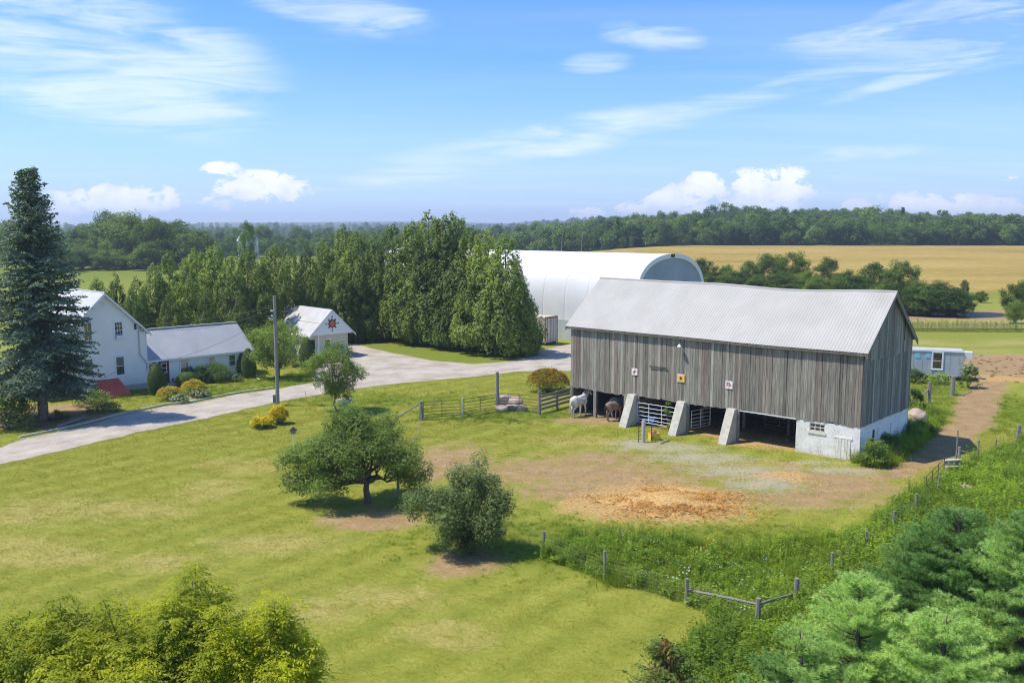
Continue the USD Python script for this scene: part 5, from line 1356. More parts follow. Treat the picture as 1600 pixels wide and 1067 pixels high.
def scatter(name, pts, protos_, scales, rots, mats, kind='stuff', cat=None, label=None, idx=None, seed=0):
    r_ = np.random.default_rng(seed)
    path = '/World/' + numbered('/World', name)
    pi = UsdGeom.PointInstancer.Define(stage, path); keys(pi.GetPrim(), label, cat, None, kind)
    tg = []
    for k, (ms, mt) in enumerate(zip(protos_, mats)):
        px_ = UsdGeom.Xform.Define(stage, path + '/form_%03d' % k)
        for j, (m_, t_) in enumerate(zip(ms, mt)): usdkit.mesh(stage, '%s/form_%03d/piece_%03d' % (path, k, j), m_, t_)
        tg.append(px_.GetPath())
    pi.CreatePrototypesRel().SetTargets(tg)
    n = len(pts); pi.CreateProtoIndicesAttr(Vt.IntArray.FromNumpy((r_.integers(0, len(protos_), n) if idx is None else idx).astype(np.int32)))
    pi.CreatePositionsAttr(Vt.Vec3fArray.FromNumpy(np.asarray(pts, np.float32)))
    sc = np.broadcast_to(np.asarray(scales, np.float32).reshape(n, -1), (n, 3)); pi.CreateScalesAttr(Vt.Vec3fArray.FromNumpy(np.ascontiguousarray(sc)))
    h = np.asarray(rots) / 2; pi.CreateOrientationsAttr(Vt.QuathArray([Gf.Quath(float(c), 0, 0, float(s_)) for c, s_ in zip(np.cos(h), np.sin(h))]))
    return pi


r2 = np.random.default_rng(77)
P = []
while len(P) < 1150:
    x, y = r2.uniform(15, 520), 456 + 260 * r2.random() ** 1.3
    if abs(x) < y * 0.62 and x > 12: P.append((x, y))
for x in np.linspace(-900, 420, 420):                            # far woods across the plain
    for _ in range(3):
        y = r2.uniform(520, 1500); P.append((x * y / 900 * 0.75 + r2.uniform(-25, 25), y))
for _ in range(420): P.append((r2.uniform(-330, 15), r2.uniform(400, 620)))
P = np.array(P); P = P[~((np.abs(P[:, 0] + 146.8) < 14) & (P[:, 1] < 440))]
P = np.vstack([P, np.stack([r2.uniform(-1500, 900, 700), r2.uniform(1500, 2900, 700)], -1)])
z = terrain(P[:, 0], P[:, 1]) - 0.2
hs_ = r2.uniform(0.58, 1.0, len(P)) * np.where(P[:, 0] < 15, 0.86, 1.0)
hs_[(P[:, 0] < 15) & (P[:, 1] > 650)] *= 1.1; hs_ *= np.where(r2.random(len(P)) < 0.05, 1.3, 1.0); hs_[P[:, 1] > 1500] *= 1.5
scatter('far_wood', np.column_stack([P, z]), [(w_[0], w_[1]) for w_ in wf], np.stack([hs_ * r2.uniform(0.9, 1.25, len(P)), hs_ * 1.05, hs_], -1), r2.uniform(0, 6.28, len(P)), [(M['bark'], L['wood'])] * 4, seed=3, cat='wood', label='far woods on the ridge and across the plain to the skyline')

# ---- apple trees and young trees on the lawn
wd_, lv = broadleaf(np.random.default_rng(3), 4.9, 3.4, 1.15, 22, 150, 0.62, 330, 0.13, 0.07, up=0.5, flat=0.85, trunk_r=0.17,
                    lobes=[(-0.9, 0.2, 3.3, 1.55), (-1.3, 0.6, 4.45, 1.0), (-3.4, 0.0, 2.2, 1.3), (-3.5, -0.3, 1.35, 0.85), (-2.0, -1.3, 1.7, 0.95), (2.6, 0.4, 1.6, 0.8), (-2.4, -0.6, 3.0, 1.1), (1.4, 0.2, 3.1, 1.35), (2.2, -0.3, 2.2, 0.95), (0.2, 1.5, 3.3, 1.3), (-0.6, -1.5, 2.9, 1.0), (0.4, -0.3, 4.0, 0.9), (1.0, 1.2, 3.9, 0.7)])
plant('apple_tree', 'larger spreading apple tree with visible trunk and mulched base', 'tree', G(574, 786), wd_, lv, M['bark'], L['apple'])
wd_, lv = broadleaf(np.random.default_rng(9), 4.6, 2.4, 0.4, 18, 92, 0.52, 330, 0.115, 0.06, up=0.45, flat=0.95, trunk_r=0.13,
                    lobes=[(0.0, 0.0, 2.0, 1.35), (0.55, 0.3, 3.5, 0.95), (0.1, 0.2, 3.0, 1.1), (-1.9, 0.1, 2.35, 0.9), (1.35, 0.0, 2.5, 0.8), (0.1, -0.5, 1.0, 1.0), (-0.7, -0.7, 1.7, 0.9), (1.0, -0.5, 1.5, 0.8), (-0.2, 1.1, 2.2, 0.9)])
plant('apple_tree', 'smaller rounded grey green apple tree nearer the camera', 'tree', G(728, 862), wd_, lv, M['bark'], L['apple_grey'])
wd_, lv = broadleaf(np.random.default_rng(14), 5.55, 1.9, 1.35, 14, 56, 0.58, 250, 0.15, 0.08, up=0.35, flat=0.9, trunk_r=0.075, low=0.25)
plant('young_tree', 'young slender tree beside the stone planter and gravel drive', 'tree', G(524, 643), wd_, lv, M['bark'], L['young'])
wd_, lv = broadleaf(np.random.default_rng(19), 5.6, 2.75, 0.9, 14, 70, 0.66, 120, 0.2, 0.10, up=0.35, flat=0.9, trunk_r=0.10, low=0.3)
plant('lawn_tree', 'bushy light green tree behind the utility pole before the garage', 'tree', G(436, 590), wd_, lv, M['bark'], L['young'])


def shrub(name, label, cat, loc, R, H_, n, leaf, leafm, seed, flat=1.0, cone=False, flowers=None, nf=0, crad=None, group=None, lw=0.5):
    r_ = np.random.default_rng(seed); k = max(8, int(n / 60))
    a = r_.uniform(0, 6.28, k); zz = r_.random(k) ** 0.9
    if cone: rr = R * np.sqrt(r_.random(k)) * np.where(zz < 0.25, 0.75 + zz, np.cos((zz - 0.25) / 0.75 * 1.45))
    else: rr = R * np.sqrt(r_.random(k)) * np.sqrt(np.clip(1 - (zz * 0.95) ** 2.2, 0, 1))
    c = np.stack([rr * np.cos(a), rr * np.sin(a), (0.12 + 0.80 * zz) * H_], -1)
    cr = np.full(k, crad or 0.28 * R) * r_.uniform(0.7, 1.2, k)
    lv = clump_leaves(r_, c, cr, max(6, n // k), leaf, leaf * lw, 0.4, 0.9, 1.0, shell=0.3)
    if name == 'clipped_yew':
        m_ = n * 2; zq = r_.random(m_) ** 0.85; aq = r_.uniform(0, 6.28, m_)
        pf = np.where(zq < 0.30, 0.80 + 0.67 * zq, np.cos((np.maximum(zq, 0.30) - 0.30) / 0.70 * 1.5) ** 0.62) if cone else np.sqrt(np.clip(1 - (np.abs(zq - 0.38) / 0.64) ** 2.6, 0, 1))
        rq = R * pf * (1 + 0.05 * np.sin(aq * 3 + zq * 4)) - np.abs(r_.normal(size=m_)) * 0.07
        pq = np.stack([rq * np.cos(aq), rq * np.sin(aq), 0.03 + zq * H_], -1)
        nq = np.stack([np.cos(aq), np.sin(aq), 0.25 + 1.2 * zq ** 3], -1) + r_.normal(size=(m_, 3)) * 0.40
        lv = cards(pq, nq, r_.normal(size=(m_, 3)) + [0, 0, 0.8], leaf * r_.uniform(0.8, 1.4, m_), leaf * 0.55)
    wood = join(*[tube(bend((0, 0, -0.03), c[j], 0, 3), [0.03, 0.02, 0.008], 4, False) for j in range(0, k, max(1, k // 10))])
    t = plant(name, label, cat, loc, wood, lv, M['bark'], L[leafm], group, crown='foliage', stem='stems')
    if flowers:
        a = r_.uniform(0, 6.28, nf); u_ = np.sqrt(r_.random(nf)); zt = H_ * (0.35 + 0.68 * np.sqrt(np.clip(1 - u_ ** 2, 0, 1))) * r_.uniform(0.88, 1.05, nf)
        p = np.stack([R * u_ * np.cos(a), R * u_ * np.sin(a), zt], -1)
        idx = np.repeat(np.arange(nf), 4); q_ = p[idx] + r_.normal(size=(nf * 4, 3)) * 0.03
        put('blossoms', cards(q_, r_.normal(size=(nf * 4, 3)) * 0.6 + [0, 0, 1], r_.normal(size=(nf * 4, 3)), 0.13, 0.10), L[flowers], t, world_pts=False)
    return t


shrub('clipped_yew', 'tall clipped conical yew beside the red door', 'shrub', G(246, 616), 0.85, 2.75, 4200, 0.11, 'yew', 1, cone=True, crad=0.22)
shrub('clipped_yew', 'clipped rounded yew under the first annex window', 'shrub', G(290, 596), 0.85, 2.0, 2600, 0.11, 'yew', 2, crad=0.24)
shrub('clipped_yew', 'lower brownish clipped bush before the rounded yew', 'shrub', G(293, 604), 1.0, 1.35, 2400, 0.11, 'shrub', 3, crad=0.26)
shrub('dark_bush', 'dark round bush left of the middle of the annex wall', 'shrub', G(317, 598), 1.0, 1.75, 2600, 0.13, 'shrub', 4)
shrub('dark_bush', 'wide dark bush under the middle annex window', 'shrub', G(339, 596), 1.7, 1.75, 4200, 0.13, 'shrub', 5)
shrub('clipped_yew', 'columnar clipped yew at the right corner of the annex', 'shrub', G(389, 590), 0.75, 2.9, 3400, 0.11, 'yew', 6, cone=True, crad=0.24)
shrub('clipped_yew', 'darker yew half hidden behind the columnar corner yew', 'shrub', G(380, 587), 0.7, 2.3, 2400, 0.11, 'yew', 7, cone=True, crad=0.24)
shrub('clipped_yew', 'dark columnar yew left of the garage corner', 'shrub', G(480, 574), 0.85, 3.2, 3400, 0.13, 'yew', 8, cone=True, crad=0.26)
shrub('pale_bush', 'low pale bush beside the dark yew near the garage', 'shrub', G(460, 572), 1.3, 1.3, 1600, 0.16, 'hosta', 9)
shrub('flower_bush', 'golden flowering bush left of the door path', 'flower bush', G(266, 624), 1.15, 1.05, 1700, 0.11, 'young', 10, flowers='flower_gold', nf=420)
shrub('flower_bush', 'taller golden flowering bush right of the door path', 'flower bush', G(303, 618), 1.15, 1.35, 1700, 0.11, 'young', 11, flowers='flower_gold', nf=420)
shrub('hosta', 'pale variegated hosta clump before the left golden bush', 'plant', G(281, 629), 0.95, 0.6, 900, 0.17, 'hosta', 12, flowers='flower_white', nf=40)
shrub('hosta', 'pale variegated hosta clump before the right golden bush', 'plant', G(312, 622), 0.95, 0.65, 900, 0.17, 'hosta', 13, flowers='flower_white', nf=40)
shrub('hosta', 'row of pale hostas along the annex wall left of the corner yew', 'plant', G(371, 595), 0.9, 0.6, 900, 0.17, 'hosta', 14)
shrub('garden_bush', 'low dark flowering bush left of the red cellar hatch', 'shrub', G(143, 632), 1.75, 1.15, 2400, 0.13, 'shrub', 15, flowers='flower_white', nf=36)
shrub('garden_bush', 'blue green low plant at the drive edge before the hatch', 'shrub', G(163, 642), 1.4, 0.6, 1300, 0.16, 'apple_grey', 16)
shrub('garden_bush', 'small green bush at the foot of the blue spruce', 'shrub', G(92, 655), 0.7, 0.7, 700, 0.13, 'shrub', 17)
shrub('garden_bush', 'large dark garden bush at the left edge beside the spruce', 'shrub', G(15, 670), 2.2, 2.6, 4200, 0.15, 'shrub', 18, flowers='flower_yellow', nf=40)
shrub('garden_bush', 'leafy bush between the left edge bush and the spruce trunk', 'shrub', G(30, 660), 1.3, 2.1, 2600, 0.14, 'apple', 19)
shrub('daisy_clump', 'bright yellow flower clump at the foot of the utility pole', 'flower bush', G(436, 662), 0.72, 1.35, 1400, 0.12, 'young', 20, flowers='flower_yellow', nf=620)
shrub('daisy_clump', 'lower yellow flower clump left of the pole clump', 'flower bush', G(409, 668), 0.85, 0.85, 1400, 0.11, 'young', 21, flowers='flower_yellow', nf=520)
t_ = shrub('orange_bush', 'shrub with orange and yellow leaves at the left end of the barn', 'shrub', G(856, 612), 1.95, 2.0, 4600, 0.14, 'young', 22, flowers='flower_orange', nf=1500)
shrub('potted_plant', 'dark potted plant on the step right of the red door', 'plant', G(274, 601), 0.4, 0.8, 400, 0.13, 'shrub', 23)
shrub('barn_weed_bush', 'tall leafy weed bush at the near corner of the barn footing', 'weeds', G(1365, 728), 1.0, 1.75, 2800, 0.13, 'broad', 24)
shrub('barn_weed_bush', 'dark leafy weed bush along the barn footing behind the corner bush', 'weeds', G(1388, 706), 1.0, 1.25, 2200, 0.13, 'shrub', 25)
shrub('barn_weed_bush', 'weed bush along the middle of the gable footing', 'weeds', G(1412, 688), 1.1, 1.15, 2200, 0.13, 'shrub', 26)
shrub('barn_weed_bush', 'weed bush in front of the pink boulder', 'weeds', G(1436, 678), 1.2, 1.0, 2200, 0.13, 'broad', 27)
shrub('barn_weed_bush', 'tall dark bush at the far corner of the barn gable', 'weeds', G(1427, 645), 0.8, 2.0, 2200, 0.13, 'shrub', 28)
shrub('trailer_weed_bush', 'leafy bush at the left end of the site trailer', 'weeds', G(1428, 598), 1.1, 1.4, 1600, 0.15, 'shrub', 29)
shrub('trailer_weed_bush', 'pale weeds under the trailer window', 'weeds', G(1465, 600), 1.6, 0.9, 1600, 0.15, 'weed', 30, flowers='flower_white', nf=50)
shrub('trailer_weed_bush', 'dark tall bush at the right end of the site trailer', 'weeds', G(1512, 606), 0.95, 2.3, 2600, 0.15, 'shrub', 31, flowers='flower_white', nf=50)
shrub('stall_plant', 'leafy sapling growing before the white tube gate of the barn', 'plant', G(1046, 672), 0.5, 2.3, 700, 0.17, 'broad_light', 32)

# ---- foreground: leafy tree tops at the lower left, the soft pine at the lower right
def compound(rng, tips, up, L_=0.40, nl=7, leaf=0.145, lw=0.052):
    """Drooping pinnate leaves hung around the given twig tips."""
    n = len(tips); a = rng.uniform(0, 6.28, n)
    out = np.stack([np.cos(a), np.sin(a), np.full(n, up)], -1) + rng.normal(size=(n, 3)) * 0.3; out = unit(out)
    C, N, A = [], [], []
    for k in range(nl):
        s_ = 0.25 + 0.75 * (k // 2 + 0.5) / (nl / 2)
        p = tips + out * (L_ * s_); p = p - np.array([0, 0, 1]) * (0.42 * L_ * s_ ** 2)
        sd = unit(np.cross(out, [0, 0, 1.0])) * (1 if k % 2 else -1) * (0 if k == nl - 1 else 1)
        ax = unit(out * 0.55 + sd * 0.8 - np.array([0, 0, 0.45]) + rng.normal(size=(n, 3)) * 0.15)
        C.append(p + ax * leaf * 0.5); A.append(ax); N.append(np.array([0, 0, 1.0]) + out * 0.3 + sd * 0.25 + rng.normal(size=(n, 3)) * 0.30)
    C, N, A = map(np.concatenate, (C, N, A)); s_ = rng.uniform(0.75, 1.25, len(C))
    return cards(C, N, A, leaf * s_, lw * s_, 0.3)


def ash_tree(seed, loc, H_, R, ntop, label):
    r_ = np.random.default_rng(seed); wood = [tube(bend((0, 0, -0.1), (0, 0, H_ * 0.5), 0, 5, r_, 0.05), np.linspace(0.17, 0.10, 5), 8)]
    tips = []
    for k in range(ntop):
        a = r_.uniform(0, 6.28); rr = R * math.sqrt(r_.random()); top = H_ * (1 - 0.34 * (rr / R) ** 2) * r_.uniform(0.60, 0.96) * (1.13 if k % 6 == 0 else 1.0)
        b0 = np.array([0.25 * rr * math.cos(a), 0.25 * rr * math.sin(a), H_ * r_.uniform(0.2, 0.5)]); b1 = np.array([rr * math.cos(a), rr * math.sin(a), top])
        pl = bend(b0, b1, -0.1 * R, 7, r_, 0.06); wood.append(tube(pl, np.linspace(0.045, 0.008, 7), 5, False))
        for s_ in np.linspace(0.15, 1, 12):
            c = b0 + (b1 - b0) * s_; w_ = 0.20 + 0.62 * (1 - s_) ** 0.8
            m_ = int(15 + 9 * (1 - s_))
            tips.append(c + r_.normal(size=(m_, 3)) * [w_ * 0.55, w_ * 0.55, 0.16])
    tips = np.concatenate(tips)
    return plant('ash_tree', label, 'tree', loc, join(*wood), compound(r_, tips, 0.35), M['bark'], L['ash'])


def at_depth(px, py, Y): return x_at(px, py, Y), Y, height_at(px, py, Y)


for seed, px, top, Y, R, nt, lab in ((1, 265, 893, 25.0, 3.0, 74, 'bright yellow green leafy tree top in the lower left foreground'), (2, 45, 925, 24.0, 2.5, 58, 'leafy yellow green tree top at the lower left corner'),
                                     (3, 415, 925, 24.2, 1.35, 30, 'smaller leafy tree top at the right of the foreground clump'), (4, 160, 985, 22.5, 2.4, 48, 'low leafy sapling filling the front of the foreground clump')):
    x, y, zt = at_depth(px, top, Y); ash_tree(seed, (x, y, 0), zt, R, nt, lab)


def soft_pine(seed, loc, H_, R, nb, label, tuft=0.13, needles=30):
    r_ = np.random.default_rng(seed); wood = [tube(bend((0, 0, -0.1), (0, 0, H_), 0, 8, r_, 0.03), np.linspace(0.16, 0.012, 8), 8)]
    T, D = [], []
    for k in range(nb):
        t_ = r_.random() ** 0.8; z0 = H_ * (0.08 + 0.9 * t_); Lb = R * (1 - t_) ** 0.75 * r_.uniform(0.75, 1.12) + 0.22
        a = k * 2.399 + r_.uniform(-0.3, 0.3); h = np.array([math.cos(a), math.sin(a), 0]); sd = np.array([-h[1], h[0], 0])
        tip = h * Lb + [0, 0, z0 + Lb * (0.06 + 0.5 * t_)]
        pl = bend((0, 0, z0), tip, -0.09 * Lb, 6); wood.append(tube(pl, np.linspace(0.035 * (1 - t_) + 0.012, 0.006, 6), 4, False))
        ns = max(4, int(Lb / 0.125))
        for s_ in np.linspace(0.22, 1, ns):
            c = pl[0] + (pl[-1] - pl[0]) * s_; c[2] -= 0.09 * Lb * 4 * s_ * (1 - s_) * 0.25
            wl = 0.10 + 0.36 * Lb * s_ * (1.15 - s_) + 0.06
            for sg in (-1, 1, 0):
                m_ = max(1, int(wl / 0.16)) if sg else 1
                for j in range(m_):
                    u_ = wl * (j + r_.uniform(0.4, 1.0)) / m_
                    dv = unit(h * 0.75 + sd * sg * 0.75 + np.array([0, 0, 0.42]) + r_.normal(size=3) * 0.25)
                    T.append(c + (h * 0.55 + sd * sg * 0.8) * u_ + [0, 0, 0.12 * u_ + r_.normal() * 0.04]); D.append(dv)
    T, D = np.array(T), np.array(D); n = len(T); idx = np.repeat(np.arange(n), needles)
    dv = unit(D[idx] * 0.9 + r_.normal(size=(len(idx), 3)) * 0.62)
    base = T[idx] - D[idx] * 0.05 * r_.random(len(idx))[:, None]; tip = base + dv * (tuft * r_.uniform(0.8, 1.25, len(idx)))[:, None] - np.array([0, 0, 0.012])
    return plant('soft_pine', label, 'tree', loc, join(*wood), blades(base, tip, 0.015, r_), M['bark'], L['pine'], crown='needles')


for seed, px, top, Y, R, nb, lab in ((1, 1500, 800, 28.0, 3.6, 200, 'large soft needled blue green pine in the right foreground'), (2, 1612, 805, 25.0, 3.2, 165, 'blue green pine at the lower right corner of the picture'),
                                     (3, 1345, 905, 24.5, 2.8, 130, 'lower pine left of the large foreground pine'), (4, 1250, 985, 22.5, 2.1, 90, 'small pine at the left front of the foreground pines'), (5, 1480, 960, 22.3, 2.5, 120, 'pine in front of the large pine at the bottom edge')):
    x, y, zt = at_depth(px, top, Y); soft_pine(seed, (x, y, 0), zt, R, nb, lab)
# drooping spruce top with brown cones at the bottom edge
x, y, zt = at_depth(1040, 1000, 23.0)
wd_, lv = spruce(np.random.default_rng(31), zt, 1.9, 0.3, 0.1, 0.16, 9, 0.085, 0.5, 0.62)
t = plant('cone_spruce', 'drooping spruce top with brown cones at the bottom edge of the picture', 'tree', (x, y, 0), wd_, lv, M['bark'], L['cedar'])
r_ = np.random.default_rng(4); n = 900; zz = zt * (1 - 0.55 * r_.random(n)); a = r_.uniform(0, 6.28, n); rr = 1.75 * (1 - zz / zt) ** 0.8 * np.sqrt(r_.random(n)) + 0.05
put('cones', cards(np.stack([rr * np.cos(a), rr * np.sin(a), zz - 0.25 * rr], -1), r_.normal(size=(n, 3)) + [0, -1, 0], np.tile([[0, 0, -1.0]], (n, 1)) + r_.normal(size=(n, 3)) * 0.2, 0.14, 0.045), L['dead'], t, world_pts=False)

# ---- grass, weeds and the corn strip
def tuft(seed, n, h, w_, spread, lean=0.35):
    r_ = np.random.default_rng(seed); b = r_.normal(size=(n, 3)) * [spread, spread, 0]; t_ = b + np.stack([r_.normal(size=n) * lean * h, r_.normal(size=n) * lean * h, h * r_.uniform(0.55, 1.1, n)], -1)
    return blades(b, t_, w_, r_)


def leafweed(seed, n, h, R, leaf):
    r_ = np.random.default_rng(seed); c = np.stack([r_.normal(size=n) * R * 0.6, r_.normal(size=n) * R * 0.6, h * r_.random(n) ** 0.7], -1)
    return cards(c, r_.normal(size=(n, 3)) * 0.5 + [0, 0, 1], r_.normal(size=(n, 3)), leaf * r_.uniform(0.6, 1.3, n), leaf * 0.5)


def stalks(seed, n, h):
    r_ = np.random.default_rng(seed); b = r_.normal(size=(n, 3)) * [0.12, 0.12, 0]; t_ = b + np.stack([r_.normal(size=n) * 0.10, r_.normal(size=n) * 0.10, h * r_.uniform(0.7, 1.1, n)], -1)
    k = np.repeat(np.arange(n), 9); s_ = r_.uniform(0.15, 1, n * 9)[:, None]; c = b[k] + (t_ - b)[k] * s_
    return join(blades(b, t_, 0.02, r_), cards(c + r_.normal(size=c.shape) * 0.03, r_.normal(size=c.shape) * 0.4 + [0, 0, 1], r_.normal(size=c.shape) * [1, 1, 0.3], 0.14, 0.045))


r3 = np.random.default_rng(15)
def sample(n, x0, x1, y0, y1, dens):
    out = []
    while sum(map(len, out)) < n:
        x, y = r3.uniform(x0, x1, n), r3.uniform(y0, y1, n); ok = r3.random(n) < dens(x, y); out.append(np.stack([x[ok], y[ok]], -1))
    return np.concatenate(out)[:n]


infr = lambda x, y: (np.abs(x) < y * 0.58 + 1) * 1.0
Wd = sample(11500, -5, 48, 22, 75, lambda x, y: weed_cover(x, y) * infr(x, y) * np.clip(42 / y, 0, 1) ** 1.2)
n = len(Wd); patch_ = fb(Wd[:, 0], Wd[:, 1], 0.22, 12)
idx = np.where(r3.random(n) < 0.45 + (patch_ - 0.5) * 2.2, r3.integers(0, 2, n), r3.integers(2, 5, n))
instrip = inpoly(Wd[:, 0], Wd[:, 1], STRIP)
hs_ = r3.uniform(0.6, 1.35, n) * (0.7 + 0.7 * patch_) * np.where(instrip, 0.72, 1.0)
scatter('weeds', np.column_stack([Wd, np.zeros(n)]), [(tuft(1, 46, 0.75, 0.026, 0.16),), (tuft(2, 40, 0.55, 0.022, 0.2, 0.5),), (leafweed(3, 70, 0.5, 0.32, 0.14),), (leafweed(4, 60, 0.32, 0.36, 0.18),), (stalks(5, 9, 0.95),)],
        hs_, r3.uniform(0, 6.28, n), [(L['grass'],), (L['grass'],), (L['weed'],), (L['weed'],), (L['weed'],)], cat='weeds', label='rough grass and tall weeds along the paddock fence and right foreground', idx=idx)
# wild flowers dotted in the rough
Fl = sample(420, 5, 60, 30, 95, lambda x, y: np.maximum(weed_cover(x, y) * infr(x, y), 0))
scatter('wild_flowers', np.column_stack([Fl, np.full(len(Fl), 0.42)]), [(cards(r3.normal(size=(10, 3)) * [0.16, 0.16, 0.08], r3.normal(size=(10, 3)) * 0.4 + [0, 0, 1], r3.normal(size=(10, 3)), 0.08, 0.07),)] * 2,
        r3.uniform(0.6, 1.3, len(Fl)), r3.uniform(0, 6, len(Fl)), [(L['flower_gold'],), (L['flower_white'],)], cat='wild flowers', label='small yellow and white wild flowers among the weeds')


def lawn_density(x, y):
    a, b = ground_masks(x, y); bare = np.maximum(np.maximum(a[:, 0], a[:, 1]), a[:, 2])
    drive = inpoly(x, y, DRIVE)
    return (1 - np.clip(bare * 1.35, 0, 1)) * ~drive * infr(x, y) * np.clip(34 / y, 0, 1) ** 1.6


Lw = sample(42000, -40, 45, 28, 100, lawn_density); n = len(Lw)
dr = ground_masks(Lw[:, 0], Lw[:, 1])
idx = np.where(dr[1][:, 1] * 0.8 > r3.random(n), r3.integers(0, 2, n), r3.integers(2, 4, n))
scatter('lawn_grass', np.column_stack([Lw, np.zeros(n)]), [(tuft(11, 22, 0.14, 0.016, 0.12, 0.8),), (tuft(12, 18, 0.20, 0.016, 0.10, 0.7),), (tuft(13, 16, 0.05, 0.014, 0.20, 1.2),), (tuft(14, 16, 0.06, 0.014, 0.18, 1.0),)],
        r3.uniform(0.6, 1.3, n) * np.clip(Lw[:, 1] / 45, 0.8, 1.5), r3.uniform(0, 6.28, n), [(L['grass'],), (L['grass'],), (L['lawn'],), (L['lawn'],)], cat='grass', label='mown lawn and paddock grass', idx=idx)
# corn in rows on the right
cx_ = []
for row in range(7):
    yy = 131.0 + row * 0.8
    for xx in np.arange(44, 90, 0.42): cx_.append((xx + r3.normal() * 0.05, yy - (xx - 60) * 0.06 + r3.normal() * 0.06, 0))
cx_ = np.array(cx_); n = len(cx_)
def corn(seed):
    r_ = np.random.default_rng(seed); k = 11; z_ = np.linspace(0.2, 1.15, k); a = np.arange(k) * math.pi + r_.normal(size=k) * 0.4
    d = np.stack([np.cos(a), np.sin(a), np.full(k, 0.3)], -1); c = np.stack([np.zeros(k), np.zeros(k), z_], -1) + d * 0.25
    return cards(c, np.cross(d, np.stack([-np.sin(a), np.cos(a), np.zeros(k)], -1)), d, 0.6, 0.09)
scatter('corn_rows', cx_, [(corn(1),), (corn(2),)], r3.uniform(0.8, 1.15, n), r3.uniform(0, 6.28, n), [(L['shrub'],)] * 2, cat='corn', label='low rows of young corn beyond the site trailer')


Pb = sample(900, -4, 30, 44, 72, lambda x, y: np.clip(ground_masks(x, y)[0].max(-1), 0.05, 1) * infr(x, y)); n = len(Pb)
ic = trimesh.creation.icosphere(1, 0.06); pv = np.asarray(ic.vertices) * [1, 1, 0.55]
scatter('loose_stones', np.column_stack([Pb, np.full(n, 0.01)]), [((pv, ic.faces),), (cards(r3.normal(size=(7, 3)) * [0.12, 0.12, 0.01], r3.normal(size=(7, 3)) * 0.2 + [0, 0, 1], r3.normal(size=(7, 3)) * [1, 1, 0.1], 0.26, 0.03),)],
        r3.uniform(0.4, 1.35, n), r3.uniform(0, 6.28, n), [(M['stone'],), (L['flower_gold'],)], cat='stones', label='small pale stones and straw bits scattered over the bare paddock')

Cd = sample(170, 36, 62, 84, 112, lambda x, y: ell(x, y, 1600, 575, 11, 9, 0.5)); n = len(Cd)
cl_ = trimesh.creation.icosphere(2, 0.12); cv_ = np.asarray(cl_.vertices); cv_ = cv_ * (1 + 0.7 * (meshkit.fbm(cv_ * 6, 3, 4) - 0.5))[:, None] * [1, 1, 0.45]
M['clod'] = plain('clod_look', (0.13, 0.075, 0.04), (0.30, 0.19, 0.10), 3.0, 0.95, 0.1, bump=0.5, bscale=20)
scatter('earth_clods', np.column_stack([Cd, np.full(n, 0.02)]), [((cv_, cl_.faces),)], r3.uniform(0.4, 2.2, n), r3.uniform(0, 6.28, n), [(M['clod'],)], cat='earth', label='brown clods and manure strewn over the bare yard at the right')

# ------------------------------------------------------------------ fences and gates
rng = np.random.default_rng(99)


def post_mesh(o, top, r, seed=0, square=False):
    rr = np.random.default_rng(seed); k = 6
    p = bend(o - [0, 0, 0.1], np.array([o[0] + rr.normal() * 0.03, o[1] + rr.normal() * 0.03, top]), 0, k)
    return tube(p, r * (1 + 0.06 * rr.normal(size=k)) * np.linspace(1.08, 0.94, k), 8)


def wire_fence(name, label, posts, r=0.075, wires=True, nw=7, rails=(), cat='fence'):
    """posts: (px, base row, top row) in the photograph."""
    o0 = G(*posts[0][:2]); t = thing(name, label, cat, o0)
    pts = []
    for k, q_ in enumerate(posts):
        o = G(q_[0], q_[1]); top = height_at(q_[0], q_[2], o[1]); pts.append((o, top)); put('post', post_mesh(o, top, q_[3] if len(q_) > 3 else r, k), M['timber_grey'], t, smooth=40)
    if wires:
        for k, ((a, ta), (b, tb)) in enumerate(zip(pts[:-1], pts[1:])):
            mb = MB(); d = b - a; n = max(3, int(np.hypot(*d[:2]) / 0.32))
            for q_ in range(nw):
                h = 0.08 + (min(ta, tb) - 0.2) * (q_ / (nw - 1)) ** 1.1
                s_ = np.linspace(0, 1, 7); p = a + d * s_[:, None]; p[:, 2] = h + 0.02 * np.sin(s_ * 9 + q_)
                mb.tube(p, 0.0030, 3, False)
            for q_ in range(1, n): c = a + d * q_ / n; mb.tube([c + [0, 0, 0.08], c + [0, 0, min(ta, tb) - 0.12]], 0.0018, 3, False)
            put('wire_mesh', mb.get(), M['timber_grey'], t)
    for a, b, rr in rails: put('brace_rail', tube(bend(a, b, 0.02, 4), [rr * 1.1, rr, rr, rr * 0.9], 7), M['timber_grey'], t, smooth=40)
    return t, pts


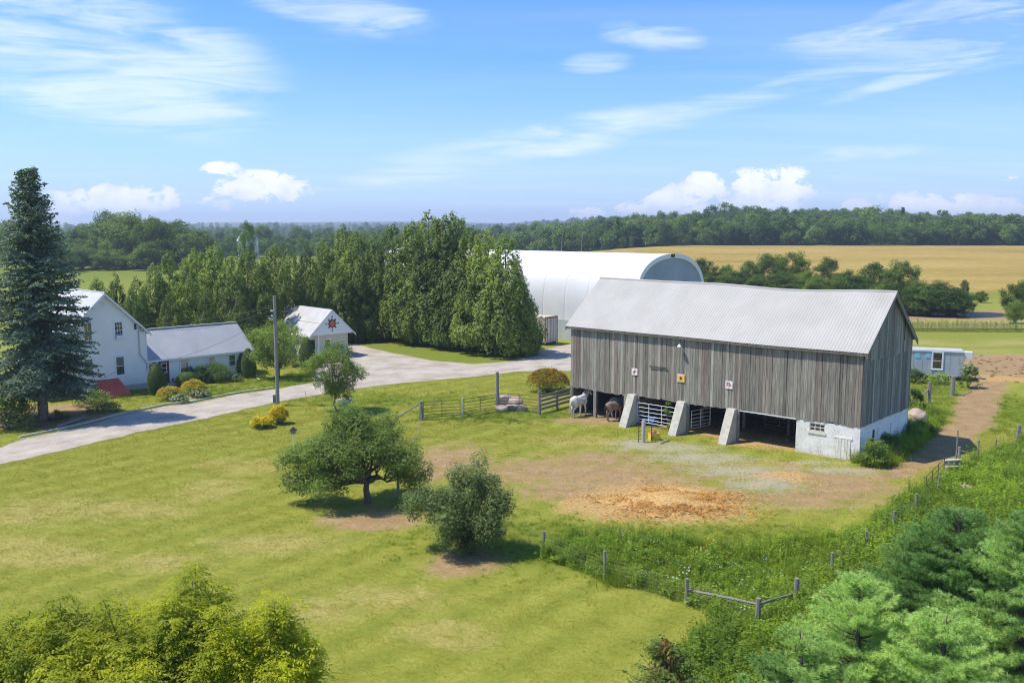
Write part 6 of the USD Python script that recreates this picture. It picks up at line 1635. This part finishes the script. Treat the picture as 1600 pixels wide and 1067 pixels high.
gp = lambda px, py, z=0.0: G(px, py, z)
c4 = G(1183, 985); h4 = height_at(1183, 938, c4[1]); p3_ = G(1073, 942); p5_ = G(1240, 945)
wire_fence('wire_fence', 'page wire fence on grey wooden posts from the apple trees to the corner brace', [(660, 655, 640, 0.05), (622, 775, 740), (735, 822, 787), (848, 866, 829), (945, 908, 860), (1073, 945, 903), (1183, 986, 935, 0.10)],
           rails=[(np.array([p3_[0], p3_[1], 0.55]), np.array([c4[0], c4[1], h4 - 0.15]), 0.055), (np.array([c4[0], c4[1], h4 - 0.15]), np.array([p5_[0], p5_[1], 0.45]), 0.055)])
wire_fence('wire_fence', 'page wire fence from the corner brace along the weeds to the stile', [(1243, 950, 903, 0.09), (1299, 905, 863), (1352, 868, 829), (1393, 834, 797), (1431, 804, 771), (1466, 778, 744)])
wire_fence('wire_fence', 'wire fence with dark uneven posts beyond the stile on the right', [(1497, 738, 698, 0.09), (1527, 724, 688, 0.07), (1555, 710, 686, 0.05), (1589, 690, 664, 0.14), (1601, 676, 655, 0.06), (1640, 655, 632, 0.07)],
           rails=[(G(1500, 722) + [0, 0, 0.75], G(1519, 722) + [0, 0, 0.5], 0.05)])
o = G(1493, 736); put('tall_post', post_mesh(o, height_at(1493, 672, o[1]), 0.05, 5), M['timber_grey'], label='thin tall dark post rising beside the wooden stile', cat='post')
wire_fence('wire_fence', 'short fence with thick grey posts between the barn gable and the trailer', [(1451, 630, 597, 0.16), (1488, 618, 588, 0.19)],
           rails=[(G(1451, 630) + [0, 0, 1.3], G(1434, 632) + [0, 0, 0.35], 0.06), (G(1488, 618) + [0, 0, 1.55], G(1503, 612) + [0, 0, 1.6], 0.06)])


def tube_gate(label, a, b, z0, z1, n, mat, mids=(0.5,), r=0.022, group=None):
    t = thing('tube_gate', label, 'gate', a, group)
    a, b = np.asarray(a, float), np.asarray(b, float); d = b - a
    for q_ in range(n):
        z = z0 + (z1 - z0) * (q_ / (n - 1)) ** 1.15
        put('rail', tube(np.array([a, a + d * 0.5, b]) + [0, 0, z], r, 6), mat, t, smooth=40)
    for s_ in (0.0, 1.0) + tuple(mids): c = a + d * s_; put('upright', tube([c + [0, 0, z0 - 0.01], c + [0, 0, z1 + 0.01]], r * 1.15, 6), mat, t, smooth=40)
    return t


tube_gate('left rusty tube gate next to the thick post and brace', G(662, 656), G(719, 652), 0.2, 1.42, 6, M['rusty_tube'])
tube_gate('second rusty tube gate between the thin pipe post and the tall post', G(725, 651), G(775, 643), 0.2, 1.42, 6, M['rusty_tube'])
tube_gate('rusty tube gate panel before the stacked boulders', G(781, 643), G(811, 643), 0.2, 1.42, 6, M['rusty_tube'], ())
tube_gate('rusty tube gate panel between the boulders and the rail fence', G(812.5, 643), G(841, 647), 0.2, 1.42, 6, M['rusty_tube'], ())
def one_post(px, base, top, r, label, mat='timber_grey', name='gate_post'):
    o = G(px, base); put(name, post_mesh(o, height_at(px, top, o[1]), r, int(px)), M[mat], smooth=40, label=label, cat='post')


one_post(658, 656, 627, 0.15, 'thick grey gate post at the left end of the rusty gates')
put('brace_pole', tube(bend(G(657, 655) + [0, 0, 1.25], G(610, 661) + [0, 0, 0.1], 0.02, 4), 0.06, 7), M['timber_grey'], label='slanting grey brace pole leaning on the thick gate post', cat='pole')
one_post(722, 652, 622, 0.045, 'thin pipe post between the two rusty gates', 'cream')
one_post(777.5, 643, 581, 0.13, 'tall dark gate post between the gates and the boulders')
one_post(843, 648, 610, 0.12, 'grey post where the rusty panel meets the rail fence')
rf = thing('rail_fence', 'grey wooden rail fence running up to the left corner of the barn', 'fence', G(845, 647))
ra, rb = G(845, 646), G(894, 632)
for s_ in (0.5, 0.97): c = ra + (rb - ra) * s_; put('post', post_mesh(c, 1.5, 0.11, int(s_ * 10)), M['rail_wood'], rf, smooth=40)
for q_ in range(4): put('rail', MB().bar(ra + [0, 0, 0.35 + 0.34 * q_], rb + [0, 0, 0.38 + 0.34 * q_], 0.05, 0.19).get(), M['rail_wood'], rf)
# white tube gates in the barn openings
wa, wb_ = BUT[2] - 0.42, BUT[1] + 0.40
t = tube_gate('white tube gate closing the barn opening between the first two buttresses', B([(wa, -0.2, 0)])[0], B([(wb_, -0.2, 0)])[0], 0.30, 1.75, 6, M['tube_white'], (0.3, 0.62), 0.026)
t = tube_gate('white tube gate standing open inside the middle barn opening', B([(BUT[1] - 0.5, 0.3, 0)])[0], B([(BUT[1] - 0.9, 2.3, 0)])[0], 0.30, 1.6, 6, M['tube_white'], (0.5,), 0.026)
t = tube_gate('pale stall rails deep inside the right barn opening', B([(BUT[0] - 0.7, 3.4, 0)])[0], B([(BUT[0] - 3.0, 3.4, 0)])[0], 0.5, 1.7, 5, M['rusty_tube'], (0.5,), 0.024)
bo = B([(wa - 0.8, 0.5, 0.34)])[0]
bl = thing('barrel', 'blue plastic barrel lying behind the white tube gate', 'barrel', bo)
put('body', tube([bo - B.e1 * 0.45, bo - B.e1 * 0.42, bo - B.e1 * 0.15, bo + B.e1 * 0.15, bo + B.e1 * 0.42, bo + B.e1 * 0.45], [0.26, 0.29, 0.30, 0.30, 0.29, 0.26], 14), M['blue_plastic'], bl, smooth=40)
for s_ in (-0.15, 0.15): put('hoop', tube([bo + B.e1 * (s_ - 0.02), bo + B.e1 * (s_ + 0.02)], 0.315, 14), M['blue_plastic'], bl, smooth=40)

# water post, feed bin and stick on the gravel patch
o = G(1005, 691)
wp_ = thing('water_post', 'pale round water post with dark pipe frame on the gravel patch', 'post', o)
put('post', tube([o, o + [0, 0, 1.5], o + [0, 0, 1.55]], [0.14, 0.13, 0.10], 10), M['concrete'], wp_, smooth=40)
for a in ((-0.32, 0.0), (0.62, 0.35)):
    b = o + [a[0], a[1], 0]; put('pipe', tube([b, b + [0, 0, 1.25]], 0.03, 6), M['dark'], wp_)
    for q_ in range(4): put('rung', tube([b + [0, 0, 0.2 + 0.3 * q_], b + [0.22, 0.1, 0.2 + 0.3 * q_]], 0.016, 5), M['dark'], wp_)
o = G(1022, 687); Fb_ = frame(o, 20)
fb_ = thing('feed_bin', 'small yellow feed bin with a reddish ball on top', 'bin', o)
mb = MB(); mb.box(Fb_, -0.35, 0.35, -0.25, -0.21, 0, 0.5); mb.box(Fb_, -0.35, 0.35, 0.21, 0.25, 0, 0.5); mb.box(Fb_, -0.35, -0.31, -0.21, 0.21, 0, 0.5); mb.box(Fb_, 0.31, 0.35, -0.21, 0.21, 0, 0.5); mb.box(Fb_, -0.31, 0.31, -0.21, 0.21, 0, 0.3)
put('bin', mb.get(), M['yellow_plastic'], fb_)
s_ = trimesh.creation.icosphere(2, 0.23); s_.apply_translation(o + [-0.05, 0, 0.52]); put('ball', s_, M['faded_red'], fb_, smooth=True)
put('loose_stick', tube([G(1032, 694) + [0, 0, 0.04], G(1047, 688) + [0, 0, 0.06]], 0.035, 6), M['rail_wood'], label='loose grey stick lying on the gravel beside the yellow bin', cat='stick')


# stones
def rock(px, py, size, label, mat='stone', seed=0, name='boulder', sink=0.25):
    s_ = trimesh.creation.icosphere(3, 1.0); v = np.asarray(s_.vertices); v = v * (1 + 0.35 * (meshkit.fbm(v * 1.1 + seed * 7, 3, seed) - 0.5) * 2)[:, None]
    v = v * size; v[:, 2] += size[2] * (1 - sink); v = v + G(px, py)
    put(name, (v, s_.faces), M[mat], smooth=True, label=label, cat='rock')


rock(1431, 664, (0.85, 0.75, 0.72), 'large pinkish boulder at the far end of the barn gable', 'pink_stone', 1)
rock(1421, 668, (0.35, 0.35, 0.3), 'small grey stone left of the pink boulder', 'stone', 2)
rock(1428, 673, (0.45, 0.4, 0.25), 'flat pale stone before the pink boulder', 'stone', 3)
rock(1508, 770, (0.5, 0.35, 0.28), 'pale stone in the rough grass below the stile', 'pink_stone', 4)
rock(784, 643, (0.55, 0.45, 0.34), 'rounded stone at the foot of the tall gate post', 'pink_stone', 5)
rock(798, 641, (0.7, 0.5, 0.32), 'flat stone under the gate panel right of the tall post', 'stone', 6)
rock(814, 642, (0.5, 0.4, 0.3), 'grey stone below the joint of the two gate panels', 'stone', 7)
rock(790, 632, (0.82, 0.6, 0.5), 'large grey boulder stacked behind the gate panel', 'stone', 8, sink=0.1)
rock(806, 634, (0.68, 0.52, 0.42), 'reddish boulder right of the large grey boulder', 'pink_stone', 9, sink=0.1)

# wooden stile and the leaning gate by the rough
o = G(1487, 744); Fs = frame(o, 12); st = thing('stile', 'pale wooden step stile at the fence on the right', 'stile', o)
for a in (-0.5, 0.42): put('stringer', MB().prism([(-0.5, 0.0), (0.15, 0.0), (0.15, 1.05), (-0.05, 1.05)], lambda p, a=a: Fs(np.stack([p[:, 1], p[:, 0], p[:, 2]], -1)), a, a + 0.06).get(), M['rail_wood'], st)
for q_ in range(3): put('step', MB().box(Fs, -0.58, 0.55, -0.55 + 0.2 * q_, -0.28 + 0.2 * q_, 0.30 + 0.34 * q_, 0.36 + 0.34 * q_).get(), M['concrete'], st)
for q_ in range(3): put('riser', MB().box(Fs, -0.55, 0.52, -0.47 + 0.2 * q_, -0.43 + 0.2 * q_, 0.08 + 0.34 * q_, 0.295 + 0.34 * q_).get(), M['rail_wood'], st)
tube_gate('thin rusty gate leaning in the weeds left of the stile', G(1446, 778), G(1474, 748), 0.1, 1.25, 5, M['rusty_tube'], (0.33, 0.66))

# straw heap
n = 64; gx_ = np.linspace(-1, 1, n); A_, Bv = np.meshgrid(gx_, gx_); r = np.hypot(A_, Bv)
h = 0.03 + np.clip(1 - r / (0.80 + 0.95 * (fb(A_ * 4, Bv * 4, 0.9, 12) - 0.5)), 0, 1) ** 1.0 * 0.48 * (0.6 + 0.8 * fb(A_ * 5, Bv * 5, 0.7, 3)) + (fb(A_ * 20, Bv * 20, 0.8, 6) - 0.5) * 0.16 * np.clip(1.1 - r, 0, 1) - 0.03
o = G(1045, 784); v = np.stack([o[0] + A_ * 4.4, o[1] + Bv * 3.1, h], -1).reshape(-1, 3)
i = (np.arange(n - 1)[:, None] * n + np.arange(n - 1)[None]).ravel(); f = np.stack([i, i + 1, i + n + 1, i + n], -1)
rim = 0.80 + 0.95 * (fb(A_ * 4, Bv * 4, 0.9, 12) - 0.5); ok = (r.ravel()[f] < rim.ravel()[f]).all(1); f = f[ok]; keep_, inv_ = np.unique(f, return_inverse=True); v, f = v[keep_], inv_.reshape(f.shape)
put('straw_heap', (v, f), M['straw'], smooth=True, label='low heap of golden straw spread in the middle of the paddock', cat='straw heap')
r_ = np.random.default_rng(8); m_ = 8000; a = r_.uniform(0, 6.28, m_); rr = np.abs(r_.normal(size=m_)) * 0.60 * (0.75 + 0.5 * np.sin(a * 3 + 1) * np.sin(a * 2))
P_ = np.stack([o[0] + 4.6 * rr * np.cos(a), o[1] + 3.2 * rr * np.sin(a), 0.03 + 0.30 * np.clip(1 - rr, 0, 1)], -1)
d = np.stack([np.cos(a * 7), np.sin(a * 7), r_.normal(size=m_) * 0.35], -1)
L['straw_wisp'] = leafy('straw_wisp_look', (0.28, 0.16, 0.055), (0.46, 0.285, 0.105), (0.60, 0.41, 0.175), 0.15, 0.9)
put('loose_straw', cards(P_, r_.normal(size=(m_, 3)) * 0.5 + [0, 0, 1], d, 0.30, 0.05), L['straw_wisp'], kind='stuff', label='loose straw scattered on and around the heap', cat='straw')

# ------------------------------------------------------------------ pole, wires, garden things
o = G(434, 634); ptop = height_at(432, 462, o[1])
up_ = thing('utility_pole', 'weathered wooden utility pole at the edge of the gravel drive', 'utility pole', o)
put('pole', tube(bend(o - [0, 0, 0.1], o + [0.0, 0, ptop], 0, 8), np.linspace(0.17, 0.125, 8), 12), M['pole_wood'], up_, smooth=40)
put('meter_box', MB().box(frame(o, 0), -0.36, -0.16, -0.12, 0.1, 0.25, 0.95).get(), M['timber_grey'], up_)
za, zb = height_at(430, 486, o[1]), height_at(430, 499, o[1])
put('insulator', tube([o + [-0.16, -0.05, za], o + [-0.34, -0.1, za + 0.04]], [0.07, 0.05], 8), M['tube_white'], up_)
put('insulator', tube([o + [-0.16, -0.05, zb + 0.3], o + [-0.30, -0.1, zb + 0.3]], [0.06, 0.05], 8), M['tube_white'], up_)
put('yard_light', tube([o + [-0.15, -0.1, zb], o + [-0.42, -0.25, zb + 0.1], o + [-0.42, -0.25, zb - 0.1]], [0.05, 0.09, 0.16], 8), M['grey_metal'], up_)


def wire(label, a, b, sag_, r=0.014):
    t_ = np.linspace(0, 1, 16)[:, None]; p = np.asarray(a) + (np.asarray(b) - np.asarray(a)) * t_; p[:, 2] -= (sag_ * 4 * t_ * (1 - t_))[:, 0]
    put('overhead_wire', tube(p, r, 4), M['cable'], label=label, cat='wire')


um, zm = hu(217, 513)
wire('upper dark wire running from the pole to the service mast of the farmhouse', o + [-0.3, -0.1, za + 0.04], Hm([(um, -0.12, zm + 0.05)])[0], 0.75)
ue, zz_ = au(275, 556)
wire('straight dark cable slanting from the pole down to the annex eave', o + [-0.3, -0.1, zb + 0.3], An([(ue, -0.4, az)])[0], 0.35)
wire('thin wire from the pole passing behind the annex ridge', o + [-0.2, 0, za + 0.3], An([(0.2, ad + 1.2, ar + 0.35)])[0], 0.25)
wire('low cable from the mast foot across the house wall to the spruce', Hm([(ub - 0.02, -0.13, hu(228, 575)[1])])[0], sp + [1.0, -0.3, 2.0], 0.25)
put('marker_stake', tube([G(484, 641), G(484, 641) + [-0.38, 0.1, 1.55]], [0.03, 0.025], 6), M['yellow'], label='thin yellow marker stake leaning beside the gravel drive', cat='stake')
o = G(538, 637); pl = thing('planter', 'round grey stone planter with flowers beside the young tree', 'planter', o)
put('bowl', tube([o, o + [0, 0, 0.1], o + [0, 0, 0.5], o + [0, 0, 0.56], o + [0, 0, 0.72]], [0.42, 0.44, 0.60, 0.68, 0.68], 18), M['concrete'], pl, smooth=40)
r_ = np.random.default_rng(6); c = np.stack([r_.normal(size=14) * 0.25, r_.normal(size=14) * 0.25, 0.78 + 0.3 * r_.random(14)], -1)
put('flowers', clump_leaves(r_, c, np.full(14, 0.2), 26, 0.13, 0.06), L['shrub'], pl, world_pts=False)
q_ = np.stack([r_.normal(size=40) * 0.3, r_.normal(size=40) * 0.3, 1.0 + 0.45 * r_.random(40)], -1)
L['flower_red'] = leafy('red_flower_look', (0.25, 0.03, 0.04), (0.42, 0.06, 0.08), (0.55, 0.14, 0.16), 0.2, 0.9)
put('red_blooms', cards(q_, r_.normal(size=(40, 3)), r_.normal(size=(40, 3)), 0.12, 0.1), L['flower_red'], pl, world_pts=False)
o = G(459, 706); bf = thing('bird_feeder', 'small brown bird feeder on a post at the left of the larger apple tree', 'bird feeder', o); Ff2 = frame(o, 15)
put('post', tube([o, o + [0, 0, 1.25]], 0.04, 7), M['white_paint'], bf); put('house', MB().box(Ff2, -0.16, 0.16, -0.14, 0.14, 1.25, 1.5).get(), M['timber_grey'], bf)
put('roof', MB().prism([(-0.28, 1.48), (0.28, 1.48), (0.0, 1.72)], Ff2, -0.2, 0.2).get(), M['bark'], bf)
# concrete edging between the garden and the drive, stepping stones to the door, logs at the spruce bed
ed = thing('garden_edging', 'low pale concrete edging between the garden and the gravel drive', 'edging', G(94, 670))
line = np.array([G(*p)[:2] for p in ((30, 684), (94, 671), (140, 660), (187, 647.5), (259, 632.5), (294, 629.5), (335, 621), (377, 613.2), (428, 606.5))])
for a, b in zip(line[:-1], line[1:]):
    d = b - a; n = max(1, int(np.hypot(*d) / 1.2))
    for q_ in range(n):
        p0, p1 = a + d * (q_ + 0.01) / n, a + d * (q_ + 0.99) / n
        put('kerb_block', MB().bar([*p0, 0.05], [*p1, 0.05 + 0.004 * (q_ % 2)], 0.17, 0.16).get(), M['concrete'], ed)
for k, (px, py) in enumerate(((299, 626), (293, 619), (287, 613), (281, 608))):
    o = G(px, py); put('stepping_stone', MB().box(frame(o, 46 + 6 * k), -0.5, 0.5, -0.38, 0.38, -0.02, 0.05).get(), M['pink_stone'],
                       label=('stepping stone nearest the gravel drive on the door path', 'second stepping stone from the drive on the door path', 'third stepping stone on the door path', 'stepping stone nearest the red door step')[k], cat='paving stone')
put('border_log', tube(bend(G(92, 668) + [0, 0, 0.12], G(130, 655) + [0, 0, 0.12], 0, 4), [0.14, 0.13, 0.13, 0.11], 8), M['timber_grey'], label='pale log lying along the spruce bed beside the drive', cat='log')
put('gutter_stick', tube([G(398, 589) + [0, 0, 0.05], G(406, 594) + [0, 0, 0.05]], 0.05, 6), M['white_paint'], label='white downpipe end lying on the lawn by the corner yew', cat='pipe')

# ------------------------------------------------------------------ horses
def horse(label, loc, heading, coat, mane_mat, scale=1.0, head_down=0.0, seed=0):
    def hull(*js):
        out = None
        for (a, b) in js:
            s_ = m3.Manifold.batch_hull([m3.Manifold.sphere(r, 20).translate((x, y, z)) for x, y, z, r in (a, b)])
            out = s_ if out is None else out + s_
        return out
    nx_, nz = 0.82 - 0.02 * head_down, 1.46 - 0.62 * head_down
    px_, pz = 1.06 + 0.12 * head_down, 1.74 - 1.15 * head_down
    mx_, mz = px_ + 0.30 - 0.16 * head_down, pz - 0.34 - 0.10 * head_down
    rump, croup, loin, barrel, chest, wither = (-0.66, 0, 1.20, 0.25), (-0.48, 0, 1.28, 0.24), (-0.22, 0, 1.18, 0.28), (0.08, 0, 1.08, 0.315), (0.42, 0, 1.08, 0.275), (0.30, 0, 1.34, 0.15)
    base, neck, poll, cheek, muz = (0.50, 0, 1.20, 0.225), (nx_, 0, nz, 0.155), (px_, 0, pz, 0.105), (px_ + 0.08, 0, pz - 0.12, 0.115), (mx_, 0, mz, 0.068)
    J = [(rump, croup), (croup, loin), (loin, barrel), (barrel, chest), (chest, wither), (loin, wither), (chest, base), (base, neck), (neck, poll), (poll, cheek), (cheek, muz), (wither, neck)]
    for sd in (-1, 1):
        st_ = 0.10 * sd
        hip, stif, hock, fet, hoof = (-0.60, sd * 0.13, 1.08, 0.20), (-0.46, sd * 0.17, 0.86, 0.135), (-0.76 + st_ * 0.8, sd * 0.16, 0.55, 0.062), (-0.70 + st_, sd * 0.16, 0.16, 0.046), (-0.64 + st_, sd * 0.16, 0.045, 0.056)
        sh, el, kn, ff, fh = (0.46, sd * 0.15, 1.05, 0.17), (0.40, sd * 0.16, 0.82, 0.10), (0.42 - st_, sd * 0.15, 0.50, 0.058), (0.41 - st_, sd * 0.15, 0.16, 0.044), (0.46 - st_, sd * 0.15, 0.045, 0.055)
        J += [(hip, stif), (stif, hock), (hock, fet), (fet, hoof), (sh, el), (el, kn), (kn, ff), (ff, fh), (hip, rump), (sh, chest)]
        J += [((px_ - 0.01, sd * 0.055, pz + 0.07, 0.034), (px_ + 0.03, sd * 0.075, pz + 0.20, 0.010))]
    body = hull(*J).refine_to_length(0.06)
    mm = body.to_mesh(); tm = trimesh.Trimesh(mm.vert_properties[:, :3], mm.tri_verts, process=True)
    trimesh.smoothing.filter_taubin(tm, iterations=14)
    t = thing('horse', label, 'horse', loc); place(t.prim, loc, heading, scale)
    put('body', tm, coat, t, smooth=True, world_pts=False)
    rr = np.random.default_rng(seed)
    tail = [tube(bend((-0.86, rr.normal() * 0.03, 1.26), (-1.0 + rr.normal() * 0.03, rr.normal() * 0.05, 0.52 + rr.random() * 0.15), 0.09, 6), np.array([0.04, 0.055, 0.055, 0.05, 0.035, 0.008]), 6) for _ in range(7)]
    put('tail', join(*tail), mane_mat, t, smooth=True, world_pts=False)
    ma_ = []
    for s_ in np.linspace(0, 1, 13):
        a = np.array([0.36 + (px_ - 0.36) * s_, 0, 1.46 + (pz + 0.09 - 1.46) * s_ + (0.10 * math.sin(math.pi * s_) if not head_down else 0.05 * math.sin(math.pi * s_))])
        ma_.append(tube(bend(a, a + [-0.04, 0.13 + 0.02 * rr.normal(), -0.24], 0.05, 4), [0.045, 0.045, 0.03, 0.006], 5))
    put('mane', join(*ma_), mane_mat, t, smooth=True, world_pts=False)
    hv = [tube([(x, sd * y, 0.0), (x - 0.015, sd * y, 0.085)], [0.066, 0.052], 10) for sd in (-1, 1) for x, y in ((-0.63 + 0.10 * sd, 0.16), (0.47 - 0.10 * sd, 0.15))]
    for h_ in hv: put('hoof', h_, M['dark'], t, smooth=40, world_pts=False)
    for sd in (-1, 1): e_ = trimesh.creation.icosphere(1, 0.022); e_.apply_translation((px_ + 0.10, sd * 0.095, pz - 0.05)); put('eye', e_, M['dark'], t, smooth=True, world_pts=False)
    return t


M['horse_white'] = plain('white_horse_look', (0.52, 0.47, 0.40), (0.72, 0.69, 0.63), 2.5, 0.75, 0.2)
M['horse_grey'] = plain('grey_horse_look', (0.26, 0.26, 0.25), (0.42, 0.42, 0.40), 4.0, 0.75, 0.2)
M['horse_brown'] = plain('brown_horse_look', (0.20, 0.13, 0.085), (0.34, 0.24, 0.17), 3.0, 0.75, 0.2)
M['hair_pale'] = plain('pale_mane_look', (0.40, 0.36, 0.30), (0.56, 0.52, 0.45), 8, 0.85, 0.1)
M['hair_dark'] = plain('dark_mane_look', (0.015, 0.013, 0.012), (0.035, 0.03, 0.026), 8, 0.8, 0.1)
o = G(905, 650); horse('white horse standing at the left barn opening with its head raised', o, math.radians(46), M['horse_white'], M['hair_pale'], 1.12, 0.0, 1)
o = B([(wall_u(950, 640), 1.6, 0)])[0]; horse('grey horse standing inside the barn behind the brown horse', o, math.radians(30), M['horse_grey'], M['hair_pale'], 1.08, 0.1, 2)
o = B([(wall_u(958, 648), 0.15, 0)])[0]; horse('brown horse with black tail at the opening, head lowered', o, math.radians(38), M['horse_brown'], M['hair_dark'], 1.0, 0.75, 3)
